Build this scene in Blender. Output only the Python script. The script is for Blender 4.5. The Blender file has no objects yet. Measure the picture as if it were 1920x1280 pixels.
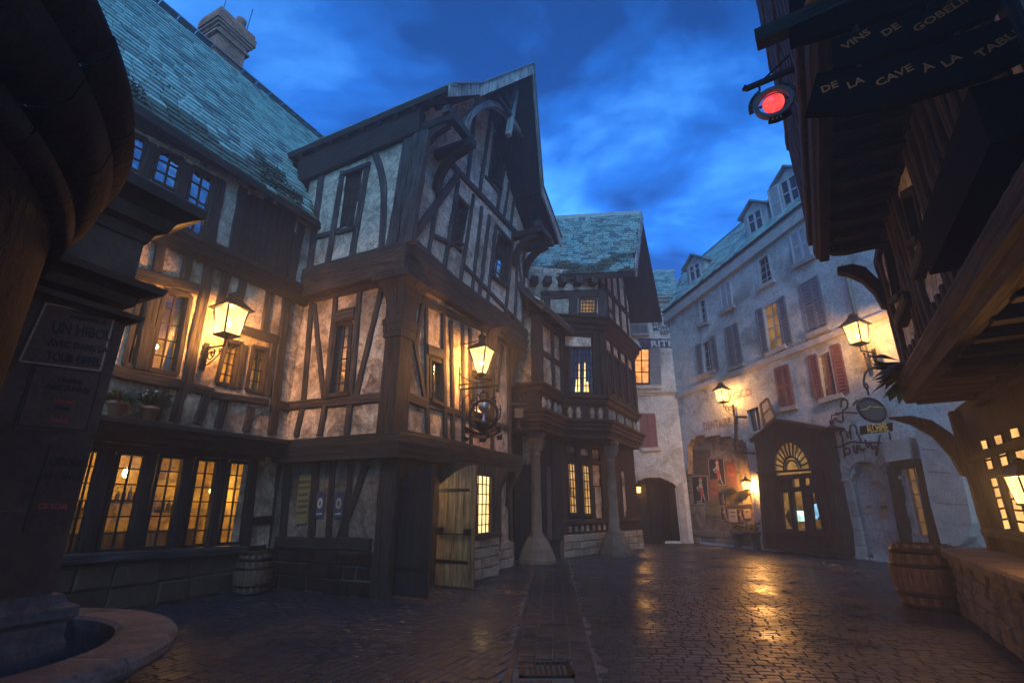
import bpy, math, random
from mathutils import Vector, Matrix, noise as mnoise
random.seed(11)
R = math.radians
scene = bpy.context.scene
COL = scene.collection

# ------------------------------------------------------------------ camera
F = 907.0                       # focal length in photo pixels (1920 wide)
TILT = R(18.6)
EYE = 1.6
cam_d = bpy.data.cameras.new('camera'); cam = bpy.data.objects.new('camera', cam_d); COL.objects.link(cam)
cam_d.sensor_width = 36.0; cam_d.lens = F / 1920 * 36; cam_d.clip_start = 0.05; cam_d.clip_end = 500
cam.location = (0, 0, EYE); cam.rotation_euler = (R(90) + TILT, 0, 0)
scene.camera = cam

# ------------------------------------------------------------------ sky, sun, exposure
scene.view_settings.view_transform = 'Standard'; scene.view_settings.look = 'None'
scene.view_settings.exposure = 1.5; scene.view_settings.gamma = 1.0; scene.view_settings.use_curve_mapping = False
scene.cycles.use_denoising = True
scene.cycles.max_bounces = 7; scene.cycles.diffuse_bounces = 3; scene.cycles.glossy_bounces = 3
scene.cycles.transparent_max_bounces = 12; scene.cycles.volume_bounces = 0
scene.cycles.sample_clamp_indirect = 3.0; scene.cycles.caustics_reflective = False; scene.cycles.caustics_refractive = False
scene.cycles.volume_step_rate = 2.0
SUN_EL, SUN_AZ = R(14), R(176)          # last light of dusk, behind the camera
world = bpy.data.worlds.new('World'); scene.world = world; world.use_nodes = True
def build_sky():
    nt = world.node_tree; N, L = nt.nodes, nt.links
    N.clear()
    out = N.new('ShaderNodeOutputWorld'); bg = N.new('ShaderNodeBackground')
    sky = N.new('ShaderNodeTexSky'); sky.sky_type = 'NISHITA'; sky.sun_disc = False
    sky.sun_elevation = SUN_EL; sky.sun_rotation = SUN_AZ; sky.air_density = 1.0; sky.dust_density = 0.3; sky.ozone_density = 4.0
    tint = N.new('ShaderNodeMixRGB'); tint.blend_type = 'MULTIPLY'; tint.inputs[0].default_value = 1
    tint.inputs[2].default_value = (0.105, 0.52, 1.08, 1)
    L.new(sky.outputs[0], tint.inputs[1])
    tc = N.new('ShaderNodeTexCoord'); sep = N.new('ShaderNodeSeparateXYZ'); L.new(tc.outputs['Generated'], sep.inputs[0])
    den = N.new('ShaderNodeMath'); den.operation = 'ADD'; den.inputs[1].default_value = 0.28
    mx = N.new('ShaderNodeMath'); mx.operation = 'MAXIMUM'; mx.inputs[1].default_value = 0.0
    L.new(sep.outputs[2], mx.inputs[0]); L.new(mx.outputs[0], den.inputs[0])
    dx = N.new('ShaderNodeMath'); dx.operation = 'DIVIDE'; L.new(sep.outputs[0], dx.inputs[0]); L.new(den.outputs[0], dx.inputs[1])
    dy = N.new('ShaderNodeMath'); dy.operation = 'DIVIDE'; L.new(sep.outputs[1], dy.inputs[0]); L.new(den.outputs[0], dy.inputs[1])
    cb = N.new('ShaderNodeCombineXYZ'); L.new(dx.outputs[0], cb.inputs[0]); L.new(dy.outputs[0], cb.inputs[1])
    mp = N.new('ShaderNodeMapping'); mp.inputs['Scale'].default_value = (1.0, 1.5, 1); mp.inputs['Location'].default_value = (3.1, 1.3, 0)
    L.new(cb.outputs[0], mp.inputs[0])
    n1 = N.new('ShaderNodeTexNoise'); n1.inputs['Scale'].default_value = 1.8; n1.inputs['Detail'].default_value = 10; n1.inputs['Roughness'].default_value = 0.57; n1.inputs['Distortion'].default_value = 0.35
    L.new(mp.outputs[0], n1.inputs['Vector'])
    r1 = N.new('ShaderNodeValToRGB'); r1.color_ramp.elements[0].position = 0.39; r1.color_ramp.elements[1].position = 0.63
    r1.color_ramp.elements[0].color = (0.32, 0.40, 0.46, 1); r1.color_ramp.elements[1].color = (4.6, 2.3, 1.6, 1)
    e = r1.color_ramp.elements.new(0.5); e.color = (0.95, 1.0, 1.0, 1)
    L.new(n1.outputs['Fac'], r1.inputs[0])
    cl = N.new('ShaderNodeMixRGB'); cl.blend_type = 'MULTIPLY'; cl.inputs[0].default_value = 1
    L.new(tint.outputs[0], cl.inputs[1]); L.new(r1.outputs[0], cl.inputs[2])
    bg.inputs[1].default_value = 0.13
    L.new(cl.outputs[0], bg.inputs[0]); L.new(bg.outputs[0], out.inputs[0])
build_sky()
sun_d = bpy.data.lights.new('sun', 'SUN'); sun_d.energy = 0.44; sun_d.angle = R(40); sun_d.color = (0.70, 0.92, 1.0)
sun = bpy.data.objects.new('sun', sun_d); COL.objects.link(sun)
sdir = Vector((math.sin(R(176)) * math.cos(R(42)), math.cos(R(176)) * math.cos(R(42)), math.sin(R(42))))
sun.rotation_euler = sdir.to_track_quat('Z', 'Y').to_euler()

# ------------------------------------------------------------------ survey helpers
CT, ST = math.cos(TILT), math.sin(TILT)
def ray(u, v):
    a, b = (u - 960) / F, -(v - 640) / F
    return (a, CT - b * ST, ST + b * CT)
def ground(u, v, z=0.0):
    a = ray(u, v); t = (z - EYE) / a[2]
    return Vector((a[0] * t, a[1] * t, z))
def at_y(u, v, y):
    a = ray(u, v); t = y / a[1]
    return Vector((a[0] * t, y, EYE + a[2] * t))
def fr(z, pts):
    return [(z[0] + x / z[2], z[1] + y / z[2]) for x, y in pts]
Z1 = (0, 0, 2.977); Z2 = (0, 400, 2.977); Z3 = (0, 800, 2.667); Z4 = (520, 100, 2.909); Z5 = (520, 480, 3.556); Z6 = (480, 780, 3.2)
Y1 = (940, 380, 4.0); Y2 = (940, 680, 3.2); Y3 = (1160, 320, 3.369); Y4 = (1160, 660, 3.2); Y5 = (1380, 0, 3.2); Y6 = (1500, 360, 3.2); Y7 = (1560, 680, 2.133)
X1 = (1270, 800, 5.333); X2 = (1400, 770, 4.571); X4 = (1300, 690, 7.53); X6 = (1540, 660, 5.818); X5 = (1380, 120, 9.847); X3 = (850, 620, 5.818); P1 = (1, 1, 1)

class Wall:
    """a vertical plane: origin o, unit direction d, outward normal n (all on plan)"""
    def __init__(s, o, d, n):
        l = math.hypot(*d); s.o = o; s.d = (d[0] / l, d[1] / l); l = math.hypot(*n); s.n = (n[0] / l, n[1] / l)
    def pt(s, a, z, n=0.0):
        return Vector((s.o[0] + s.d[0] * a + s.n[0] * n, s.o[1] + s.d[1] * a + s.n[1] * n, z))
    def hit(s, u, v, n=0.0):
        r = ray(u, v); ox, oy = s.o[0] + s.n[0] * n, s.o[1] + s.n[1] * n
        den = r[0] * s.n[0] + r[1] * s.n[1]
        t = (ox * s.n[0] + oy * s.n[1]) / den
        x, y = r[0] * t, r[1] * t
        return ((x - ox) * s.d[0] + (y - oy) * s.d[1], EYE + r[2] * t)
    def hits(s, pts, n=0.0):
        return [s.hit(u, v, n) for u, v in pts]
    def off(s, n):
        return Wall((s.o[0] + s.n[0] * n, s.o[1] + s.n[1] * n), s.d, s.n)
    def right(s):            # the direction that reads left-to-right for someone facing the wall
        return (-s.n[1], s.n[0])
    def mat(s, p, roll=0.0):
        rx, ry = s.right()
        m = Matrix(((rx, 0, s.n[0], p.x), (ry, 0, s.n[1], p.y), (0, 1, 0, p.z), (0, 0, 0, 1)))
        return m @ Matrix.Rotation(roll, 4, 'Z')

class MB:
    def __init__(s): s.v = []; s.f = []; s.uv = []; s.mi = []; s.sm = []
    def face(s, idx, uv=None, mi=0, smooth=False):
        s.f.append(tuple(idx)); s.uv.append(uv); s.mi.append(mi); s.sm.append(smooth)
    def quad(s, a, b, c, d, mi=0):
        i = len(s.v); s.v += [Vector(a), Vector(b), Vector(c), Vector(d)]; s.face((i, i + 1, i + 2, i + 3), None, mi)
    def poly(s, pts, mi=0):
        i = len(s.v); s.v += [Vector(p) for p in pts]; s.face(range(i, i + len(pts)), None, mi)
    def hexa(s, c8, mi=0):   # 8 corners: bottom 4 (ccw from above) then top 4
        i = len(s.v); s.v += [Vector(p) for p in c8]
        for q in ((3, 2, 1, 0), (4, 5, 6, 7), (0, 1, 5, 4), (1, 2, 6, 5), (2, 3, 7, 6), (3, 0, 4, 7)):
            s.face([i + k for k in q], None, mi)
    def box(s, x0, y0, z0, x1, y1, z1, mi=0):
        s.hexa([(x0, y0, z0), (x1, y0, z0), (x1, y1, z0), (x0, y1, z0), (x0, y0, z1), (x1, y0, z1), (x1, y1, z1), (x0, y1, z1)], mi)
    def bar(s, p0, p1, w, h, side=None, mi=0):     # rectangular bar from p0 to p1; w along `side`, h across
        p0, p1 = Vector(p0), Vector(p1); d = (p1 - p0).normalized()
        sd = Vector(side) if side is not None else (Vector((0, 0, 1)) if abs(d.z) < 0.9 else Vector((1, 0, 0)))
        sd = (sd - d * sd.dot(d)).normalized(); t = d.cross(sd)
        i = len(s.v); L = (p1 - p0).length; ro = random.random() * 7
        cs = [(-w / 2, -h / 2), (w / 2, -h / 2), (w / 2, h / 2), (-w / 2, h / 2)]
        for p in (p0, p1):
            for a, b in cs: s.v.append(p + sd * a + t * b)
        per = [0, w, w + h, 2 * w + h, 2 * w + 2 * h]
        for k in range(4):
            k2 = (k + 1) % 4
            s.face((i + k, i + k2, i + 4 + k2, i + 4 + k), [(per[k] + ro, ro), (per[k + 1] + ro, ro), (per[k + 1] + ro, L + ro), (per[k] + ro, L + ro)], mi)
        s.face((i + 3, i + 2, i + 1, i), None, mi); s.face((i + 4, i + 5, i + 6, i + 7), None, mi)
    def loft(s, rings, closed=True, caps=True, mi=0, smooth=False, uvlen=True):
        i = len(s.v); n = len(rings[0]); acc = 0.0; ro = random.random() * 7
        per = [0.0]
        for k in range(n): per.append(per[-1] + (Vector(rings[0][(k + 1) % n]) - Vector(rings[0][k])).length)
        for r in rings: s.v += [Vector(p) for p in r]
        for j in range(len(rings) - 1):
            c0 = sum((Vector(p) for p in rings[j]), Vector()) / n; c1 = sum((Vector(p) for p in rings[j + 1]), Vector()) / n
            l = max((c1 - c0).length, 1e-4)
            for k in range(n if closed else n - 1):
                k2 = (k + 1) % n
                s.face((i + j * n + k, i + j * n + k2, i + (j + 1) * n + k2, i + (j + 1) * n + k),
                       [(per[k] + ro, acc + ro), (per[k + 1] + ro, acc + ro), (per[k + 1] + ro, acc + l + ro), (per[k] + ro, acc + l + ro)], mi, smooth)
            acc += l
        if caps and closed:
            s.face([i + k for k in range(n - 1, -1, -1)], None, mi); s.face([i + (len(rings) - 1) * n + k for k in range(n)], None, mi)
    def tube(s, pts, r, seg=6, mi=0, taper=1.0):
        pts = [Vector(p) for p in pts]; rings = []; prev = None
        for k, p in enumerate(pts):
            d = (pts[min(k + 1, len(pts) - 1)] - pts[max(k - 1, 0)]).normalized()
            a = prev if prev is not None else (Vector((0, 0, 1)) if abs(d.z) < 0.9 else Vector((1, 0, 0)))
            a = (a - d * a.dot(d)).normalized(); b = d.cross(a); prev = a
            rr = r * (1 + (taper - 1) * k / max(1, len(pts) - 1))
            rings.append([p + a * math.cos(2 * math.pi * q / seg) * rr + b * math.sin(2 * math.pi * q / seg) * rr for q in range(seg)])
        s.loft(rings, mi=mi, smooth=True)
    def lathe(s, prof, c=(0, 0, 0), seg=24, a0=0.0, a1=2 * math.pi, mi=0, smooth=True):
        full = abs(a1 - a0 - 2 * math.pi) < 1e-6; c = Vector(c); i = len(s.v); m = seg if full else seg + 1; n = len(prof)
        for k in range(m):
            a = a0 + (a1 - a0) * k / seg
            for r, z in prof: s.v.append(c + Vector((r * math.cos(a), r * math.sin(a), z)))
        for k in range(seg):
            k2 = (k + 1) % m
            for j in range(n - 1):
                s.face((i + k * n + j, i + k2 * n + j, i + k2 * n + j + 1, i + k * n + j + 1), None, mi, smooth)
    def build(s, name, mat, parent=None, rooted=True):
        me = bpy.data.meshes.new(name)
        me.from_pydata([tuple(p) for p in s.v], [], s.f)
        for m in (mat if isinstance(mat, (list, tuple)) else [mat]): me.materials.append(m)
        me.polygons.foreach_set('material_index', s.mi); me.polygons.foreach_set('use_smooth', s.sm)
        uvl = me.uv_layers.new(name='UVMap'); buf = [0.0] * (2 * len(me.loops)); k = 0
        for fi, f in enumerate(s.f):
            uv = s.uv[fi]
            if uv is None:
                nrm = me.polygons[fi].normal; ax = max(range(3), key=lambda q: abs(nrm[q]))
                for vi in f:
                    p = s.v[vi]
                    uv2 = (p.y, p.z) if ax == 0 else ((p.x, p.z) if ax == 1 else (p.x, p.y))
                    buf[k] = uv2[0]; buf[k + 1] = uv2[1]; k += 2
            else:
                for q in uv: buf[k] = q[0]; buf[k + 1] = q[1]; k += 2
        uvl.data.foreach_set('uv', buf)
        me.update()
        o = bpy.data.objects.new(name, me); COL.objects.link(o)
        if parent is not None: adopt(o, parent)
        return o

def root_loc(o):
    p = Vector()
    while o is not None:
        p += o.location; o = o.parent
    return p
def adopt(o, parent):
    o.parent = parent
    r = parent
    while r.parent is not None: r = r.parent
    o.matrix_parent_inverse = Matrix.Translation(-r.location) if parent.parent is None else Matrix.Identity(4)
def thing(name, label, cat, loc=(0, 0, 0), group=None):
    o = bpy.data.objects.new(name, None); COL.objects.link(o); o.location = loc; o.empty_display_size = 0.2
    o['label'] = label; o['category'] = cat
    if group: o['group'] = group
    return o
def tag(o, label, cat, group=None):
    o['label'] = label; o['category'] = cat
    if group: o['group'] = group
    return o
def structure(o): o['kind'] = 'structure'; return o
def stuff(o): o['kind'] = 'stuff'; return o
def copy_tree(o, parent=None):
    c = o.copy(); COL.objects.link(c)
    if parent is not None: c.parent = parent
    for ch in list(o.children): copy_tree(ch, c)
    return c
def place(o, loc, rz=0.0, sc=1.0):
    o.location = loc; o.rotation_euler = (0, 0, rz); o.scale = (sc, sc, sc); return o
def lamp(name, loc, power, color=(1.0, 0.47, 0.13), r=0.06):
    d = bpy.data.lights.new(name, 'POINT'); d.energy = power; d.color = color; d.shadow_soft_size = r
    o = bpy.data.objects.new(name, d); COL.objects.link(o); o.location = loc; return o

# ------------------------------------------------------------------ materials
class NT:
    def __init__(s, name):
        s.m = bpy.data.materials.new(name); s.m.use_nodes = True; s.t = s.m.node_tree; s.t.nodes.clear()
        s.out = s.n('ShaderNodeOutputMaterial')
    def n(s, typ, **kw):
        x = s.t.nodes.new(typ)
        for k, v in kw.items():
            if k in x.inputs.keys() if hasattr(x.inputs, 'keys') else False: x.inputs[k].default_value = v
            else: setattr(x, k, v)
        return x
    def l(s, a, b): s.t.links.new(a, b)
    def coords(s, kind='Object', scale=(1, 1, 1)):
        tc = s.n('ShaderNodeTexCoord'); mp = s.n('ShaderNodeMapping'); mp.inputs['Scale'].default_value = scale
        s.l(tc.outputs[kind], mp.inputs[0]); return mp.outputs[0]
    def noise(s, vec, scale, detail=5, rough=0.55, dist=0.0):
        x = s.n('ShaderNodeTexNoise'); x.inputs['Scale'].default_value = scale; x.inputs['Detail'].default_value = detail
        x.inputs['Roughness'].default_value = rough; x.inputs['Distortion'].default_value = dist; s.l(vec, x.inputs['Vector']); return x.outputs['Fac']
    def ramp(s, fac, stops):
        x = s.n('ShaderNodeValToRGB'); e = x.color_ramp.elements
        while len(e) < len(stops): e.new(0.5)
        for k, (p, c) in enumerate(stops):
            e[k].position = p; e[k].color = (c, c, c, 1) if isinstance(c, (int, float)) else (*c, 1)
        s.l(fac, x.inputs[0]); return x.outputs[0]
    def mix(s, fac, a, b, mode='MIX'):
        x = s.n('ShaderNodeMixRGB'); x.blend_type = mode
        for sock, val in ((x.inputs[0], fac), (x.inputs[1], a), (x.inputs[2], b)):
            if hasattr(val, 'is_linked') or hasattr(val, 'links'): s.l(val, sock)
            elif isinstance(val, (int, float)): sock.default_value = val if sock == x.inputs[0] else (val, val, val, 1)
            else: sock.default_value = (*val, 1)
        return x.outputs[0]
    def bump(s, h, strength=0.5, dist=0.02, prev=None):
        x = s.n('ShaderNodeBump'); x.inputs['Strength'].default_value = strength; x.inputs['Distance'].default_value = dist
        s.l(h, x.inputs['Height'])
        if prev is not None: s.l(prev, x.inputs['Normal'])
        return x.outputs[0]
    def bsdf(s, col, rough=0.7, nrm=None, metal=0.0, spec=0.5):
        x = s.n('ShaderNodeBsdfPrincipled')
        if hasattr(col, 'links'): s.l(col, x.inputs['Base Color'])
        else: x.inputs['Base Color'].default_value = (*col, 1)
        if hasattr(rough, 'links'): s.l(rough, x.inputs['Roughness'])
        else: x.inputs['Roughness'].default_value = rough
        x.inputs['Metallic'].default_value = metal; x.inputs['Specular IOR Level'].default_value = spec
        if nrm is not None: s.l(nrm, x.inputs['Normal'])
        s.l(x.outputs[0], s.out.inputs[0]); return x

def wood(name, dark, light, rough=0.75, grain=1.0, bump=0.8):
    t = NT(name); uv = t.coords('UV', (7 * grain, 0.7 * grain, 1)); uv2 = t.coords('UV', (17 * grain, 0.8 * grain, 1))
    g = t.noise(uv, 2.4, 7, 0.68, 0.6); fine = t.noise(uv2, 1.7, 5, 0.65, 0.3); ob = t.coords('Object'); blot = t.noise(ob, 2.2, 5, 0.6)
    c = t.mix(t.ramp(g, [(0.36, 0), (0.64, 1)]), dark, light)
    crack = t.ramp(fine, [(0.36, 0.08), (0.47, 1.0)])
    c = t.mix(0.9, c, crack, 'MULTIPLY')
    c = t.mix(t.ramp(fine, [(0.60, 0), (0.72, 0.55)]), c, tuple(min(1, x * 1.9) for x in light))
    c = t.mix(0.85, c, t.ramp(blot, [(0.32, 0.45), (0.68, 1.35)]), 'MULTIPLY')
    h = t.mix(0.6, g, crack)
    t.bsdf(c, rough, t.bump(h, bump, 0.05), spec=0.3); return t.m
def plaster_mat(name, cream, tan, dirt, crackw=0.015, swirl=1.0, expose=0.62, patchy=1.0):
    t = NT(name); ob = t.coords('Object')
    big = t.noise(ob, 0.75, 6, 0.6, 0.6); mid = t.noise(ob, 3.5, 8, 0.68, 1.2); fine = t.noise(ob, 16, 6, 0.65, 0.8)
    c = t.mix(t.ramp(mid, [(0.35, 0), (0.62, 1)]), tan, cream)
    c = t.mix(t.ramp(big, [(expose - 0.16, 0), (expose + 0.03, 0.85)]), c, dirt)
    drip = t.noise(t.coords('Object', (5, 5, 0.55)), 1.5, 5, 0.6, 0.2); c = t.mix(t.ramp(drip, [(0.52, 0), (0.72, 0.6 * patchy)]), c, tuple(x * 1.5 for x in dirt))
    patch = t.noise(ob, 1.9, 2, 0.5, 1.5); c = t.mix(patchy, c, t.ramp(patch, [(0.40, 0.62), (0.47, 1.0), (0.60, 1.0), (0.66, 1.22)]), 'MULTIPLY')
    wv = t.n('ShaderNodeMixRGB'); wv.inputs[0].default_value = 0.16; t.l(ob, wv.inputs[1])
    nc = t.n('ShaderNodeTexNoise'); nc.inputs['Scale'].default_value = 2.6; nc.inputs['Detail'].default_value = 6; t.l(ob, nc.inputs['Vector']); t.l(nc.outputs['Color'], wv.inputs[2])
    vo = t.n('ShaderNodeTexVoronoi'); vo.feature = 'DISTANCE_TO_EDGE'; vo.inputs['Scale'].default_value = 2.3; t.l(wv.outputs[0], vo.inputs['Vector'])
    mask = t.ramp(t.noise(ob, 1.3, 3), [(0.50, 0), (0.60, 1)])
    line = t.ramp(vo.outputs[0], [(0.0, 1), (crackw, 0)])
    cr = t.mix(1.0, line, mask, 'MULTIPLY')
    c = t.mix(cr, c, (dirt[0] * 0.25, dirt[1] * 0.22, dirt[2] * 0.2))
    c = t.mix(0.7, c, t.ramp(fine, [(0.32, 0.4), (0.6, 1.12)]), 'MULTIPLY')
    b = t.bump(mid, 0.95 * swirl, 0.09); b = t.bump(fine, 0.8 * swirl, 0.03, b)
    inv = t.n('ShaderNodeInvert'); t.l(cr, inv.inputs['Color']); b = t.bump(inv.outputs[0], 0.6, 0.02, b)
    t.bsdf(c, 0.88, b, spec=0.25); return t.m
def stone_mat(name, a, b, rough=0.8, sc=3.0, bump=0.6, spec=0.3):
    t = NT(name); ob = t.coords('Object'); oi = t.n('ShaderNodeObjectInfo')
    m = t.noise(ob, sc, 7, 0.65, 0.4); f = t.noise(ob, sc * 8, 5, 0.6)
    c = t.mix(t.ramp(m, [(0.3, 0), (0.7, 1)]), a, b)
    rr = t.ramp(oi.outputs['Random'], [(0, 0.72), (1, 1.2)]); c = t.mix(1.0, c, rr, 'MULTIPLY')
    c = t.mix(0.6, c, t.ramp(f, [(0.3, 0.5), (0.65, 1.15)]), 'MULTIPLY')
    n = t.bump(m, bump, 0.06); n = t.bump(f, bump * 0.8, 0.018, n)
    t.bsdf(c, rough, n, spec=spec); return t.m
def flat_mat(name, col, rough=0.7, metal=0.0, var=0.35, sc=6.0, bump=0.2):
    t = NT(name); ob = t.coords('Object'); m = t.noise(ob, sc, 5, 0.6)
    c = t.mix(1.0, col, t.ramp(m, [(0.25, 1 - var), (0.75, 1 + var)]), 'MULTIPLY')
    t.bsdf(c, rough, t.bump(m, bump, 0.01), metal); return t.m
def glow(name, col, s, var=0.0, sc=3.0, sample=True, kind='Object'):
    t = NT(name); e = t.n('ShaderNodeEmission'); e.inputs[1].default_value = s
    if var:
        m = t.noise(t.coords(kind), sc, 5, 0.6, 0.5); c = t.mix(1.0, col, t.ramp(m, [(0.28, 1 - var), (0.75, 1 + var)]), 'MULTIPLY'); t.l(c, e.inputs[0])
    else: e.inputs[0].default_value = (*col, 1)
    t.l(e.outputs[0], t.out.inputs[0])
    if not sample: t.m.cycles.emission_sampling = 'NONE'
    return t.m
def glass_mat(name, tint=(1, 1, 1), refl=0.12, rough=0.06):
    t = NT(name); tr = t.n('ShaderNodeBsdfTransparent'); tr.inputs[0].default_value = (*tint, 1)
    gl = t.n('ShaderNodeBsdfGlossy'); gl.inputs['Roughness'].default_value = rough
    m = t.noise(t.coords('Object'), 5.0, 2); t.l(t.bump(m, 0.25, 0.02), gl.inputs['Normal'])
    fn = t.n('ShaderNodeFresnel'); fn.inputs[0].default_value = 1.5
    ad = t.n('ShaderNodeMath', operation='ADD'); ad.inputs[1].default_value = refl; t.l(fn.outputs[0], ad.inputs[0])
    mx = t.n('ShaderNodeMixShader'); t.l(ad.outputs[0], mx.inputs[0]); t.l(tr.outputs[0], mx.inputs[1]); t.l(gl.outputs[0], mx.inputs[2])
    t.l(mx.outputs[0], t.out.inputs[0]); return t.m
def lamp_glass(name, col, s):
    t = NT(name); tr = t.n('ShaderNodeBsdfTransparent'); tr.inputs[0].default_value = (0.75, 0.7, 0.6, 1); e = t.n('ShaderNodeEmission')
    e.inputs[0].default_value = (*col, 1); e.inputs[1].default_value = s
    a = t.n('ShaderNodeAddShader'); t.l(tr.outputs[0], a.inputs[0]); t.l(e.outputs[0], a.inputs[1]); t.l(a.outputs[0], t.out.inputs[0])
    t.m.cycles.emission_sampling = 'NONE'; return t.m
PLASTER_DIM = plaster_mat('shaded_plaster', (0.20, 0.155, 0.115), (0.12, 0.09, 0.065), (0.04, 0.03, 0.022))  # darker copy of the cream plaster; ground-floor shade is put into its colour
def tone(name, col, rough=0.8): 
    t = NT(name); t.bsdf(col, rough); return t.m

OAK = wood('weathered_oak', (0.013, 0.009, 0.007), (0.056, 0.038, 0.027))
OAK_DARK = wood('dark_oak', (0.007, 0.0055, 0.005), (0.027, 0.02, 0.016))
OAK_BLUE = wood('silvered_oak', (0.015, 0.015, 0.016), (0.062, 0.060, 0.060))
OAK_GREY = wood('grey_bargeboard', (0.16, 0.17, 0.17), (0.36, 0.37, 0.36), 0.7)
OAK_GOLD = wood('varnished_door_oak', (0.10, 0.060, 0.026), (0.26, 0.17, 0.075), 0.45, 0.8, 0.4)
BLACKWOOD = wood('black_painted_wood', (0.004, 0.004, 0.004), (0.013, 0.012, 0.012), 0.6)
REDWOOD = wood('oxblood_shopfront', (0.022, 0.010, 0.008), (0.055, 0.026, 0.020), 0.5)
PLASTER = plaster_mat('cream_plaster', (0.66, 0.51, 0.35), (0.40, 0.28, 0.18), (0.12, 0.075, 0.045))
PLASTER_HI = plaster_mat('upper_plaster', (0.70, 0.62, 0.52), (0.44, 0.37, 0.29), (0.16, 0.12, 0.085), 0.016, 1.2, 0.64, 0.7)
PLASTER_LANE = plaster_mat('brightened_lane_plaster', (0.82, 0.78, 0.72), (0.6, 0.55, 0.5), (0.2, 0.17, 0.14), 0.03, 1.2, 0.66, 0.7)  # brightened copy; makes up for the light this house front lacks
RENDER = plaster_mat('grey_render', (0.50, 0.51, 0.49), (0.38, 0.385, 0.37), (0.17, 0.165, 0.15), 0.005, 0.3, 0.66, 0.3)
AMBERWALL = plaster_mat('amber_room_wall', (0.62, 0.45, 0.17), (0.46, 0.31, 0.09), (0.26, 0.15, 0.04), 0.01, 0.4, 0.66)
SLATES = [stone_mat('slate_%s' % k, a, b, 0.42, 2.0, 0.35, 0.6) for k, a, b in
          (('pale', (0.24, 0.42, 0.39), (0.40, 0.62, 0.56)), ('mid', (0.16, 0.30, 0.28), (0.30, 0.48, 0.44)), ('dark', (0.09, 0.17, 0.165), (0.20, 0.33, 0.31)), ('mossy', (0.03, 0.055, 0.025), (0.14, 0.21, 0.16)))]
STONE = stone_mat('sandstone', (0.16, 0.125, 0.09), (0.32, 0.26, 0.19))
STONE_GREY = stone_mat('grey_stone', (0.055, 0.05, 0.045), (0.16, 0.145, 0.13), 0.75, 2.4, 0.9, 0.15)
STONE_BROWN = stone_mat('pier_stone', (0.03, 0.02, 0.012), (0.085, 0.058, 0.036), 0.65, 2.2, 0.35)
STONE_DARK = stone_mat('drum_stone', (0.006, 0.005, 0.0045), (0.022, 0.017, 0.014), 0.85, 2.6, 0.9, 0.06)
MORTAR = stone_mat('mortar', (0.06, 0.052, 0.045), (0.12, 0.10, 0.09), 0.9)
SHADE_BOARD_BLACK = None
BRICK = stone_mat('chimney_brick', (0.20, 0.075, 0.04), (0.50, 0.21, 0.12), 0.85, 3)
IRON = flat_mat('black_iron', (0.012, 0.012, 0.013), 0.45, 0.7, 0.3)
RUST = flat_mat('rusty_iron', (0.09, 0.045, 0.022), 0.7, 0.3, 0.5)
LEAD = flat_mat('lead', (0.16, 0.19, 0.2), 0.5, 0.3)
TERRACOTTA = flat_mat('terracotta', (0.30, 0.13, 0.07), 0.8)
LEAF = flat_mat('dark_leaf', (0.018, 0.04, 0.014), 0.55, 0, 0.6, 20)
MOSS = flat_mat('moss', (0.016, 0.03, 0.008), 0.95, 0, 0.6, 12)
BULB = glow('bulb_glow', (1.0, 0.72, 0.3), 14)
LANTERN_GLASS = lamp_glass('lantern_glass', (1.0, 0.58, 0.19), 0.6)
GLASS = glass_mat('window_glass')
GLASS_REFL = glass_mat('sky_reflecting_glass', (.5, .5, .5), 0.34, 0.05)
GLASS_OLD = glass_mat('old_amber_glass', (0.93, 0.80, 0.52), 0.05, 0.15)
GLASS_DARK = glow('dim_lit_pane', (1.0, 0.5, 0.16), 0.05, 0.9, 2.0, False)
GLASS_LIT = glow('lit_pane', (1.0, 0.52, 0.15), 0.3, 0.75, 1.7, False)
GLASS_DIM = glow('faint_lit_pane', (1.0, 0.5, 0.16), 0.10, 0.9, 1.6, False)
STONE_COL = stone_mat('column_stone', (0.075, 0.06, 0.045), (0.19, 0.155, 0.12), 0.8, 2.6, 0.9, 0.2)
GLASS_WARM = glow('bright_lit_pane', (1.0, 0.66, 0.26), 0.75, 0.5, 4.0, False)
def blue_pane():
    t = NT('sky_glass'); m = t.noise(t.coords('Object'), 2.0, 3)
    t.bsdf((0.012, 0.014, 0.017), 0.1, t.bump(m, 0.3, 0.03), 0.0, 0.55); return t.m
GLASS_SKY = blue_pane()
CLOTH = flat_mat('curtain_cloth', (0.45, 0.30, 0.14), 0.9, 0, 0.25, 3)
CLOTH_PALE = flat_mat('pale_curtain', (0.55, 0.5, 0.42), 0.9, 0, 0.25, 3)
def paint(name, col, fade=0.45):
    t = NT(name); m = t.noise(t.coords('Object'), 5.0, 6, 0.7); 
    mxs = t.n('ShaderNodeMixShader'); tr = t.n('ShaderNodeBsdfTransparent'); d = t.n('ShaderNodeBsdfDiffuse'); d.inputs[0].default_value = (*col, 1)
    t.l(t.ramp(m, [(fade - 0.1, 0.1), (fade + 0.15, 1.0)]), mxs.inputs[0]); t.l(tr.outputs[0], mxs.inputs[1]); t.l(d.outputs[0], mxs.inputs[2]); t.l(mxs.outputs[0], t.out.inputs[0]); return t.m

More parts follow.
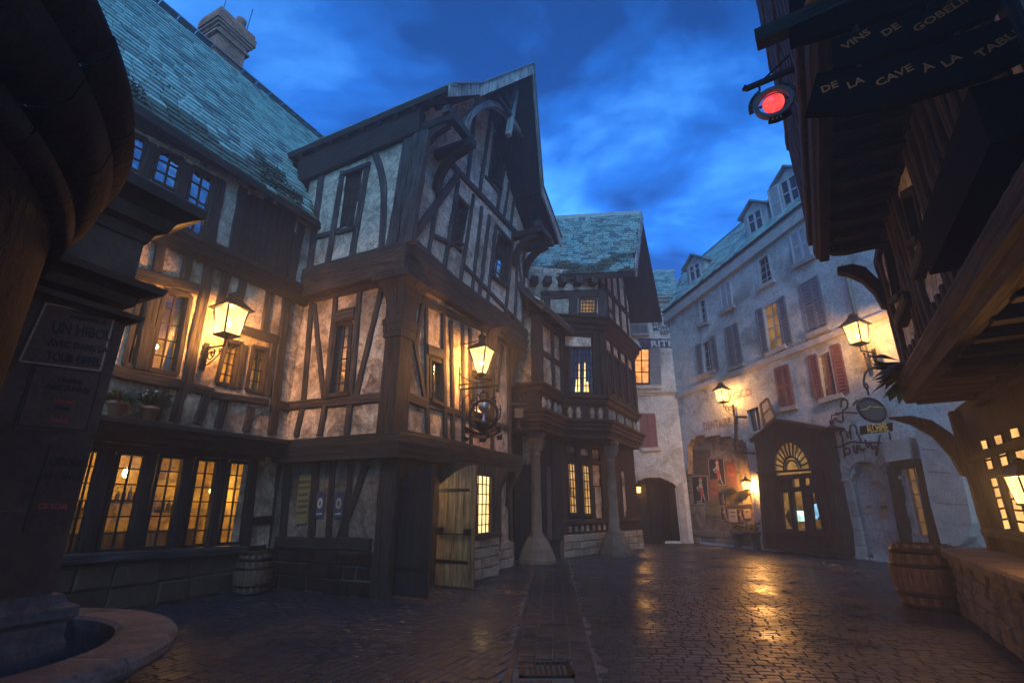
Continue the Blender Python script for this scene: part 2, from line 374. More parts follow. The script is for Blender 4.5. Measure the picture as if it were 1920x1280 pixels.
# ------------------------------------------------------------------ builders
def resample(pts, step):
    out = [pts[0]]
    for a, b in zip(pts, pts[1:]):
        l = math.hypot(b[0] - a[0], b[1] - a[1]); k = max(1, int(l / step))
        out += [(a[0] + (b[0] - a[0]) * q / k, a[1] + (b[1] - a[1]) * q / k) for q in range(1, k + 1)]
    return out
def smooth_line(pts, it=2):
    for _ in range(it):
        o = [pts[0]]
        for a, b in zip(pts, pts[1:]):
            o += [(a[0] * .75 + b[0] * .25, a[1] * .75 + b[1] * .25), (a[0] * .25 + b[0] * .75, a[1] * .25 + b[1] * .75)]
        pts = o + [pts[-1]]
    return pts
def timber(parent, wall, pts, w, name='post', n=0.055, mat=None, px=True, back=0.05, curve=False, w2=None, jit=1.0):
    """one hewn timber lying on a wall along a line of points"""
    p = wall.hits(pts, n) if px else list(pts)
    if curve: p = smooth_line(p)
    p = resample(p, 0.16); mb = MB(); rings = []; ph = random.random() * 50
    for k, (a, z) in enumerate(p):
        q0, q1 = p[max(0, k - 1)], p[min(len(p) - 1, k + 1)]
        dl = math.hypot(q1[0] - q0[0], q1[1] - q0[1]) or 1; t = ((q1[0] - q0[0]) / dl, (q1[1] - q0[1]) / dl); nn = (-t[1], t[0])
        ww = w if w2 is None else w + (w2 - w) * k / max(1, len(p) - 1)
        j1 = mnoise.noise((ph, k * 0.45, 0)) * 0.16 * jit; j2 = mnoise.noise((ph, k * 0.45, 9)) * 0.16 * jit
        jn = mnoise.noise((ph, k * 0.6, 4)) * 0.014 * jit
        l, r = ww / 2 * (1 + j1), ww / 2 * (1 + j2); c = min(0.02, ww * 0.15); f = n + jn
        sec = [(-l, -back), (-l, f - c), (-l + c, f), (r - c, f), (r, f - c), (r, -back)]
        rings.append([wall.pt(a + nn[0] * x, z + nn[1] * x, y) for x, y in sec])
    mb.loft(rings); return mb.build(name, mat or OAK, parent)
def inside(poly, x, y):
    c = False; j = len(poly) - 1
    for i in range(len(poly)):
        if (poly[i][1] > y) != (poly[j][1] > y) and x < (poly[j][0] - poly[i][0]) * (y - poly[i][1]) / (poly[j][1] - poly[i][1]) + poly[i][0]: c = not c
        j = i
    return c
def plaster(parent, wall, poly, holes=(), n=0.0, cell=0.08, amp=0.016, mat=None, name='plaster_wall'):
    mb = MB(); xs = [p[0] for p in poly]; zs = [p[1] for p in poly]
    x0, x1, z0, z1 = min(xs), max(xs), min(zs), max(zs); nx = max(2, int((x1 - x0) / cell)); nz = max(2, int((z1 - z0) / cell)); idx = {}
    def vid(i, j):
        if (i, j) not in idx:
            a, z = x0 + (x1 - x0) * i / nx, z0 + (z1 - z0) * j / nz
            q = mnoise.noise((a * 1.6 + wall.o[0], z * 1.6, 3.3)) * amp + mnoise.noise((a * 6 + wall.o[1], z * 6, 7.7)) * amp * 0.45
            idx[(i, j)] = len(mb.v); mb.v.append(wall.pt(a, z, n + q))
        return idx[(i, j)]
    rgt = wall.right(); flip = rgt[0] * wall.d[0] + rgt[1] * wall.d[1] < 0
    for i in range(nx):
        for j in range(nz):
            cx, cz = x0 + (x1 - x0) * (i + .5) / nx, z0 + (z1 - z0) * (j + .5) / nz
            if not inside(poly, cx, cz) or any(inside(h, cx, cz) for h in holes): continue
            f = [vid(i, j), vid(i + 1, j), vid(i + 1, j + 1), vid(i, j + 1)]
            mb.face(f[::-1] if flip else f, None, 0, True)
    return mb.build(name, mat or PLASTER, parent)
def slab(mb, wall, pts, n0, n1, mi=0):
    """prism with outline pts (s,z) between two offsets"""
    i = len(mb.v); k = len(pts); area = sum(pts[q][0] * pts[(q + 1) % k][1] - pts[(q + 1) % k][0] * pts[q][1] for q in range(k))
    rgt = wall.right()
    if (area > 0) == (rgt[0] * wall.d[0] + rgt[1] * wall.d[1] < 0): pts = pts[::-1]
    for n in (n0, n1): mb.v += [wall.pt(a, z, n) for a, z in pts]
    mb.face([i + k + q for q in range(k)], None, mi); mb.face([i + q for q in range(k - 1, -1, -1)], None, mi)
    for q in range(k):
        q2 = (q + 1) % k; mb.face((i + q, i + q2, i + k + q2, i + k + q), None, mi)
def strip(mb, wall, p0, p1, w, n0, n1):
    dx, dz = p1[0] - p0[0], p1[1] - p0[1]; l = math.hypot(dx, dz) or 1; a, b = -dz / l * w / 2, dx / l * w / 2
    c = [wall.pt(p0[0] - a, p0[1] - b, (n0 + n1) / 2), wall.pt(p1[0] - a, p1[1] - b, (n0 + n1) / 2)]
    mb.bar(wall.pt(p0[0], p0[1], (n0 + n1) / 2), wall.pt(p1[0], p1[1], (n0 + n1) / 2), abs(n1 - n0), w, (wall.n[0], wall.n[1], 0))
def bil(q, a, b):
    t = (q[0][0] + (q[1][0] - q[0][0]) * a, q[0][1] + (q[1][1] - q[0][1]) * a); u = (q[3][0] + (q[2][0] - q[3][0]) * a, q[3][1] + (q[2][1] - q[3][1]) * a)
    return (t[0] + (u[0] - t[0]) * b, t[1] + (u[1] - t[1]) * b)
def window(parent, wall, quad, cols, rows, pane=None, fw=0.07, bw=0.022, px=True, frame_mat=None, deep=-0.09, sill=True, curtain=None, front=0.03, join=False, name='window', room=None):
    """quad is TL TR BR BL; returns the quad in wall coordinates"""
    q = wall.hits(quad) if px else list(quad); fm = frame_mat or OAK_DARK
    mb = MB()
    for a, b in ((0, 1), (1, 2), (2, 3), (3, 0)):
        e0, e1 = q[a], q[b]; strip(mb, wall, e0, e1, fw, deep - 0.05, front)
    w = mb.build(name, fm, parent)
    gb = MB(); lone = cols == 1 or rows == 1
    for k in range(1, cols):
        if lone: gb = MB()
        strip(gb, wall, bil(q, k / cols, 0), bil(q, k / cols, 1), bw, deep - 0.012, deep + 0.022)
        if lone: gb.build('glazing_bar', fm, w)
    for k in range(1, rows):
        if lone: gb = MB()
        strip(gb, wall, bil(q, 0, k / rows), bil(q, 1, k / rows), bw, deep - 0.012, deep + 0.018)
        if lone: gb.build('glazing_bar', fm, w)
    if not lone: gb.build('glazing_bars', fm, w)
    pm = MB()
    for i in range(cols):
        for j in range(rows):
            if not join: pm = MB()
            jn = [deep + random.uniform(-.004, .004) for _ in range(4)]
            pp = [bil(q, i / cols, j / rows), bil(q, (i + 1) / cols, j / rows), bil(q, (i + 1) / cols, (j + 1) / rows), bil(q, i / cols, (j + 1) / rows)]
            pm.quad(*[wall.pt(a, z, jn[k]) for k, (a, z) in enumerate(pp)])
            if not join: pm.build('pane', pane or GLASS, w)
    if join: pm.build('panes', pane or GLASS, w)
    if sill:
        sm = MB(); a, b = bil(q, -0.06, 1.03), bil(q, 1.06, 1.03); strip(sm, wall, a, b, 0.07, -0.05, 0.1); sm.build('sill', fm, w)
    if curtain:
        for (a0, a1, b1, gather) in curtain:
            cm = MB(); m = 22; i0 = 0
            for k in range(m + 1):
                a = a0 + (a1 - a0) * k / m
                for j in range(5):
                    b = j / 4 * b1; aa = a + (gather - a) * (0.5 * math.sin(math.pi * b / b1) if b1 else 0)
                    s_, z_ = bil(q, aa, b); cm.v.append(wall.pt(s_, z_, deep - 0.14 + 0.035 * math.sin(k * 1.9 + a0 * 9)))
            for k in range(m):
                for j in range(4): cm.face((k * 5 + j, (k + 1) * 5 + j, (k + 1) * 5 + j + 1, k * 5 + j + 1), None, 0, True)
            cm.build('curtain', CLOTH_PALE if room and room.get('pale') else CLOTH, w)
    if room:
        d = room.get('depth', 0.9); rm = MB(); xs = [p[0] for p in q]; zs = [p[1] for p in q]; x0, x1, z0, z1 = min(xs) - .12, max(xs) + .12, min(zs) - .12, max(zs) + .12
        n0, n1 = deep - .06, deep - d
        P = lambda a, z, n: wall.pt(a, z, n)
        rm.quad(P(x0, z0, n1), P(x1, z0, n1), P(x1, z1, n1), P(x0, z1, n1))
        for (a, b) in (((x0, z0), (x1, z0)), ((x1, z0), (x1, z1)), ((x1, z1), (x0, z1)), ((x0, z1), (x0, z0))):
            rm.quad(P(*a, n0), P(*b, n0), P(*b, n1), P(*a, n1))
        rm.build('room_wall', room.get('mat', AMBERWALL), w)
        if room.get('power'):
            fx, fz = room.get('pos', (.5, .5)); s_, z_ = bil(q, fx, fz); p = wall.pt(s_, z_, deep - d * 0.55); lamp('room_lamp', p, room['power'] * .8, (1, .62, .26), 0.08)
            bm = MB(); bm.lathe([(0, -.05), (.035, -.035), (.05, 0), (.035, .035), (0, .05)], p, 10); bm.build('bulb', BULB, w)
    return q
def shutter(parent, wall, quad, mat, n=0.03, slats=14, px=True, name='shutter'):
    q = wall.hits(quad) if px else list(quad); mb = MB()
    for a, b in ((0, 1), (1, 2), (2, 3), (3, 0)): strip(mb, wall, q[a], q[b], 0.07, n - 0.02, n + 0.025)
    strip(mb, wall, bil(q, 0, .48), bil(q, 1, .48), 0.08, n - 0.02, n + 0.022)
    for k in range(slats):
        b0 = (k + 0.15) / slats; b1 = (k + 0.95) / slats
        a, b, c, d = bil(q, 0.06, b0), bil(q, 0.94, b0), bil(q, 0.94, b1), bil(q, 0.06, b1)
        mb.quad(wall.pt(*a, n - 0.015), wall.pt(*b, n - 0.015), wall.pt(*c, n + 0.02), wall.pt(*d, n + 0.02))
    mb.quad(*[wall.pt(*p, n - 0.018) for p in q])
    return mb.build(name, mat, parent)
def sweep(path, prof, side=1, mat=None, name='cornice', parent=None, step=None):
    """moulding: profile (n,z) carried along path of 3D points with mitres; +n is to the right of travel times side"""
    path = [Vector(p) for p in path]; rings = []; nrm = []
    for a, b in zip(path, path[1:]):
        d = (b - a); d.z = 0; d.normalize(); nrm.append(Vector((d.y, -d.x, 0)) * side)
    for k, p in enumerate(path):
        if k == 0: m = nrm[0]
        elif k == len(path) - 1: m = nrm[-1]
        else:
            m = (nrm[k - 1] + nrm[k]); m.normalize(); m = m / max(0.35, m.dot(nrm[k]))
        rings.append([p + m * n + Vector((0, 0, z)) for n, z in prof])
    mb = MB(); mb.loft(rings); return mb.build(name, mat or OAK_DARK, parent)
SLATE_MESH = None
def slate_mesh():
    global SLATE_MESH
    if SLATE_MESH is None:
        mb = MB(); mb.hexa([(-.5, 0, -.5), (.5, 0, -.5), (.5, 1, -.5), (-.5, 1, -.5), (-.5, 0, .5), (.5, 0, .5), (.5, 1, .1), (-.5, 1, .1)])
        o = mb.build('slate', SLATES[0]); SLATE_MESH = o.data; bpy.data.objects.remove(o)
    return SLATE_MESH
def slate_roof(roof, o, along, up, length, height, w, row, singles, moss=0.0, clip=None, key=None, sag=0.0):
    """courses of separate slates; the `singles` nearest are objects, the rest one joined part"""
    o, along, up = Vector(o), Vector(along).normalized(), Vector(up).normalized(); nrm = along.cross(up).normalized()
    if nrm.z < 0: nrm = -nrm
    items = []
    rows = int(height / row)
    for r in range(rows):
        a = -random.random() * w - (r % 2) * w * 0.4
        while a < length:
            ww = w * random.uniform(0.72, 1.22); c = a + ww / 2
            if 0 < c < length and (clip is None or clip(c, r * row)):
                bulge = -sag * math.sin(math.pi * r / rows)
                p = o + along * c + up * (r * row + random.uniform(-.018, .018)) + nrm * (bulge + 0.012 + random.uniform(0, .012))
                mo = moss and (mnoise.noise((c * 1.1, r * row * 1.3, 2)) + 0.35 * mnoise.noise((c * 5, r, 5)) > (r * row / moss) * 1.1 - 0.35)
                mi = 3 if mo else random.choices((0, 1, 2), (5, 4, 2))[0]
                items.append((p, ww * 0.905, mi, random.uniform(-.012, .012), random.uniform(-.02, .02)))
            a += ww
    items.sort(key=key or (lambda it: (it[0] - cam.location).length))
    mb = MB()
    for k, (p, ww, mi, tz, tl) in enumerate(items):
        al = (along + up * tz).normalized(); u2 = (up + nrm * (0.07 + tl) * -1).normalized(); n2 = al.cross(u2).normalized()
        if n2.z < 0: n2 = -n2
        h, th = row * 1.22, 0.045
        if k < singles:
            ob = bpy.data.objects.new('slate', slate_mesh()); COL.objects.link(ob)
            M = Matrix(((al.x * ww, u2.x * h, n2.x * th, p.x), (al.y * ww, u2.y * h, n2.y * th, p.y), (al.z * ww, u2.z * h, n2.z * th, p.z), (0, 0, 0, 1)))
            adopt(ob, roof); ob.matrix_basis = M
            ob.material_slots[0].link = 'OBJECT'; ob.material_slots[0].material = SLATES[mi]
        else:
            c8 = [p + al * (x * ww) + u2 * (y * h) + n2 * (z * th) for x, y, z in ((-.5, 0, -.5), (.5, 0, -.5), (.5, 1, -.5), (-.5, 1, -.5), (-.5, 0, .5), (.5, 0, .5), (.5, 1, .1), (-.5, 1, .1))]
            mb.hexa(c8, mi)
    if mb.f: stuff(mb.build('slates', SLATES, roof))
def tuft_field(roof, pts, size, name='moss', mat=None):
    mb = MB()
    for p in pts:
        for _ in range(4):
            d = Vector((random.uniform(-1, 1), random.uniform(-1, 1), random.uniform(0.1, 1))).normalized() * size * random.uniform(.5, 1.3); e = Vector((random.uniform(-1, 1), random.uniform(-1, 1), random.uniform(-.5, .5))).normalized() * size * .6
            mb.poly([p - e, p + e, p + d])
    return stuff(mb.build(name, mat or MOSS, roof))
FONT = None
def text(parent, body, m, size, mat, name='lettering', width=None, ext=0.002, align='CENTER', shear=0.0, space=1.0, xs=1.0, bold=0.016):
    c = bpy.data.curves.new(name, 'FONT'); c.body = body; c.size = size; c.extrude = ext; c.align_x = align; c.align_y = 'CENTER'; c.shear = shear; c.space_character = space; c.offset = size * bold; c.resolution_u = 2
    c.materials.append(mat)
    o = bpy.data.objects.new(name, c); COL.objects.link(o)
    if parent is not None: adopt(o, parent)
    o.matrix_basis = m @ Matrix.Diagonal((xs, 1, 1, 1)); return o
def stone_course(parent, wall, s0, s1, z0, z1, n, mat, row=0.22, wmin=0.28, wmax=0.55, depth=0.08, backing=True, clip=None):
    """rough wall of separate stones over a mortar backing"""
    if backing:
        b = MB(); slab(b, wall, [(s0, z0), (s1, z0), (s1, z1), (s0, z1)], n - 0.3, n - 0.035); b.build('mortar', MORTAR, parent)
    rows = max(1, round((z1 - z0) / row)); rh = (z1 - z0) / rows; count = 0
    for r in range(rows):
        a = s0
        while a < s1 - 0.02:
            w = min(random.uniform(wmin, wmax), s1 - a)
            if s1 - a - w < wmin * .5: w = s1 - a
            if clip is None or clip(a + w / 2, z0 + (r + .5) * rh):
                mb = MB(); j = lambda k: random.uniform(-k, k); f = n + j(0.022); g = 0.009
                base = [(a + g, z0 + r * rh + g), (a + w - g, z0 + r * rh + g), (a + w - g, z0 + (r + 1) * rh - g), (a + g, z0 + (r + 1) * rh - g)]
                base = [(x + j(.012), z + j(.010)) for x, z in base]; cx = a + w / 2; cz = z0 + (r + .5) * rh; k = 0.022
                top = [(x + (k if x < cx else -k), z + (k if z < cz else -k)) for x, z in base]
                rgt = wall.right(); fl = rgt[0] * wall.d[0] + rgt[1] * wall.d[1] < 0
                v0 = [wall.pt(x, z, n - depth) for x, z in base]; v1 = [wall.pt(x, z, f - .02 + j(.006)) for x, z in base]; v2 = [wall.pt(x, z, f + j(.008)) for x, z in top]
                mb.v = v0 + v1 + v2
                for o_ in (0, 4):
                    for q in range(4):
                        q2 = (q + 1) % 4; fc = (o_ + q, o_ + q2, o_ + 4 + q2, o_ + 4 + q); mb.face(fc[::-1] if fl else fc)
                mb.face((11, 10, 9, 8) if fl else (8, 9, 10, 11)); mb.build('stone', mat, parent); count += 1
            a += w
    return count
# ================================================================== the setting: ground
D1, N1, L1, NL = (.438, .899), (.899, -.438), (-.899, .438), (-.438, -.899)
def build_ground():
    t = NT('wet_paving'); ob = t.coords('Object'); oi = t.n('ShaderNodeObjectInfo')
    a = t.noise(ob, 0.8, 6, 0.65); b = t.noise(ob, 23, 4, 0.6); blot = t.noise(ob, 6.0, 3)
    c = t.mix(t.ramp(blot, [(0.35, 0), (0.65, 1)]), (0.010, 0.0118, 0.017), (0.030, 0.032, 0.042))
    c = t.mix(1.0, c, t.ramp(oi.outputs['Random'], [(0, .75), (1, 1.25)]), 'MULTIPLY')
    c = t.mix(0.6, c, t.ramp(b, [(0.3, 0.6), (0.65, 1.2)]), 'MULTIPLY')
    rg = t.ramp(a, [(0.36, 0.23), (0.47, 0.36), (0.62, 0.56)])
    n = t.bump(b, 0.28, 0.006); n = t.bump(blot, 0.25, 0.015, n)
    t.bsdf(c, rg, n, spec=0.36); PAVE = t.m
    base = MB(); base.quad((-60, -40, -0.016), (70, -40, -0.016), (70, 90, -0.016), (-60, 90, -0.016))
    g = structure(base.build('ground', MORTAR))
    pav = thing('paving', 'x', 'x'); del pav['label']; del pav['category']; structure(pav)
    items = []
    la, lb = (0.03, 5.84), (.70, 14.2)                       # the channel running up the street
    def lane_x(y): return la[0] + (lb[0] - la[0]) * (y - la[1]) / (lb[1] - la[1])
    def add(x, y, w, l, ang): items.append((x, y, w, l, ang))
    # left of the channel: courses running with the tall house
    for r in range(-86, 126):
        s0 = -6 - random.random() * .2; n = r * 0.118
        a = s0
        while a < 17:
            l = random.uniform(.17, .27); c = a + l / 2; x = -2.3 + D1[0] * c + N1[0] * n; y = 9.7 + D1[1] * c + N1[1] * n
            if y > 2.2 and x < lane_x(y) - .14 and x > -7.5 and y < 15.2: add(x, y, .1105, l - .009, math.atan2(D1[1], D1[0]))
            a += l
    # the channel: long slabs
    for k in range(4):
        y = 2.0
        while y < 15:
            l = random.uniform(.3, .42); cx = lane_x(y + l / 2) + .1 + k * .2
            if not (k in (0, 1, 2) and 5.55 < y + l / 2 < 6.05): add(cx, y + l / 2, l - .012, .188, 0.0 + .08 * -1)
            y += l
    # right of it: courses across the street
    y = 2.2; r = 0
    while y < 24:
        d = .105; x = lane_x(y) + .83 + random.random() * .15
        while x < 15:
            w = random.uniform(.14, .225)
            yy = y + .16 * math.sin(x * .9)
            if (yy > 15 or True) and abs(x) / yy < 1.25: add(x + w / 2, yy - x * .06, .0975, w - .009, 0.02 - .06 + .14 * math.cos(x * .9))
            x += w
        if y > 15:
            x = lane_x(y) + .8
            while x > 0.4:
                w = random.uniform(.17, .27); add(x - w / 2, y - x * .06, .0975, w - .009, -.04); x -= w
        y += d; r += 1
    items.sort(key=lambda i: i[0] ** 2 + i[1] ** 2)
    sm = MB(); sm.v = [Vector(p) for p in ((-.5, -.5, -.05), (.5, -.5, -.05), (.5, .5, -.05), (-.5, .5, -.05), (-.5, -.5, -.006), (.5, -.5, -.006), (.5, .5, -.006), (-.5, .5, -.006), (-.47, -.455, 0), (.47, -.455, 0), (.47, .455, 0), (-.47, .455, 0))]
    for o_ in (0, 4):
        for q in range(4): sm.face((o_ + q, o_ + (q + 1) % 4, o_ + 4 + (q + 1) % 4, o_ + 4 + q))
    sm.face((8, 9, 10, 11)); tmp = sm.build('paving_stone', PAVE); me = tmp.data; bpy.data.objects.remove(tmp)
    joined = MB(); cnt = 0
    for (x, y, w, l, a) in items:
        vis = y > 2.6 and abs(x) / y < 1.12
        if not vis: continue
        tx, ty, dz = random.gauss(0, .012), random.gauss(0, .012), random.gauss(0, .0018)
        M = Matrix.Translation((x, y, dz)) @ Matrix.Rotation(a + random.gauss(0, .012), 4, 'Z') @ Matrix.Rotation(tx, 4, 'X') @ Matrix.Rotation(ty, 4, 'Y') @ Matrix.Diagonal((l, w, 1, 1))
        clear = y > 4.9 and abs(x + 4.4) + abs(y - 3.9) > 2.4
        if cnt < 300 and clear and y < 9:
            o = bpy.data.objects.new('paving_stone', me); COL.objects.link(o); adopt(o, pav); o.matrix_basis = M; cnt += 1
        else:
            i = len(joined.v); joined.v += [M @ v for v in sm.v]
            for f in sm.f: joined.face([i + q for q in f])
    stuff(joined.build('paving_stones', PAVE, pav))
    # kerb lines either side of the channel
    for sgn, off in ((0, -.045), (1, .79)):
        y = 2.4
        k = MB()
        while y < 14.8:
            l = random.uniform(.5, .8); x0, x1 = lane_x(y) + off, lane_x(y + l) + off
            k.bar((x0, y, -.027), (x1, y + l - .012, -.027), .07, .05, (1, 0, 0)); y += l
        k.build('channel_edge', PAVE, pav)
    gr = thing('drain_grate', 'iron drain grate with slots set in the paved channel', 'drain', (.34, 5.8, 0))
    m = MB(); x0, y0, x1, y1 = .07, 5.56, .62, 6.03
    for (a, b, c, d) in ((x0, y0, x1, y0 + .04), (x0, y1 - .04, x1, y1), (x0, y0, x0 + .04, y1), (x1 - .04, y0, x1, y1)): m.box(a, b, -.03, c, d, .004)
    m.build('grate_frame', IRON, gr)
    for k in range(9):
        b = MB(); xx = x0 + .05 + k * .055; b.box(xx, y0 + .04, -.03, xx + .022, y1 - .04, 0.0); b.build('bar', IRON, gr)
    b = MB(); b.box(x0, y0, -.029, x1, y1, -.027); b.build('pit', tone('pit_black', (.005, .005, .005)), gr)
build_ground()

# ================================================================== tall half-timbered house on the corner
A = thing('half_timbered_house', 'tall jettied half-timbered house with steep prow gable and open tavern door', 'house', (-2.29, 9.68, 0))
A0R, A0L = Wall((-2.29, 9.68), D1, N1), Wall((-2.29, 9.68), L1, NL)
A1R, A1L = Wall((-2.31, 9.43), D1, N1), Wall((-2.31, 9.43), L1, NL)
A2R, A2L = Wall((-2.26, 9.1), D1, N1), Wall((-2.26, 9.1), L1, NL)
def jetty(parent, wl, wr, cornerz, llen, rlen, z0, z1, out, back, mat=OAK, n=0.0):
    h = z1 - z0
    prof = [(-back, 0), (out * .25, 0), (out * .3, h * .16), (out * .62, h * .3), (out * .66, h * .42), (out, h * .62), (out, h * .93), (out * .7, h), (-back, h)]
    prof = [(a + n, b) for a, b in prof]
    return sweep([wl.pt(llen, z0), wr.pt(0, z0), wr.pt(rlen, z0)], prof, 1, mat, 'jetty_beam', parent)
def house_a():
    # ---- second floor and gable, street side
    w1 = window(A, A2R, fr(Z4, [(985, 805), (1040, 830), (1000, 1040), (955, 1020)]), 2, 4, GLASS_REFL, fw=.06, sill=True)
    w2 = window(A, A2R, fr(Z4, [(1205, 985), (1275, 1040), (1248, 1275), (1172, 1215)]), 3, 5, GLASS_REFL, fw=.06)
    w3 = window(A, A2R, fr(Z4, [(1182, 440), (1240, 500), (1213, 730), (1152, 670)]), 2, 1, GLASS_SKY, fw=.08)
    gable = [(0, 6.4), (6.4, 6.4), (6.4, 10.5), (5.29, 11.2), (3.15, 13.95), (1.115, 11.55), (0, 10.5)]
    plaster(A, A2R, gable, (w1, w2, w3), mat=PLASTER_HI, cell=.075)
    T = lambda pts, w, name='stud', **k: timber(A, A2R, fr(Z4, pts), w, name, mat=k.pop('mat', OAK_BLUE), **k)
    T([(992, 665), (738, 1012)], .19, 'brace', n=.075)
    T([(955, 598), (1345, 1015)], .19, 'brace', n=.08)
    for p in ([(908, 640), (828, 1105)], [(995, 690), (915, 1190)], [(1085, 330), (1045, 680)], [(1078, 770), (1003, 1252)], [(1122, 838), (1068, 1300)],
              [(1162, 885), (1108, 1330)], [(1198, 940), (1150, 1375)], [(1172, 330), (1108, 770)], [(1262, 510), (1205, 860)], [(1290, 590), (1240, 905)], [(1312, 690), (1275, 950)],
              [(1290, 1010), (1250, 1420)], [(1318, 1040), (1300, 1480)], [(1352, 1080), (1342, 1560)]): T(p, .13)
    T([(850, 985), (960, 1045)], .13, 'rail'); T([(955, 1022), (1010, 1078)], .12, 'rail'); T([(1020, 1150), (1345, 1490)], .13, 'rail', n=.06)
    T([(985, 770), (1052, 840)], .11, 'rail'); T([(1198, 935), (1290, 1040)], .11, 'rail', n=.06); T([(1140, 670), (1215, 760)], .1, 'rail', n=.06); T([(1318, 1100), (1352, 1400)], .09, 'brace')
    T([(742, 1018), (838, 1105), (1000, 1262), (1200, 1440), (1370, 1590)], .2, 'wall_plate', n=.09)
    # ---- second floor, side facing the square
    T = lambda pts, w, name='stud', **k: timber(A, A2L, fr(Z4, pts), w, name, mat=k.pop('mat', OAK_BLUE), **k)
    panel = A2L.hits(fr(Z4, [(372, 652), (466, 628), (418, 945), (332, 962)]))
    plaster(A, A2L, [(0, 6.4), (3.3, 6.4), (3.3, 10.5), (0, 10.5)], (panel,), mat=PLASTER_HI, cell=.075)
    sh = MB()
    for k in range(3):
        slab(sh, A2L, [bil(panel, k / 3 + .015, 0), bil(panel, (k + 1) / 3 - .015, 0), bil(panel, (k + 1) / 3 - .015, 1), bil(panel, k / 3 + .015, 1)], -.12, -.05)
    for b in (.3, .62): strip(sh, A2L, bil(panel, 0, b), bil(panel, 1, b + .02), .05, -.06, -.035)
    sh.build('shutter_panel', OAK_DARK, A)
    T([(236, 655), (168, 1185)], .2, curve=False); T([(352, 640), (262, 1178)], .16); T([(488, 598), (392, 1145)], .17); T([(340, 655), (500, 600)], .14, 'lintel', n=.075)
    T([(320, 972), (420, 948)], .12, 'sill_beam', n=.07); T([(522, 525), (568, 660), (580, 810), (560, 1095)], .17, 'brace', curve=True); T([(715, 435), (612, 1065)], .28, 'post', n=.07)
    T([(780, 425), (690, 1030)], .4, 'corner_post', n=.10, w2=.36); T([(195, 1003), (330, 962)], .14, 'rail'); T([(120, 1215), (400, 1140), (690, 1045)], .16, 'wall_plate', n=.08)
    T([(110, 640), (300, 555), (520, 455), (775, 345)], .8, 'soffit_stand_in', n=.13, mat=OAK_DARK, jit=.3)  # added dark band; its colour gives the shaded soffit of a deeper eave
    timber(A, A2R, [(0.1, 6.85), (0.1, 10.45)], .3, 'corner_post', n=.1, px=False, mat=OAK_BLUE)
    # ---- jetty under it
    jetty(A, A2L, A2R, None, 3.4, 6.5, 6.22, 6.9, .1, .7, OAK)
    # ---- first floor, side facing the square
    wa = window(A, A1L, fr(Z5, [(398, 458), (498, 446), (466, 908), (345, 930)]), 3, 6, GLASS_OLD, fw=.07, bw=.018, curtain=[(0, .42, 1, .2), (.62, 1, 1, .8)], room=dict(power=3.0, pos=(.85, .93), pale=True))
    plaster(A, A1L, [(0, 2.8), (3.2, 2.8), (3.2, 6.5), (0, 6.5)], (wa,))
    T = lambda pts, w, name='stud', **k: timber(A, A1L, fr(Z5, pts), w, name, **k)
    T([(222, 300), (168, 965), (118, 1200)], .15); T([(238, 320), (300, 940)], .13, 'brace'); T([(382, 265), (318, 940)], .14); T([(542, 230), (482, 930), (455, 1190)], .15)
    T([(690, 210), (518, 925)], .15, 'brace', n=.045); T([(385, 405), (508, 372)], .3, 'lintel', n=.085); T([(0, 1002), (160, 990)], .2, 'rail', n=.05); T([(160, 985), (705, 938)], .2, 'rail', n=.06)
    T([(318, 945), (275, 1195)], .15); T([(340, 930), (470, 918)], .07, 'sill_beam', n=.1); T([(170, 300), (690, 180)], .16, 'wall_plate')
    # ---- first floor, street side
    wb = window(A, A1R, fr(Z5, [(1018, 684), (1100, 712), (1102, 990), (1018, 952)]), 2, 4, GLASS_OLD, fw=.07, bw=.018, room=dict(power=6, pos=(.25, .62)))
    wc = window(A, A1R, fr(Z5, [(1305, 780), (1432, 815), (1432, 1080), (1305, 1040)]), 3, 4, GLASS_OLD, fw=.08, bw=.02, room=dict(power=5, pos=(.5, .45)))
    plaster(A, A1R, [(0, 2.8), (5.2, 2.8), (5.2, 6.5), (0, 6.5)], (wb, wc))
    T = lambda pts, w, name='stud', **k: timber(A, A1R, fr(Z5, pts), w, name, **k)
    T([(870, 270), (990, 955)], .14, 'brace', n=.05); T([(985, 270), (932, 600)], .13, 'brace'); T([(998, 280), (1010, 1220)], .13); T([(1112, 380), (1130, 1240)], .15); T([(1165, 430), (1182, 1250)], .13)
    T([(1242, 455), (1250, 1270)], .13); T([(1290, 480), (1300, 1275)], .13); T([(1448, 570), (1440, 1310)], .13); T([(1508, 600), (1470, 900)], .12, 'brace'); T([(1550, 620), (1562, 1350)], .17, 'corner_post', n=.08)
    T([(1010, 620), (1112, 655)], .24, 'lintel', n=.085); T([(860, 935), (1010, 985)], .22, 'rail', n=.06); T([(1010, 985), (1250, 1058)], .17, 'rail', n=.055); T([(1250, 1058), (1560, 1150)], .16, 'rail', n=.06)
    T([(1296, 770), (1440, 810)], .14, 'lintel', n=.08); T([(870, 250), (1200, 400), (1560, 570)], .18, 'wall_plate'); T([(862, 1175), (1200, 1245), (1560, 1335)], .12, 'wall_plate', n=.07)
    # corner post with carved capital
    m = MB(); cx, cy = A1R.pt(.1, 0, -.1).xy; cx += -.0; rings = []
    def sq(h, z): return [Vector((cx, cy, z)) + Vector((D1[0] * a + N1[0] * b, D1[1] * a + N1[1] * b, 0)) for a, b in ((-h, -h), (-h, h), (h, h), (h, -h))]
    for z, h in ((2.88, .215), (4.85, .2), (4.86, .235), (4.96, .235), (5.0, .25), (5.12, .25), (5.14, .265), (5.26, .265), (5.3, .225), (5.55, .225), (5.75, .25), (5.95, .32), (6.08, .42), (6.09, .47), (6.24, .47)): rings.append(sq(h, z))
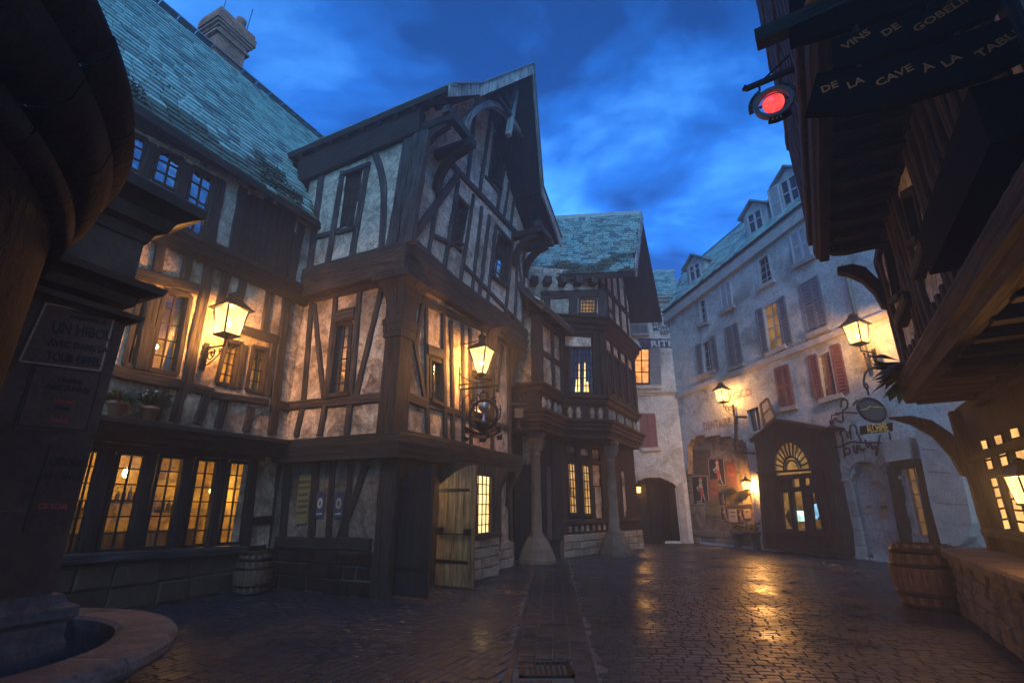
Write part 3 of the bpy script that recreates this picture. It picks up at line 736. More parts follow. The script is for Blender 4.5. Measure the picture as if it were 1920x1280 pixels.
    m.loft(rings); m.build('corner_post', OAK_DARK, A)
    # far-end bracket under the upper jetty
    for s_, nm in ((5.1, 'jetty_bracket'), (3.75, 'jetty_bracket')):
        b = MB(); pr = [(0, 4.9), (.12, 4.9), (.14, 5.15), (.18, 5.2), (.22, 5.55), (.34, 5.8), (.36, 6.05), (.62, 6.24), (0, 6.24)]
        for k in (0, 1): pass
        i = len(b.v); 
        for ds in (-.12, .12): b.v += [A1R.pt(s_ + ds, z, n) for n, z in pr]
        k = len(pr); b.face(list(range(i, i + k))[::-1]); b.face(range(i + k, i + 2 * k))
        for q in range(k): b.face((i + q, i + (q + 1) % k, i + k + (q + 1) % k, i + k + q))
        b.build(nm, OAK, A)
    AP = Wall((-2.31 + N1[0] * .42, 9.43 + N1[1] * .42), D1, N1)
    timber(A, AP, [(3.6, 6.1), (5.3, 6.1)], .22, 'jetty_plate', n=.05, px=False)
    # ---- lower jetty
    J1L, J1R = Wall((-2.15, 9.3), L1, NL), Wall((-2.15, 9.3), D1, N1)
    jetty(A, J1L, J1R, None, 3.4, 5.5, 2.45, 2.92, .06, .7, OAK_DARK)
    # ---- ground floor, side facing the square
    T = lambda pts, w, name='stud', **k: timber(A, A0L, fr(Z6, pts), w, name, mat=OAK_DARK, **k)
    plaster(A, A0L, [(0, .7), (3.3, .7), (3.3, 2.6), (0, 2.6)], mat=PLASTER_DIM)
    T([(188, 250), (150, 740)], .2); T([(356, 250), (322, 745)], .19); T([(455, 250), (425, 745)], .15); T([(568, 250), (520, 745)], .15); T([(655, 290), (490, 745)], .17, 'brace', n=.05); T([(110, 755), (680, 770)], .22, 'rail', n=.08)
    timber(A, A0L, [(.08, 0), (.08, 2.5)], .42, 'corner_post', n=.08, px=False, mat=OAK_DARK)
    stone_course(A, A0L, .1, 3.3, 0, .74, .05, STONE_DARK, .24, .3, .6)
    # ---- ground floor, street side: the doorway, the projecting window bay, the end wall
    arch = MB(); s0, s1 = .17, 1.56; cxs = (s0 + s1) / 2; pts = [(s1 + .1, 2.6), (s0 - .17, 2.6), (s0 - .17, 0), (s0, 0)]
    pts += [(s0 + (s1 - s0) * k / 10, 2.05 + .27 * math.sin(math.pi * k / 10)) for k in range(11)] + [(s1, 0), (s1 + .1, 0)]
    # build surround as strips to keep it convex
    for k in range(10):
        a0, a1 = s0 + (s1 - s0) * k / 10, s0 + (s1 - s0) * (k + 1) / 10; h0, h1 = 2.05 + .27 * math.sin(math.pi * k / 10), 2.05 + .27 * math.sin(math.pi * (k + 1) / 10)
        slab(arch, A0R, [(a0, h0), (a1, h1), (a1, 2.6), (a0, 2.6)], -.2, .05)
    slab(arch, A0R, [(s0 - .17, 0), (s0, 0), (s0, 2.6), (s0 - .17, 2.6)], -.2, .055); slab(arch, A0R, [(s1, 0), (s1 + .1, 0), (s1 + .1, 2.6), (s1, 2.6)], -.2, .055)
    arch.build('door_surround', OAK, A)
    def leaf(s_, n0, n1, zh, zf, mat, planks, tilt=0.0, bar=False):
        w = Wall(A0R.pt(s_, 0, 0).xy, (N1[0], N1[1]), (-D1[0], -D1[1]))     # leaf stands square to the wall
        root = None
        for k in range(planks):
            a, b = n0 + (n1 - n0) * k / planks + .004, n0 + (n1 - n0) * (k + 1) / planks - .004
            za, zb = zh + (zf - zh) * math.sin((k / planks) * math.pi / 2), zh + (zf - zh) * math.sin(((k + 1) / planks) * math.pi / 2)
            m = MB(); slab(m, w, [(a, .04), (b, .04), (b, zb), (a, za)], -.03, .03 + random.uniform(0, .006))
            if root is None: root = m.build('door', mat, A)
            else: m.build('plank', mat, root)
        for z in (.45, 1.85):
            m = MB(); slab(m, w, [(n0, z), (n1 - .1, z + .01), (n1 - .1, z + .07), (n0, z + .08)], .03, .045); m.build('hinge_strap', IRON, root)
        m = MB(); slab(m, w, [(n1 - .035, .03), (n1 + .012, .03), (n1 + .012, zf), (n1 - .035, zf - .01)], -.045, .05); m.build('edge_trim', mat, root)
        if bar:
            m = MB(); m.tube([w.pt(n0 + .06, 1.02, .1), w.pt(n1 - .06, 1.02, .1)], .016); m.bar(w.pt(n0 + .08, 1.1, .03), w.pt(n0 + .08, 1.1, .13), .1, .16); m.bar(w.pt(n1 - .1, 1.08, .03), w.pt(n1 - .1, 1.08, .13), .09, .14); m.build('push_bar', IRON, root)
        return root
    d1 = leaf(.17, .06, .8, 2.08, 2.32, BLACKWOOD, 4); d2 = leaf(1.52, .06, .93, 2.0, 2.4, OAK_GOLD, 4, bar=True)
    room = MB(); P = A0R.pt
    room.quad(P(.1, 0, -2.6), P(2.9, 0, -2.6), P(2.9, 2.5, -2.6), P(.1, 2.5, -2.6)); room.quad(P(.1, 0, -.15), P(.1, 0, -2.6), P(.1, 2.5, -2.6), P(.1, 2.5, -.15)); room.quad(P(2.9, 0, .0), P(2.9, 0, -2.6), P(2.9, 2.5, -2.6), P(2.9, 2.5, .0))
    room.quad(P(.1, 2.49, -.15), P(2.9, 2.49, -.15), P(2.9, 2.49, -2.6), P(.1, 2.49, -2.6)); room.quad(P(.1, .012, -.15), P(2.9, .012, -.15), P(2.9, .012, -2.6), P(.1, .012, -2.6)); room.build('room_wall', AMBERWALL, A)
    lamp('hall_lamp', P(.75, 2.0, -.75), 22, (1, .6, .22), .1); b = MB(); b.lathe([(0, -.07), (.05, -.05), (.07, 0), (.05, .05), (0, .07)], P(.75, 2.0, -.75), 10); b.build('bulb', BULB, A)
    BY = A0R.off(.42)
    for s_, l_ in ((1.66, 3.62),):
        pl = MB(); slab(pl, BY, [(s_, .88), (l_, .88), (l_, 2.5), (s_, 2.5)], -.5, -.04)
    wq = window(A, BY, fr(P1, [(891, 886), (921, 890), (919, 1000), (890, 1004)]), 4, 6, GLASS_WARM, fw=.08, bw=.02, frame_mat=OAK, deep=-.05)
    xs = [p[0] for p in wq]; hx0, hx1 = min(xs), max(xs); hz0, hz1 = min(p[1] for p in wq), max(p[1] for p in wq)
    pl = MB()
    for (a, b, c, d) in ((1.6, .88, hx0, 2.5), (hx1, .88, 3.62, 2.5), (hx0, .88, hx1, hz0), (hx0, hz1, hx1, 2.5)):
        if c > a and d > b: slab(pl, BY, [(a, b), (c, b), (c, d), (a, d)], -.45, 0)
    pl.build('window_bay', OAK, A)
    stone_course(A, BY, 1.6, 3.62, 0, .88, .03, STONE, .21, .25, .5)
    EB = Wall(BY.pt(3.62, 0, 0).xy, (-N1[0], -N1[1]), D1); stone_course(A, EB, -.03, .45, 0, .88, .02, STONE, .21, .2, .4, backing=False)
    timber(A, BY, [(3.5, .9), (3.5, 2.5)], .2, 'post', n=.05, px=False); timber(A, BY, [(1.6, .92), (3.6, .92)], .12, 'sill_beam', n=.1, px=False, mat=OAK)
    plaster(A, A0R, [(3.6, .6), (5.2, .6), (5.2, 2.6), (3.6, 2.6)]); stone_course(A, A0R, 3.6, 5.25, 0, .7, .04, STONE, .22)
    for s_ in (3.75, 4.4, 5.1): timber(A, A0R, [(s_, .65), (s_, 2.5)], .17, 'post', px=False, mat=OAK_DARK)
    for s_ in (3.45, 4.9):
        b = MB(); pr = [(0, 1.55), (.1, 1.55), (.12, 1.75), (.09, 1.8), (.16, 2.05), (.3, 2.25), (.34, 2.47), (0, 2.47)]; base = .42 if s_ < 3.6 else 0
        i = len(b.v); k = len(pr)
        for ds in (-.09, .09): b.v += [A0R.pt(s_ + ds, z, n + base) for n, z in pr]
        b.face(list(range(i, i + k))[::-1]); b.face(range(i + k, i + 2 * k))
        for q in range(k): b.face((i + q, i + (q + 1) % k, i + k + (q + 1) % k, i + k + q))
        b.build('jetty_bracket', OAK, A)
    # hidden shell that stops light leaking through the house
    core = MB(); core.hexa([A1R.pt(.3, 2.95, -1.3), A1R.pt(5.0, 2.95, -1.3), A1R.pt(5.0, 2.95, -3.2), A1R.pt(.3, 2.95, -3.2), A1R.pt(.3, 6.3, -1.3), A1R.pt(5.0, 6.3, -1.3), A1R.pt(5.0, 6.3, -3.2), A1R.pt(.3, 6.3, -3.2)])
    core.build('inner_wall', OAK_DARK, A)
    ew = MB()   # end wall facing away, closes the house
    for (w_, s_, z0, z1) in ((A2R, 6.4, 6.3, 10.5), (A1R, 5.2, 2.8, 6.4), (A0R, 5.2, 0, 2.8)): ew.quad(w_.pt(s_, z0, 0), w_.pt(s_, z0, -3.6), w_.pt(s_, z1, -3.6), w_.pt(s_, z1, 0))
    ew.build('end_wall', PLASTER_HI, A)
    # ---- roof
    C = [(-.175, 10.37), (.45, 10.88), (1.115, 11.6), (3.15, 14.04), (5.29, 11.24), (6.1, 10.58), (6.92, 10.2)]
    def fn(s_): return 1.0 + .63 * max(0, 1 - abs(s_ - 3.15) / 2.1)
    m = MB(); th = .15
    for (a, b) in zip(C, C[1:]):
        pa, pb = A2R.pt(a[0], a[1], fn(a[0])), A2R.pt(b[0], b[1], fn(b[0])); qa, qb = A2R.pt(a[0], a[1], -8.6), A2R.pt(b[0], b[1], -8.6); u = Vector((0, 0, th))
        m.hexa([pa, pb, qb, qa, pa + u, pb + u, qb + u, qa + u])
    roof = m.build('roof', OAK_DARK, A)
    for k in range(3, 6):
        a, b = C[k], C[k + 1]
    for (i0, i1) in ((0, 2), (2, 3)):
        a, b = C[i0], C[i1]; d = A2R.pt(b[0], b[1], 0) - A2R.pt(a[0], a[1], 0)
        slate_roof(roof, A2R.pt(a[0], a[1] + .17, fn(a[0]) - .05), A2R.pt(0, 0, -1) - A2R.pt(0, 0, 0), d, 9.3, d.length, .32, .24, 0)
    for (i0, i1) in ((4, 3), (6, 4)):
        a, b = C[i0], C[i1]; d = A2R.pt(b[0], b[1], 0) - A2R.pt(a[0], a[1], 0)
        slate_roof(roof, A2R.pt(a[0], a[1] + .17, fn(a[0]) - .05), A2R.pt(0, 0, -1) - A2R.pt(0, 0, 0), d, 7.0, d.length, .32, .24, 0)
    for (i0, i1, nm) in ((0, 2, 'bargeboard'), (2, 3, 'bargeboard'), (3, 4, 'bargeboard'), (4, 6, 'bargeboard')):
        a, b = C[i0], C[i1]; h = .42 if i1 in (3, 4) and i0 in (2, 3) else .36
        m = MB(); P0, P1_ = A2R.pt(a[0], a[1], fn(a[0])), A2R.pt(b[0], b[1], fn(b[0])); o = Vector((N1[0], N1[1], 0)) * .06
        dn = Vector((0, 0, -h + .2)); up = Vector((0, 0, .2))
        m.hexa([P0 + dn, P1_ + dn, P1_ + dn + o, P0 + dn + o, P0 + up, P1_ + up, P1_ + up + o, P0 + up + o]); m.build(nm, OAK_GREY, roof)
        m = MB(); m.hexa([P0 + up - o * .5, P1_ + up - o * .5, P1_ + up + o * 1.8, P0 + up + o * 1.8] + [p + Vector((0, 0, .045)) for p in (P0 + up - o * .5, P1_ + up - o * .5, P1_ + up + o * 1.8, P0 + up + o * 1.8)]); m.build('verge_cap', LEAD, roof)
    for (i0, i1) in ((1, 3), (5, 3)):          # rafters close behind the verge
        for nn in (.25, .62):
            a, b = C[i0], C[i1]; m = MB(); m.bar(A2R.pt(a[0], a[1] - .1, nn), A2R.pt(b[0], b[1] - .1, nn), .14, .12); m.build('rafter', OAK_DARK, roof)
    for k in range(9):                          # rafter tails under the long eave
        nn = .6 - k * .52; m = MB(); m.bar(A2R.pt(-.2, 10.28, nn), A2R.pt(.3, 10.7, nn), .1, .13); m.build('rafter_tail', OAK_DARK, roof)
    m = MB(); m.bar(A2R.pt(-.2, 10.42, 1.0), A2R.pt(-.2, 10.42, -4.6), .18, .06); m.build('gutter_board', OAK_DARK, roof)
    AO = A2R.off(.8)
    timber(A, AO, fr(Z4, [(1030, 445), (1052, 345), (1110, 285), (1185, 265), (1252, 315), (1300, 375), (1330, 425)]), .17, 'arch_brace', n=.06, mat=OAK_GREY, back=.1, curve=True)
    AO = A2R.off(1.0)
    timber(A, AO, fr(Z4, [(1314, 190), (1292, 330), (1272, 445)]), .16, 'king_post', n=.07, mat=OAK_GREY, back=.07, jit=.4)
    timber(A, AO, fr(Z4, [(1205, 222), (1282, 338)]), .1, 'strut', mat=OAK_BLUE, jit=.4); timber(A, AO, fr(Z4, [(1258, 200), (1278, 300)]), .09, 'strut', mat=OAK_BLUE, jit=.4); timber(A, AO, fr(Z4, [(1290, 400), (1345, 455)]), .1, 'strut', mat=OAK_BLUE, jit=.4)
    def console(p1, p2, brace1, brace2):
        ends = []
        for (u, v), (bu, bv) in ((p1, brace1), (p2, brace2)):
            s_, z_ = A2R.hit(u, v, .95); ends.append((s_, z_))
            m = MB(); m.bar(A2R.pt(s_, z_, -.3), A2R.pt(s_, z_, 1.08), .2, .22); m.build('eave_beam', OAK_DARK, A)
            m = MB(); pr = [(.05, -1.05), (.1, -.75), (.24, -.45), (.5, -.22), (.85, -.12)]; rings = []
            for k, (n, dz) in enumerate(pr):
                a = A2R.pt(s_, z_ + dz, n); w = Vector((D1[0], D1[1], 0)) * .08; t = Vector((N1[0] * .7, N1[1] * .7, -.7)) * .1
                rings.append([a - w - t, a + w - t, a + w + t, a - w + t])
            m.loft(rings); m.build('eave_brace', OAK_DARK, A)
        m = MB(); (a, za), (b, zb) = ends; m.bar(A2R.pt(a - .15, za + .2, .9), A2R.pt(b + .15, zb + .2, .9), .2, .18); m.build('eave_plate', OAK_BLUE, A)
    console((846, 224), (880, 270), 0 and (0, 0) or (0, 0), (0, 0)); console((1012, 432), (1030, 455), (0, 0), (0, 0))
house_a()

# ================================================================== long wing on the left
B = thing('half_timbered_wing', 'long half-timbered wing with amber leaded shop window and steep slate roof', 'house', (-5.0, 10.7, 0))
B1 = Wall((-5.0, 10.7), D1, N1); B0 = B1.off(-.3); B2 = B1.off(.2)
def wing_b():
    # ---- first floor
    wq = []
    for quad, c, rm in (([(922, 428), (1064, 462), (984, 900), (826, 868)], [(0, .38, 1, .1), (.68, 1.0, 1, .95)], dict(power=7, pos=(.72, .62), pale=True)),
                        ([(796, 398), (868, 415), (772, 862), (690, 840)], [(.1, .9, 1, .5)], dict(power=3, pos=(.5, .6), pale=True)),
                        ([(1262, 705), (1352, 728), (1312, 972), (1205, 945)], [(0, .5, 1, .15), (.6, 1, 1, .9)], dict(power=4, pos=(.45, .5), pale=True)),
                        ([(1412, 742), (1500, 760), (1470, 1005), (1372, 985)], [(0, .6, 1, .2), (.6, 1, 1, .9)], dict(power=2.5, pos=(.4, .5), pale=True))):
        wq.append(window(B, B1, fr(Z2, quad), 2, 5 if quad[0][0] < 1000 else 4, GLASS_OLD, fw=.08, bw=.02, frame_mat=OAK, curtain=c, room=rm, sill=False))
    plaster(B, B1, [(-9, 2.8), (.1, 2.8), (.1, 6.4), (-9, 6.4)], wq)
    T = lambda pts, w, name='stud', wl=B1, **k: timber(B, wl, fr(Z2, pts), w, name, **k)
    for p, w in (([(912, 130), (878, 335)], .17), ([(1068, 200), (1028, 395)], .17), ([(1186, 240), (1108, 640), (1040, 1000)], .2), ([(1282, 300), (1222, 560)], .17), ([(1372, 350), (1325, 560)], .16), ([(1512, 410), (1478, 660)], .16),
                 ([(1612, 440), (1562, 880), (1525, 1230)], .22), ([(912, 955), (868, 1150)], .17), ([(1024, 985), (978, 1160)], .17), ([(1158, 1020), (1108, 1175)], .17), ([(1262, 1040), (1222, 1195)], .16), ([(1412, 1080), (1380, 1215)], .16), ([(1372, 735), (1335, 975)], .15), ([(1530, 700), (1500, 1015)], .13),
                 ([(870, 410), (790, 870)], .22), ([(745, 360), (690, 600)], .18)): T(p, w)
    T([(680, 290), (800, 335), (1112, 420)], .2, 'lintel', n=.085); T([(1240, 610), (1372, 650), (1548, 705)], .2, 'lintel', n=.085); T([(560, 850), (690, 890), (1015, 955)], .2, 'sill_beam', n=.1); T([(1180, 1010), (1505, 1052)], .14, 'sill_beam', n=.1)
    T([(1050, 965), (1195, 1000)], .18, 'rail', n=.05); T([(1520, 1060), (1640, 1082)], .2, 'rail', n=.05); T([(820, 120), (1600, 450)], .14, 'wall_plate')
    # ---- jetties
    sweep([B1.pt(-9.5, 2.58), B1.pt(.2, 2.58)], [(-.6, 0), (.1, 0), (.12, .08), (.2, .12), (.24, .2), (.34, .24), (.34, .31), (.28, .33), (-.6, .33)], 1, OAK_DARK, 'jetty_beam', B)
    sweep([B2.pt(-9.5, 6.08), B2.pt(.2, 6.08)], [(-.6, 0), (-.1, 0), (-.06, .1), (.02, .14), (.04, .24), (.1, .28), (.1, .38), (.04, .42), (-.6, .42)], 1, OAK_DARK, 'jetty_beam', B)
    # ---- second floor
    qs = []
    for quad, cols in (([(742, 742), (822, 782), (786, 968), (722, 938)], 1), ([(890, 825), (1020, 888), (986, 1070), (846, 1002)], 2), ([(1072, 925), (1195, 992), (1105, 1420), (1010, 1330)], 2)):
        qs.append(window(B, B2, fr(Z1, quad), cols, 3 if cols == 1 or quad[0][0] < 1000 else 5, GLASS_REFL, fw=.05, bw=.025, sill=False, deep=-.015, front=.03))
    dq = B2.hits(fr(Z2, [(1372, -120), (1668, -10), (1612, 365), (1305, 232)]))
    plaster(B, B2, [(-9, 6.4), (.1, 6.4), (.1, 8.4), (-9, 8.4)], qs + [dq], mat=PLASTER_HI)
    for a0, a1 in ((0, .5), (.5, 1)):
        m = MB(); q = [bil(dq, a0 + .01, 0), bil(dq, a1 - .01, 0), bil(dq, a1 - .01, 1), bil(dq, a0 + .01, 1)]
        slab(m, B2, q, -.1, -.04); sh = m.build('hatch_door', OAK_DARK, B)
        for k in range(4):
            m = MB(); c = [bil(q, (k + .04) / 4, .06), bil(q, (k + .96) / 4, .06), bil(q, (k + .96) / 4, .93), bil(q, (k + .04) / 4, .93)]; slab(m, B2, c, -.04, -.02); m.build('plank', OAK_DARK, sh)
    T = lambda pts, w, name='stud', **k: timber(B, B2, pts, w, name, mat=k.pop('mat', OAK_DARK), **k)
    for zz, pts, w in ((Z1, [(858, 800), (812, 990)], .15), (Z1, [(1050, 905), (998, 1110)], .17), (Z1, [(1235, 1000), (1160, 1420)], .24), (Z1, [(1365, 1050), (1290, 1480)], .18)): T(fr(zz, pts), w)
    T(fr(Z2, [(1690, 60), (1625, 400)]), .2); 
    T(fr(Z1, [(640, 590), (950, 755), (1200, 880), (1450, 1005), (1690, 1125)]), .3, 'soffit_stand_in', n=.1, jit=.3)  # added here too, for the dark underside of the wing's eave
    # ---- ground floor: the big amber window
    quads = [[(430, 108), (520, 118), (395, 632), (300, 645)], [(596, 125), (741, 138), (642, 610), (482, 622)], [(800, 144), (928, 154), (850, 600), (708, 607)], [(986, 160), (1098, 168), (1032, 590), (912, 597)], [(1150, 174), (1248, 181), (1196, 580), (1088, 587)]]
    q0 = [window(B, B0, fr(Z3, q), 2, 6, GLASS_OLD, fw=.06, bw=.022, sill=False, frame_mat=OAK_DARK, deep=-.05) for q in quads]
    T0 = lambda pts, w, name='mullion', **k: timber(B, B0, fr(Z3, pts), w, name, mat=k.pop('mat', OAK_DARK), **k)
    T0([(548, 100), (430, 640)], .22, n=.06); T0([(768, 125), (672, 615)], .2, n=.06); T0([(955, 140), (880, 605)], .2, n=.06); T0([(1122, 158), (1060, 600)], .18, n=.06); T0([(1285, 95), (1230, 610)], .2, 'post', n=.07)
    T0([(380, 85), (1330, 155)], .12, 'lintel', n=.09); T0([(250, 668), (1240, 615)], .15, 'sill_beam', n=.16, mat=OAK_BLUE)
    plaster(B, B0, [(-.62, .7), (.3, .7), (.3, 2.62), (-.62, 2.62)]); plaster(B, B0, [(-9, 2.38), (-.5, 2.38), (-.5, 2.66), (-9, 2.66)])
    T0([(1420, 100), (1365, 600)], .16, 'post'); T0([(1270, 470), (1400, 460)], .16, 'rail')
    stone_course(B, B0, -6.5, .3, 0, .7, .06, STONE_BROWN, .35, .4, .8); sb = MB(); slab(sb, B0, [(-6.5, .6), (.2, .6), (.2, .8), (-6.5, .8)], -.25, .02); sb.build('sill_backing', OAK_DARK, B)
    rm = MB(); P = B0.pt; x0, x1, z0, z1 = -6.5, -.35, .45, 2.6
    rm.quad(P(x0, z0, -1.5), P(x1, z0, -1.5), P(x1, z1, -1.5), P(x0, z1, -1.5))
    for (a, b) in (((x0, z0), (x1, z0)), ((x1, z0), (x1, z1)), ((x1, z1), (x0, z1)), ((x0, z1), (x0, z0))): rm.quad(P(*a, -.12), P(*b, -.12), P(*b, -1.5), P(*a, -1.5))
    rm.build('room_wall', AMBERWALL, B)
    for (u, v), pw in (((628, 232), 15), ((1060, 320), 8), ((900, 480), 5)):
        s_, z_ = B0.hit(*fr(Z3, [(u, v)])[0], -.75); p = B0.pt(s_, z_, -.75); lamp('room_lamp', p, pw, (1, .66, .24), .13)
        b = MB(); b.lathe([(0, -.08), (.03, -.06), (.05, 0), (.035, .06), (0, .1)], p, 10)
        if pw > 6: b.build('bulb', BULB, B)
    wp = MB(); slab(wp, B0, [(-6.4, .5), (-.4, .5), (-.4, 1.12), (-6.4, 1.12)], -1.49, -1.44); wp.build('wainscot', OAK, B)
    for sx in (-5.2, -4.1, -3.2, -2.35, -1.5, -.75): wp = MB(); slab(wp, B0, [(sx - .07, .5), (sx + .07, .5), (sx + .05, 2.55), (sx - .05, 2.55)], -1.48, -1.36); wp.build('room_post', OAK, B)
    for (a_, b_, z_) in ((-3.05, -2.5, 1.5), (-2.2, -1.65, 1.62), (-1.35, -.9, 1.45)):
        wp = MB(); slab(wp, B0, [(a_, z_), (b_, z_), (b_, z_ + .05), (a_, z_ + .05)], -1.45, -1.2); sh_ = wp.build('wall_shelf', OAK_DARK, B)
        for q in range(5): bt = MB(); p = B0.pt(a_ + .08 + q * .1, z_ + .05, -1.32); h_ = random.uniform(.14, .26); bt.lathe([(0, 0), (.032, 0), (.034, h_ * .6), (.012, h_ * .75), (.012, h_), (0, h_)], p, 8); bt.build('bottle', OAK_DARK, sh_)
    # backing behind the first and second floors
    bk = MB(); bk.quad(P(-9, 2.7, -1.4), P(.3, 2.7, -1.4), P(.3, 8.3, -1.4), P(-9, 8.3, -1.4)); bk.quad(P(-9, 2.68, -1.5), P(.3, 2.68, -1.5), P(.3, 2.68, .3), P(-9, 2.68, .3)); bk.quad(P(-9, 8.3, -1.4), P(.3, 8.3, -1.4), P(.3, 8.3, .6), P(-9, 8.3, .6)); bk.build('inner_wall', OAK_DARK, B)
    # ---- roof
    BE = B1.off(.5); upv = Vector((-N1[0] * 3.5, -N1[1] * 3.5, 5.75)); s0 = -7.5
    m = MB(); a, b = BE.pt(s0, 7.98), BE.pt(4.8, 7.98); m.hexa([a, b, b + upv, a + upv, a + Vector((0, 0, .1)), b + Vector((0, 0, .1)), b + upv + Vector((0, 0, .1)), a + upv + Vector((0, 0, .1))])
    back = MB(); c, d = a + upv * 1.0, b + upv * 1.0; dn = Vector((-N1[0] * 3.5, -N1[1] * 3.5, -5.75)); back.hexa([c, d, d + dn, c + dn, c + Vector((0, 0, .1)), d + Vector((0, 0, .1)), d + dn + Vector((0, 0, .1)), c + dn + Vector((0, 0, .1))])
    roof = m.build('roof', OAK_DARK, B); back.build('rear_slope', SLATES[1], roof)
    U = upv.length
    def clip(c, h):
        s_, z_ = s0 + c, 8.05 + h * 5.75 / U
        lim = -.45 if z_ < 10.45 else (-.35 + (z_ - 10.45) * 1.05 if z_ < 11.7 else .97 + (z_ - 11.7) * .84)
        return s_ < lim + .15
    slate_roof(roof, BE.pt(s0, 8.09), Vector((D1[0], D1[1], 0)), upv, 12.2, U, .3, .205, 300, moss=2.2, clip=clip)
    pts = []
    for _ in range(2600):
        c, h = random.uniform(.5, 7.2), abs(random.gauss(0, .75))
        if h < 2 and mnoise.noise((c * .9, h * 1.2, 11)) > .02 + h * .16 and clip(c, h): pts.append(BE.pt(s0 + c, 8.13) + upv.normalized() * h + Vector((N1[0], N1[1], .6)) * .04)
    tuft_field(roof, pts, .035)
    m = MB(); m.bar(BE.pt(s0, 7.99, .02), BE.pt(-.4, 7.99, .02), .14, .05); m.build('eave_board', OAK_DARK, roof)
    m = MB(); R0 = BE.pt(s0, 8.17) + upv; R1 = BE.pt(4.8, 8.17) + upv
    for k in range(26):
        q = MB(); p0, p1 = R0.lerp(R1, k / 26), R0.lerp(R1, (k + .97) / 26); rings = []
        for p in (p0, p1): rings.append([p + Vector((N1[0], N1[1], 0)) * math.cos(t) * .13 + Vector((0, 0, 1)) * (math.sin(t) * .11 - .03) for t in [math.pi * j / 6 for j in range(7)]])
        q.loft(rings, closed=False); q.build('ridge_tile', LEAD, roof)
    for k in range(16):
        m = MB(); s_ = -7 + k * .45; m.bar(BE.pt(s_, 7.93, .0), BE.pt(s_, 7.93 + .55 * .9, -.45), .09, .11); m.build('rafter_tail', OAK_DARK, roof)
    # ---- chimney
    cc = at_y(416, 110, 10.9); cx, cy = cc.x, 10.9
    def ring(h, z, k=1.0): return [Vector((cx + D1[0] * a * h + N1[0] * b * h * k, cy + D1[1] * a * h + N1[1] * b * h * k, z)) for a, b in ((-1, -1), (-1, 1), (1, 1), (1, -1))]
    m = MB(); m.loft([ring(.42, 12.2, .8), ring(.42, 15.3, .8)]); ch = m.build('chimney', MORTAR, roof)
    jb = MB(); rowh = .085; z = 12.6
    zz = 0
    while z < 15.25:
        h = .43 + (.09 if 14.4 < z < 14.55 else 0) + (.06 if z > 14.65 else 0) + (.06 if z > 14.75 else 0) + (.05 if 14.85 < z < 15.15 else 0)
        for side in range(4):
            hw = h if side % 2 == 0 else h * .8
            a = -hw - (.1 if zz % 2 else 0)
            while a < hw:
                e = min(a + .21, hw); st = max(a, -hw)
                if e - st > .03:
                    dn_ = h * .8 if side % 2 == 0 else h
                    t_, o_ = [((D1), (N1)), ((N1), (-D1[0], -D1[1])), ((-D1[0], -D1[1]), (-N1[0], -N1[1])), ((-N1[0], -N1[1]), D1)][side]
                    f = dn_ + random.uniform(0, .012)
                    P0 = lambda q, n, z_: Vector((cx + t_[0] * q + o_[0] * n, cy + t_[1] * q + o_[1] * n, z_))
                    jb.hexa([P0(st + .005, f, z), P0(e - .005, f, z), P0(e - .005, dn_ - .12, z), P0(st + .005, dn_ - .12, z), P0(st + .005, f, z + rowh - .01), P0(e - .005, f, z + rowh - .01), P0(e - .005, dn_ - .12, z + rowh - .01), P0(st + .005, dn_ - .12, z + rowh - .01)])
                a += .21
        z += rowh; zz += 1
    stuff(jb.build('bricks', BRICK, ch))
    for (a, b, hh) in ((.22, .12, .55), (-.25, -.12, .18)):
        p = MB(); p.lathe([(.13, 0), (.115, hh * .7), (.15, hh * .75), (.15, hh), (.1, hh), (.1, 0)], (cx + D1[0] * a + N1[0] * b, cy + D1[1] * a + N1[1] * b, 15.25), 14); p.build('chimney_pot', TERRACOTTA, ch)
    m = MB(); p0 = Vector((cx + .3, cy + .3, 15.2)); m.tube([p0, p0 + Vector((.06, 0, 1.3))], .012, 5); p1 = Vector((cx - .1, cy - .3, 15.2)); m.tube([p1, p1 + Vector((.02, 0, .9))], .01, 5); m.build('lightning_rod', IRON, ch)
wing_b()
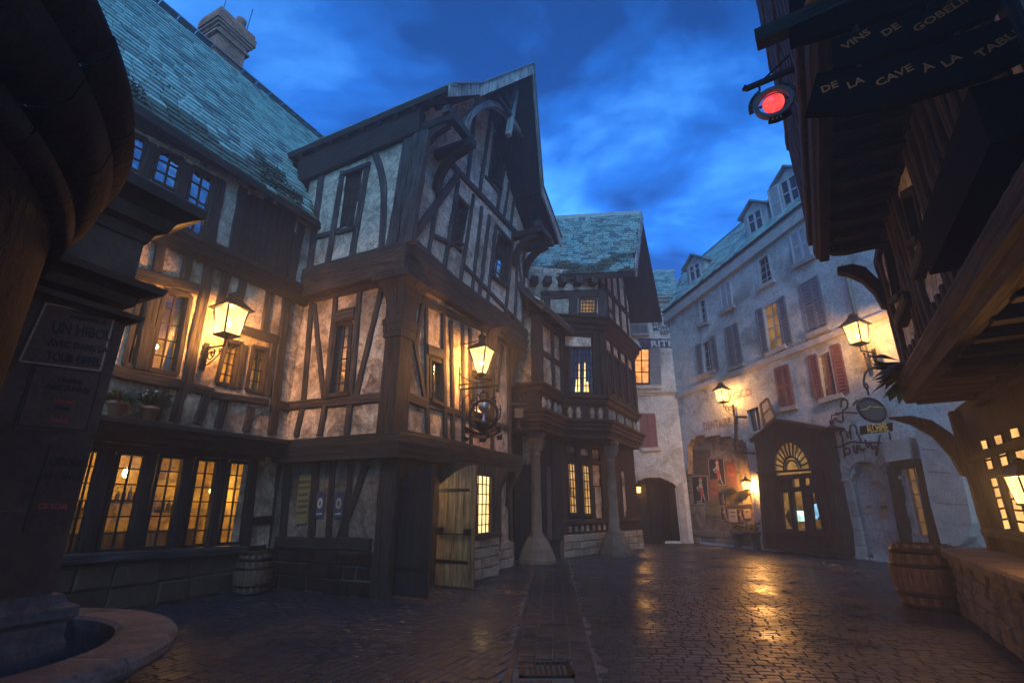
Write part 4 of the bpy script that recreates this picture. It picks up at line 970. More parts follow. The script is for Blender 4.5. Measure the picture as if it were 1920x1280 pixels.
# ================================================================== columned house with oriel and big slate roof
V2 = lambda x, y, z=0.0: Vector((x, y, z))
C = thing('columned_house', 'dark timber house with oriel on stone columns under a mossy slate roof', 'house', (1.7, 16.2, 0))
cP = [(-.75, 15.15), (.85, 14.4), (1.73, 16.2), (3.27, 16.5), (5.25, 20.1)]
def seg(a, b): 
    d = (b[0] - a[0], b[1] - a[1]); return Wall(a, d, (d[1], -d[0]))
CL, C1S, C2F, C2S = seg(cP[0], cP[1]), seg(cP[1], cP[2]), seg(cP[2], cP[3]), seg(cP[3], cP[4])
def ln(i): return math.hypot(cP[i + 1][0] - cP[i][0], cP[i + 1][1] - cP[i][1])
def house_c():
    pth = lambda z, k=0: [V2(*p, z) for p in cP[k:]]
    low = [(-.7, 0), (-.05, 0), (-.05, .1), (.0, .12), (.02, .2), (.1, .24), (.1, .32), (.16, .36), (.17, .45), (.26, .5), (.27, .58), (.2, .6), (-.7, .6)]
    sweep(pth(3.72), low, 1, OAK, 'cornice', C); sweep(pth(4.86), [(-.4, 0), (0, 0), (.05, .08), (.06, .14), (.15, .2), (.16, .28), (-.4, .3)], 1, OAK, 'cornice', C)
    sweep(pth(4.3), [(-.2, 0), (-.06, 0), (-.06, .58), (-.2, .58)], 1, OAK_DARK, 'balcony_panel', C)
    for w, L_, n in ((CL, ln(0), 0), (C1S, ln(1), 4), (C2F, ln(2), 4), (C2S, ln(3), 8)):
        for k in range(n):
            s_ = L_ * (k + .5 + (.12 if k % 2 == 0 else -.12)) / n
            nb = MB(); slab(nb, w, [(s_ - .12, 4.37), (s_ + .12, 4.37), (s_ + .12, 4.68), (s_ + .07, 4.78), (s_ - .07, 4.78), (s_ - .12, 4.68)], -.07, -.045); nb.build('niche', OAK_DARK, C)
            b = MB(); b.lathe([(.0, 0), (.09, 0), (.09, .04), (.055, .07), (.1, .17), (.1, .24), (.05, .33), (.075, .36), (.0, .38)], w.pt(s_, 4.36, -.03), 10); b.build('baluster', STONE, C)
        m = MB(); k = 0
        while k * .11 < L_:
            p = w.pt(k * .11 + .04, 0, 0); m.bar(w.pt(k * .11, 3.93, .06), w.pt(k * .11 + .055, 3.93, .06), .07, .08); k += 1
        if n: stuff(m.build('dentils', OAK_DARK, C))
    # oriel storey walls
    wl = lambda pts, w, name='post', wall=C2F, zz=Y1, **k: timber(C, wall, fr(zz, pts), w, name, mat=k.pop('mat', OAK_DARK), **k)
    def boards(wall, L_, z0, z1, name='board'):
        k = 0; a = 0
        while a < L_:
            w = min(.24, L_ - a); m = MB(); slab(m, wall, [(a + .004, z0), (a + w - .004, z0), (a + w - .004, z1), (a + .004, z1)], -.25, random.uniform(-.012, .006)); m.build(name, OAK_DARK, C); a += .24
    q = window(C, C2F, fr(P1, [(1066, 652), (1111, 652), (1113, 737), (1064, 737)]), 6, 6, GLASS_SKY, fw=.09, bw=.025, frame_mat=OAK_DARK, join=True, deep=.05, front=.12)
    gl = MB(); 
    for (a0, a1, b0, b1) in ((.36, .44, .35, 1), (.58, .68, .32, 1), (.25, .36, .7, .98), (.6, .78, .75, .98)):
        gl.quad(*[C2F.pt(*bil(q, a, b), .057) for a, b in ((a0 + .03, b0), (a1 - .03, b0), (a1, b1), (a0, b1))])
    gl.build('candle_glow', GLASS_WARM, C)
    boards(C2F, ln(2), 5.15, 7.42); boards(C2S, ln(3), 5.15, 7.42)
    m = MB(); m.quad(C2F.pt(.15, 6.9, .02), C2F.pt(1.1, 6.9, .02), C2F.pt(1.1, 7.25, .02), C2F.pt(.15, 7.25, .02)); m.build('plaster_panel', PLASTER_HI, C)
    for s_ in (.05, 1.25, 1.5): timber(C, C2F, [(s_, 5.15), (s_, 7.4)], .16, 'pilaster', n=.07, px=False, mat=OAK_DARK)
    for s_ in (.1, .95, 1.9, 2.9, 3.9): timber(C, C2S, [(s_, 5.15), (s_, 7.4)], .16, 'pilaster', n=.08, px=False, mat=OAK_DARK)
    for s_ in (.3, 1.2, 2.15, 3.15): 
        window(C, C2S, [(s_, 6.85), (s_ + .5, 6.85), (s_ + .5, 5.3), (s_, 5.3)], 3, 5, GLASS_SKY, fw=.07, px=False, frame_mat=OAK_DARK, join=True, deep=.03, front=.08)
        m = MB(); m.quad(C2S.pt(s_, 6.98, .015), C2S.pt(s_ + .5, 6.98, .015), C2S.pt(s_ + .5, 7.3, .015), C2S.pt(s_, 7.3, .015)); m.build('plaster_panel', PLASTER, C)
    # bay under the small lean-to roof
    plaster(C, C1S, [(0, 5.1), (ln(1), 5.1), (ln(1), 7.3), (0, 7.3)]); plaster(C, CL, [(0, 5.1), (ln(0), 5.1), (ln(0), 7.3), (0, 7.3)])
    for s_, w in ((.08, .26), (1.1, .2), (1.9, .2)): timber(C, C1S, [(s_, 5.15), (s_, 7.3)], w, 'post', px=False, mat=OAK_DARK)
    timber(C, C1S, [(0, 6.15), (2, 6.15)], .2, 'rail', px=False, mat=OAK_DARK); timber(C, C1S, [(0, 7.2), (2, 7.2)], .2, 'wall_plate', px=False, mat=OAK_DARK)
    for s_ in (.2, .8, 1.65): timber(C, CL, [(s_, 5.15), (s_, 7.3)], .3, 'post', px=False, mat=OAK_DARK)
    a = C1S.pt(-.5, 7.28, .42); b = C1S.pt(2.15, 7.28, .42); u = Vector((-N1[0] * 2.2, -N1[1] * 2.2, 2.3)); t = Vector((0, 0, .14))
    m = MB(); m.hexa([a, b, b + u, a + u, a + t, b + t, b + u + t, a + u + t]); lr = m.build('lean_to_roof', OAK_DARK, C)
    slate_roof(lr, a + t + Vector((0, 0, .02)), b - a, u, 2.65, u.length, .26, .2, 0, moss=1.0)
    m = MB(); m.bar(a + Vector((0, 0, .06)), b + Vector((0, 0, .06)), .22, .05); m.bar(a + Vector((0, 0, .06)), a + u + Vector((0, 0, .06)), .22, .05); m.build('bargeboard', OAK_BLUE, lr)
    # attic storey
    sweep([V2(.0, 15.87, 7.4), V2(*cP[2], 7.4), V2(*cP[3], 7.4), V2(*cP[4], 7.4)], [(-.5, 0), (.04, 0), (.06, .1), (.15, .16), (.17, .28), (.28, .34), (.3, .48), (.4, .5), (.4, .56), (-.5, .58)], 1, OAK_DARK, 'cornice', C)
    AT = Wall((cP[2][0], cP[2][1]), C2F.d, C2F.n)
    qa = AT.hits(fr(Y1, [(590, 722), (708, 722), (705, 832), (585, 832)]))
    plaster(C, AT, [(-2.2, 7.9), (ln(2), 7.9), (ln(2), 9.9), (-2.2, 9.9)], (qa,), mat=PLASTER_HI)
    window(C, AT, fr(Y1, [(590, 722), (708, 722), (705, 832), (585, 832)]), 5, 4, glow('lit_attic_pane', (1, .55, .2), .12, .8, 5.0, False), fw=.07, frame_mat=OAK_BLUE, bw=.03, deep=-.03)
    TA = lambda pts, w, name='post', **k: timber(C, AT, fr(Y1, pts), w, name, mat=OAK_BLUE, **k)
    TA([(300, 690), (720, 675)], .3, 'rail', n=.07); TA([(545, 690), (540, 850)], .32, n=.06); TA([(345, 690), (345, 850)], .24); TA([(758, 640), (765, 850)], .36, n=.07); TA([(560, 845), (730, 845)], .12, 'sill_beam', n=.08)
    for k, x in enumerate((250, 350, 465, 580, 695)):
        s_, z_ = AT.hit(*fr(Y1, [(x, 605)])[0], .3); m = MB(); m.bar(AT.pt(s_, z_ + .12, -.2), AT.pt(s_, z_ + .12, .42), .26, .24); m.build('joist_end', OAK_BLUE, C)
    SA = Wall(cP[3], C2S.d, C2S.n); plaster(C, SA, [(0, 7.9), (4.0, 7.9), (4.0, 10.0), (2.4, 13.2), (.9, 11.2), (0, 9.9)], mat=PLASTER_HI)
    for pts, w in (([(.12, 7.95), (.12, 10)], .3), ([(.8, 7.95), (.8, 10.8)], .2), ([(1.6, 7.95), (1.6, 11.8)], .2), ([(2.5, 7.95), (2.5, 12.6)], .22), ([(3.5, 7.95), (3.5, 10.8)], .2), ([(0, 9.5), (4, 9.5)], .24), ([(0, 8.75), (1.6, 8.75)], .14)): timber(C, SA, pts, w, 'stud', px=False, mat=OAK_DARK)
    # main roof
    e0, e1 = V2(-2.3, 16.64, 9.5), V2(4.46, 15.9, 9.5); al = (e1 - e0); up = V2(1.21, 2.4, 4.05); t = Vector((0, 0, .12))
    m = MB(); m.hexa([e0, e1, e1 + up, e0 + up, e0 + t, e1 + t, e1 + up + t, e0 + up + t]); roof = m.build('roof', OAK_DARK, C)
    dn = V2(1.21, 2.4, -4.05); m = MB(); m.hexa([e0 + up, e1 + up, e1 + up + dn, e0 + up + dn, e0 + up + t, e1 + up + t, e1 + up + dn + t, e0 + up + dn + t]); m.build('rear_slope', OAK_DARK, roof)
    slate_roof(roof, e0 + t + Vector((0, 0, .03)), al, up, al.length, up.length, .25, .165, 0, moss=1.9, clip=None)
    pts = []
    for _ in range(1300):
        c, h = random.uniform(2.6, al.length), abs(random.gauss(.3, .6))
        if mnoise.noise((c * 1.3, h * 1.5, 31)) > .0 + h * .13 and h < 2: pts.append(e0 + t + al.normalized() * c + up.normalized() * h + Vector((0, -.05, .02)))
    tuft_field(roof, pts, .03)
    m = MB(); m.bar(e1 + Vector((.02, 0, .05)), e1 + up + Vector((.02, 0, .05)), .3, .06, (0, 0, 1)); m.build('bargeboard', OAK_GREY, roof)
    m = MB(); m.bar(e0 + Vector((0, 0, .0)), e1, .16, .06); m.build('eave_board', OAK_DARK, roof); m = MB(); m.bar(e0 + up + t * 1.3, e1 + up + t * 1.3, .16, .12); m.build('ridge_capping', LEAD, roof)
    # ground floor under the oriel
    G = seg((1.6, 16.55), (4.95, 20.0)); G2 = seg((-.9, 15.9), (1.6, 16.55)); cl = MB(); slab(cl, seg((-4.5, 15.3), (-.9, 15.9)), [(0, 0), (3.65, 0), (3.65, 8.2), (0, 8.2)], -.4, 0); cl.build('side_wall', OAK_DARK, C)
    for w_, L_ in ((G, 4.8), (G2, 2.58)):
        m = MB(); slab(m, w_, [(0, 0), (L_, 0), (L_, 4.2), (0, 4.2)], -.3, -.03); m.build('ground_wall', OAK_DARK, C)
    for quad in ([(390, 595), (440, 603), (455, 908), (403, 905)], [(476, 608), (524, 615), (540, 912), (490, 910)]):
        window(C, G, fr(Y2, quad), 3, 6, GLASS_LIT, fw=.09, bw=.03, frame_mat=OAK_DARK, deep=.0, front=.06, join=False)
    for quad in ([(548, 612), (588, 615), (590, 735), (552, 735)], [(560, 745), (600, 745), (605, 925), (570, 930)], [(390, 500), (440, 508), (440, 540), (392, 535)], [(478, 515), (525, 520), (522, 555), (478, 550)], [(548, 522), (580, 525), (580, 570), (548, 570)], [(720, 650), (735, 650), (750, 920), (740, 920)]):
        hq = G.hits(fr(Y2, quad)); plaster(C, G, hq, n=-.005, cell=.06, amp=.008)
    for pts, w in (([(455, 500), (470, 930)], .2), ([(535, 520), (555, 950)], .2), ([(600, 560), (625, 950)], .16), ([(375, 480), (388, 1060)], .3)): timber(C, G, fr(Y2, pts), w, 'post', n=.05, mat=OAK_DARK)
    timber(C, G, fr(Y2, [(385, 575), (600, 600)]), .14, 'rail', n=.06, mat=OAK_DARK); timber(C, G, [(0, 1.05), (4.8, 1.05)], .18, 'rail', px=False, n=.09, mat=OAK)
    for k in range(9): m = MB(); slab(m, G, [(.35 + k * .33, .76), (.5 + k * .33, .76), (.5 + k * .33, .93), (.35 + k * .33, .93)], -.02, .0); m.build('plaster_panel', PLASTER, C)
    stone_course(C, G, -.05, 4.8, 0, .68, .12, STONE, .23, .3, .6); stone_course(C, G2, -.2, 1.0, 0, .5, .1, STONE, .25)
    m = MB(); q = G2.hits(fr(Y2, [(128, 440), (175, 440), (175, 610), (128, 610)])); slab(m, G2, q, -.02, .01); m.build('plaster_panel', PLASTER, C)
    for pts, w in (([(95, 560), (95, 1050)], .2), ([(255, 450), (262, 1060)], .2), ([(330, 470), (345, 1060)], .38), ([(210, 640), (280, 640)], .1)): timber(C, G2, fr(Y2, pts), w, 'post', n=.09, mat=OAK_DARK)
    q = G2.hits(fr(Y2, [(270, 620), (302, 620), (305, 1060), (275, 1060)])); m = MB(); slab(m, G2, q, -.02, .02); m.build('door', flat_mat('faded_red_door', (.10, .035, .028), .7, 0, .3), C)
    st = MB(); p = ground(*fr(Y2, [(335, 1165)])[0]); st.hexa([p + V2(-.35, -.2), p + V2(.35, .3), p + V2(.1, .8), p + V2(-.6, .3)] + [p + V2(-.35, -.2, .17), p + V2(.35, .3, .17), p + V2(.1, .8, .17), p + V2(-.6, .3, .17)]); st.build('doorstep', STONE_GREY, C)
    # columns
    for (px, rb) in (((1008, 1056), .155), ((1158, 1042), .165)):
        base = ground(*px); base.z = 0; base += V2(0, .25)
        m = MB(); rings = []
        for z, h in ((0, .5), (.1, .5), (.35, .42), (.66, .26), (.7, .25)): rings.append([base + V2(math.cos(a) * h * 1.15, math.sin(a) * h * 1.15, z) for a in [math.pi / 8 + k * math.pi / 4 for k in range(8)]])
        m.loft(rings); col = m.build('column_plinth', STONE_COL, C)
        m = MB(); r = rb; m.lathe([(r * 1.35, .68), (r * 1.4, .74), (r * 1.25, .78), (r * 1.08, .82), (r, 1.6), (r * .93, 3.0), (r * 1.1, 3.02), (r * 1.12, 3.08), (r * .95, 3.12)], base, 20); m.build('column_shaft', STONE_COL, C)
        m = MB(); m.lathe([(r * .95, 3.1), (r * 1.1, 3.25), (r * 1.5, 3.42), (r * 1.7, 3.5), (r * 1.75, 3.56), (r * 2.1, 3.6), (r * 2.1, 3.72), (0, 3.72)], base, 8, smooth=False)
        for k in range(8):
            a = k * math.pi / 4; d = V2(math.cos(a), math.sin(a)); m.bar(base + d * r * 1.2 + V2(0, 0, 3.2), base + d * r * 1.85 + V2(0, 0, 3.5), .07, .05)
        m.build('capital', STONE_COL, C)
    m = MB(); pr = [(-.1, 3.0), (.0, 3.0), (.12, 3.3), (.35, 3.55), (.75, 3.74), (-.1, 3.74)]
    base = ground(1158, 1042); bw = Wall((base.x, base.y + .25), (-.3, .95), (.95, .3)); m.v = []
    for ds in (-.12, .12): m.v += [V2(base.x, base.y + .25, 0) + Vector((C2S.d[0], C2S.d[1], 0)) * n + Vector((C2S.n[0], C2S.n[1], 0)) * ds + V2(0, 0, z) for n, z in pr]
    k = len(pr); m.face(range(k)); m.face(range(2 * k - 1, k - 1, -1))
    for q in range(k): m.face((q, (q + 1) % k, k + (q + 1) % k, k + q))
    m.build('column_bracket', OAK_DARK, C)
house_c()

# ================================================================== rendered stone building at the end of the street
E = thing('rendered_building', 'four storey grey rendered building with shutters, dormers and slate mansard', 'building', (7.87, 22.7, 0))
W = Wall((7.87, 22.7), (.40, -.917), (-.917, -.40)); K = Wall((7.87, 22.7), (-.998, .06), (-.06, -.998))
SH_GREY = flat_mat('grey_shutter_paint', (.13, .135, .15), .6, 0, .25); SH_PALE = flat_mat('pale_shutter_paint', (.36, .37, .38), .6, 0, .2); SH_RED = flat_mat('faded_red_shutter_paint', (.15, .052, .046), .65, 0, .3)
FRAME_PALE = flat_mat('pale_window_paint', (.34, .34, .34), .6, 0, .2)
STONE_PALE = stone_mat('pale_dressed_stone', (.24, .22, .20), (.40, .37, .34), .8)
def building_e():
    c0, c1 = W.hit(1279, 565, .1), W.hit(1528, 372, .1); sl = (c1[1] - c0[1]) / (c1[0] - c0[0])
    zc = lambda s_: c0[1] + sl * (s_ - c0[0])
    holes = []; later = []
    f1 = lambda pts: fr(Y3, pts)
    # upper row
    def win(z, q, cols=2, rows=4, pane=GLASS_SKY, **k):
        qq = W.hits(fr(z, q)); holes.append(qq); later.append((W, qq, cols, rows, pane, k))
    win(Y3, [(508, 825), (548, 808), (568, 962), (520, 985)]); win(Y3, [(878, 572), (944, 522), (975, 690), (892, 742)]); win(Y3, [(528, 1092), (575, 1066), (600, 1275), (545, 1300)])
    win(Y3, [(912, 862), (1000, 818), (1040, 1105), (945, 1150)], pane=GLASS_DIM); win(Y4, [(1195, 25), (1270, -15), (1318, 255), (1228, 275)], pane=GLASS_DARK); win(X4, [(748, 590), (930, 520), (975, 870), (815, 925)], 2, 1)
    win(Y7, [(290, 420), (345, 412), (412, 690), (350, 695)], 2, 5, pane=GLASS_DARK)
    # alcove, arched doorway
    alc = W.hits(fr(X1, [(20, 1155), (24, 480), (100, 470), (104, 190), (130, 125), (210, 95), (330, 85), (450, 90), (560, 105), (640, 128), (688, 180), (715, 400), (770, 900), (790, 1180)])); alc = [(a, max(z, -.05)) for a, z in alc]; holes.append(alc)
    dr = fr(Y7, [(45, 770), (75, 470), (100, 405), (150, 390), (195, 410), (215, 455), (250, 600), (262, 770)]); drw = [(a, max(z, -.05)) for a, z in W.hits(dr)]; holes.append(drw)
    holes.append(W.hits(fr(X2, [(250, 1010), (250, 330), (395, 262), (545, 330), (660, 1010)])))
    s_end = 15.0
    plaster(E, W, [(-.02, -.02), (s_end, -.02), (s_end, zc(s_end)), (-.02, zc(-.02))], holes, cell=.11, amp=.012, mat=RENDER)
    for wl, qq, cols, rows, pane, k in later: window(E, wl, qq, cols, rows, pane, px=False, fw=.07, bw=.035, frame_mat=FRAME_PALE, deep=-.12, sill=False, **k)
    for z, q in ((Y3, [(508, 985), (572, 960)]), (Y3, [(880, 755), (992, 695)]), (Y3, [(652, 905), (740, 855)]), (Y3, [(1108, 615), (1245, 545)]), (Y3, [(510, 1305), (620, 1262)]), (Y3, [(700, 1258), (800, 1222)]), (Y3, [(940, 1170), (1065, 1108)]), (Y3, [(1195, 1050), (1340, 990)]), (Y4, [(970, 350), (1078, 328)]), (Y4, [(1215, 298), (1355, 258)])):
        a, b = W.hits(fr(z, q)); m = MB(); strip(m, W, a, b, .16, -.05, .14); m.build('window_sill', STONE_PALE, E)
    for z, q, mt in ((Y3, [(640, 725), (668, 712), (690, 868), (658, 884)], SH_PALE), (Y3, [(672, 710), (704, 697), (722, 850), (694, 866)], SH_PALE), (Y3, [(1085, 408), (1130, 380), (1172, 570), (1118, 598)], SH_PALE), (Y3, [(1136, 376), (1180, 348), (1222, 540), (1178, 566)], SH_PALE),
                     (Y3, [(490, 1108), (520, 1095), (540, 1298), (510, 1312)], SH_GREY), (Y3, [(580, 1060), (608, 1044), (638, 1255), (605, 1272)], SH_GREY), (Y3, [(672, 1000), (708, 983), (745, 1235), (705, 1252)], SH_GREY), (Y3, [(714, 980), (748, 962), (790, 1212), (750, 1232)], SH_GREY),
                     (Y3, [(870, 885), (905, 868), (945, 1138), (912, 1158)], SH_GREY), (Y3, [(1002, 822), (1045, 792), (1098, 1080), (1050, 1108)], SH_GREY), (Y3, [(1145, 728), (1200, 698), (1262, 1008), (1205, 1032)], SH_GREY), (Y3, [(1206, 694), (1256, 666), (1322, 982), (1268, 1006)], SH_GREY),
                     (Y4, [(938, 100), (975, 90), (1018, 328), (975, 338)], SH_RED), (Y4, [(980, 88), (1016, 76), (1060, 320), (1022, 328)], SH_RED), (Y4, [(1138, 28), (1186, 15), (1230, 272), (1190, 284)], SH_RED), (Y4, [(1278, -35), (1325, -48), (1382, 236), (1330, 255)], SH_RED)):
        shutter(E, W, fr(z, q), mt)
    for q in ([(1235, 25), (1268, 12), (1312, 255), (1262, 268)],): shutter(E, W, fr(Y4, q), SH_RED, n=-.07)
    # cornice, string course
    sweep([W.pt(-.4, zc(-.4) - .45), W.pt(s_end, zc(s_end) - .45)], [(-.2, 0), (.04, 0), (.08, .1), (.09, .2), (.22, .28), (.24, .38), (.34, .44), (.34, .52), (-.2, .55)], -1, STONE_PALE, 'cornice', E)
    a, b = W.hit(1302, 735), W.hit(1497, 660); s2 = (b[1] - a[1]) / (b[0] - a[0]); zs = lambda s_: a[1] + s2 * (s_ - a[0])
    sweep([W.pt(-.1, zs(-.1)), W.pt(s_end, zs(s_end))], [(-.1, 0), (.04, .0), (.06, .08), (.12, .12), (.12, .2), (-.1, .22)], -1, STONE_PALE, 'string_course', E)
    # alcove back
    AB = W.off(-.3); m = MB(); 
    pts = [W.pt(s_, z, 0) for s_, z in alc]; ptb = [W.pt(s_, z, -.3) for s_, z in alc]
    for k in range(len(pts)): m.quad(pts[k], pts[(k + 1) % len(pts)], ptb[(k + 1) % len(pts)], ptb[k])
    BROWN = plaster_mat('alcove_plaster', (.36, .27, .18), (.25, .18, .115), (.11, .08, .05), .01, .4); m.build('alcove_reveal', BROWN, E)
    sx = [p[0] for p in alc]; plaster(E, AB, [(min(sx) - .3, -.02), (max(sx) + .3, -.02), (max(sx) + .3, 5.2), (min(sx) - .3, 5.2)], mat=BROWN, amp=.01)
    stone_course(E, AB, min(sx), max(sx), 0, .55, .05, STONE, .27, .5, .9)
    # blind arched doorway with stone surround
    DB = W.off(-.3); sx = [p[0] for p in drw]; mx = max(p[1] for p in drw); plaster(E, DB, [(min(sx) - .2, -.02), (max(sx) + .2, -.02), (max(sx) + .2, mx + .2), (min(sx) - .2, mx + .2)], mat=RENDER, cell=.1)
    m = MB(); 
    for k in range(len(drw)): p, q = drw[k], drw[(k + 1) % len(drw)]; m.quad(W.pt(*p, 0), W.pt(*q, 0), W.pt(*q, -.3), W.pt(*p, -.3))
    m.build('door_reveal', STONE_PALE, E)
    op = drw[1:7]; cx = sum(p[0] for p in op) / 6; cz = op[0][1]; x0, x1 = drw[1][0], drw[6][0]; lft, rgt = min(x0, x1), max(x0, x1); rad = (rgt - lft) / 2; mid = (rgt + lft) / 2; hh = mx - cz
    for k in range(11):
        a0, a1 = math.pi * k / 11 + .012, math.pi * (k + 1) / 11 - .012; m = MB(); e = .34 if k != 5 else .42
        slab(m, W, [(mid + math.cos(a0) * rad, cz + math.sin(a0) * hh), (mid + math.cos(a0) * (rad + e), cz + math.sin(a0) * (hh + e)), (mid + math.cos(a1) * (rad + e), cz + math.sin(a1) * (hh + e)), (mid + math.cos(a1) * rad, cz + math.sin(a1) * hh)], -.1, .07 + random.uniform(0, .02)); m.build('arch_stone', STONE_PALE, E)
    for sgn, xx in ((-1, lft), (1, rgt)):
        z = 0; k = 0
        while z < cz - .05:
            h = min(.42, cz - z); w = .5 if k % 2 else .32; m = MB(); slab(m, W, [(xx, z + .01), (xx + sgn * w, z + .01), (xx + sgn * w, z + h - .01), (xx, z + h - .01)], -.1, .05 + random.uniform(0, .02)); m.build('quoin_stone', STONE_PALE, E); z += h; k += 1
        m = MB(); slab(m, W, [(xx, cz - .02), (xx + sgn * .5, cz - .02), (xx + sgn * .5, cz + .08), (xx, cz + .08)], -.05, .16); m.build('impost', STONE_PALE, E)
    # small shop window with hood, curved buttress
    qh = W.hits(fr(Y7, [(232, 325), (335, 300), (345, 385), (250, 400)])); m = MB(); slab(m, W, qh, -.05, .42); m.build('window_hood', STONE_PALE, E)
    qf = W.hits(fr(Y7, [(255, 410), (372, 400), (435, 735), (318, 745)])); m = MB()
    for a, b in ((0, 1), (1, 2), (2, 3), (3, 0)): strip(m, W, qf[a], qf[b], .2, -.15, .3)
    m.build('shop_window_frame', OAK_DARK, E)
    # back wall across the end of the street
    ar = fr(Y4, [(85, 1140), (75, 800), (120, 765), (180, 750), (250, 752), (320, 780), (345, 805), (375, 1140)]); arw = [(a, max(z, -.05)) for a, z in K.hits(ar)]
    wq = K.hits(fr(P1, [(1187, 652), (1217, 652), (1217, 718), (1190, 718)]))
    plaster(E, K, [(-.02, -.02), (6.5, -.02), (6.5, 11.4), (-.02, 11.4)], [arw, wq], cell=.11, amp=.012, mat=RENDER)
    window(E, K, wq, 2, 3, glow('orange_lit_pane', (1, .36, .1), .5, .8, 2.2, False), px=False, fw=.08, bw=.05, frame_mat=OAK_DARK, deep=-.1, sill=False)
    m = MB()
    for k in range(len(arw)): p, q = arw[k], arw[(k + 1) % len(arw)]; m.quad(K.pt(*p, 0), K.pt(*q, 0), K.pt(*q, -1.6), K.pt(*p, -1.6))
    xs = [p[0] for p in arw]; m.quad(K.pt(min(xs) - .1, -.02, -1.6), K.pt(max(xs) + .1, -.02, -1.6), K.pt(max(xs) + .1, 4.2, -1.6), K.pt(min(xs) - .1, 4.2, -1.6)); m.build('passage_wall', OAK_DARK, E)
    for k, (u0, u1) in enumerate(((1190, 1212), (1222, 1242), (1243, 1262))):
        q = K.hits(fr(P1, [(u0, 905), (u1, 905), (u1, 1013), (u0, 1013)]), -1.5); m = MB(); slab(m, K, q, -1.58, -1.5); m.build('passage_door', BLACKWOOD if k == 0 else OAK_DARK, E)
    top = arw[1:7]; m_ = (top[0][0] + top[-1][0]) / 2
    for k in range(5):
        p, q = top[k], top[k + 1]; m = MB(); slab(m, K, [p, q, (q[0], q[1] + .32), (p[0], p[1] + .32)], -.08, .05); m.build('arch_stone', STONE_PALE, E)
    for x in (top[0][0], top[-1][0]):
        sg = 1 if x > m_ else -1; m = MB(); slab(m, K, [(x, 0), (x + sg * .3, 0), (x + sg * .3, top[0][1] + .2), (x, top[0][1])], -.08, .04); m.build('arch_jamb', STONE_PALE, E)
    sweep([K.pt(6.5, 11.05), K.pt(-.3, 11.05)], [(-.2, 0), (.04, 0), (.08, .1), (.09, .2), (.22, .28), (.24, .38), (.34, .44), (.34, .52), (-.2, .55)], 1, STONE_PALE, 'cornice', E)
    zb = K.hit(1240, 737)[1]; sweep([K.pt(6.5, zb - .1), K.pt(-.1, zb - .1)], [(-.1, 0), (.04, .0), (.06, .08), (.12, .12), (.12, .2), (-.1, .22)], 1, STONE_PALE, 'string_course', E)
    for z, q, mt in ((Y4, [(130, 372), (170, 372), (182, 572), (136, 572)], SH_RED), (Y4, [(174, 372), (214, 372), (232, 572), (186, 572)], SH_RED), (Y1, [(972, 852), (1032, 850), (1040, 982), (976, 990)], SH_GREY), (Y1, [(1036, 850), (1090, 848), (1100, 978), (1044, 982)], SH_GREY), (P1, [(1218, 654), (1235, 654), (1238, 720), (1219, 720)], SH_GREY), (P1, [(1170, 654), (1185, 654), (1187, 720), (1172, 720)], SH_GREY)): shutter(E, K, fr(z, q), mt)
    for z, q in ((Y4, [(132, 585), (250, 580)]), (Y1, [(975, 995), (1105, 990)]), (P1, [(1180, 725), (1238, 725)])): a, b = K.hits(fr(z, q)); m = MB(); strip(m, K, a, b, .16, -.05, .14); m.build('window_sill', STONE_PALE, E)
    # painted lettering fading on the wall
    PB = paint('faded_blue_paint', (.045, .055, .10), .36); PW = paint('faded_white_paint', (.45, .45, .45), .36); PR = paint('faded_red_paint', (.30, .15, .115), .52)
    for z, q in ((Y1, [(1085, 775), (1280, 792), (1280, 850), (1085, 850)]), (Y1, [(1020, 1015), (1335, 1025), (1335, 1088), (1050, 1088)])):
        hq = K.hits(fr(z, q)); m = MB(); mm = MB(); ii = [K.pt(a, zz, .03) for a, zz in hq]; m.quad(*ii); m.build('painted_band', PB, E)
    def on(wall, zf, x, y, body, hpx, mt, roll=0.0, n=.035, **k):
        (u, v), = fr(zf, [(x, y)]); s_, z_ = wall.hit(u, v, n); p = wall.pt(s_, z_, n); d = (p - cam.location).dot(Vector((0, CT, ST))); h = hpx / zf[2] / F * d
        return text(E, body, wall.mat(p, roll), h * 1.4, mt, 'painted_lettering', **k)
    on(K, Y1, 1190, 818, 'LS', 55, PW, xs=1.3); on(K, Y1, 1205, 1058, 'RITE', 48, PW, xs=1.3); on(K, Y1, 1200, 905, 'RUE DE', 30, PB, .16); on(K, Y1, 1240, 935, 'MONTMO', 32, PB, .16); on(K, Y1, 1262, 968, 'RENCY', 32, PB, .16)
    on(W, X4, 610, 390, 'MAGICO', 110, PR, 0.02, xs=.8); on(W, X4, 330, 790, 'DENTAIRE', 110, PR, 0, xs=.7)
    # roofs
    def zr(s_): return zc(s_) + .1
    a, b = W.pt(-.2, zr(-.2), .25), W.pt(s_end, zr(s_end), .25); up = Vector((-W.n[0] * 1.7, -W.n[1] * 1.7, 2.5)); t = Vector((0, 0, .1))
    m = MB(); m.hexa([a, b, b + up, a + up, a - t, b - t, b + up - t, a + up - t]); rw = m.build('roof', OAK_DARK, E); slate_roof(rw, a + Vector((0, 0, .03)), b - a, up, (b - a).length, up.length, .28, .19, 0)
    m = MB(); m.bar(a + up, b + up, .16, .14); m.build('ridge_capping', LEAD, rw); m = MB(); dn = Vector((-W.n[0] * 3, -W.n[1] * 3, .2)); m.quad(a + up, b + up, b + up + dn, a + up + dn); m.build('flat_roof', LEAD, rw)
    a, b = K.pt(6.5, 11.6, .25), K.pt(.1, 11.6, .25); up = Vector((-K.n[0] * 1.9, -K.n[1] * 1.9, 2.35))
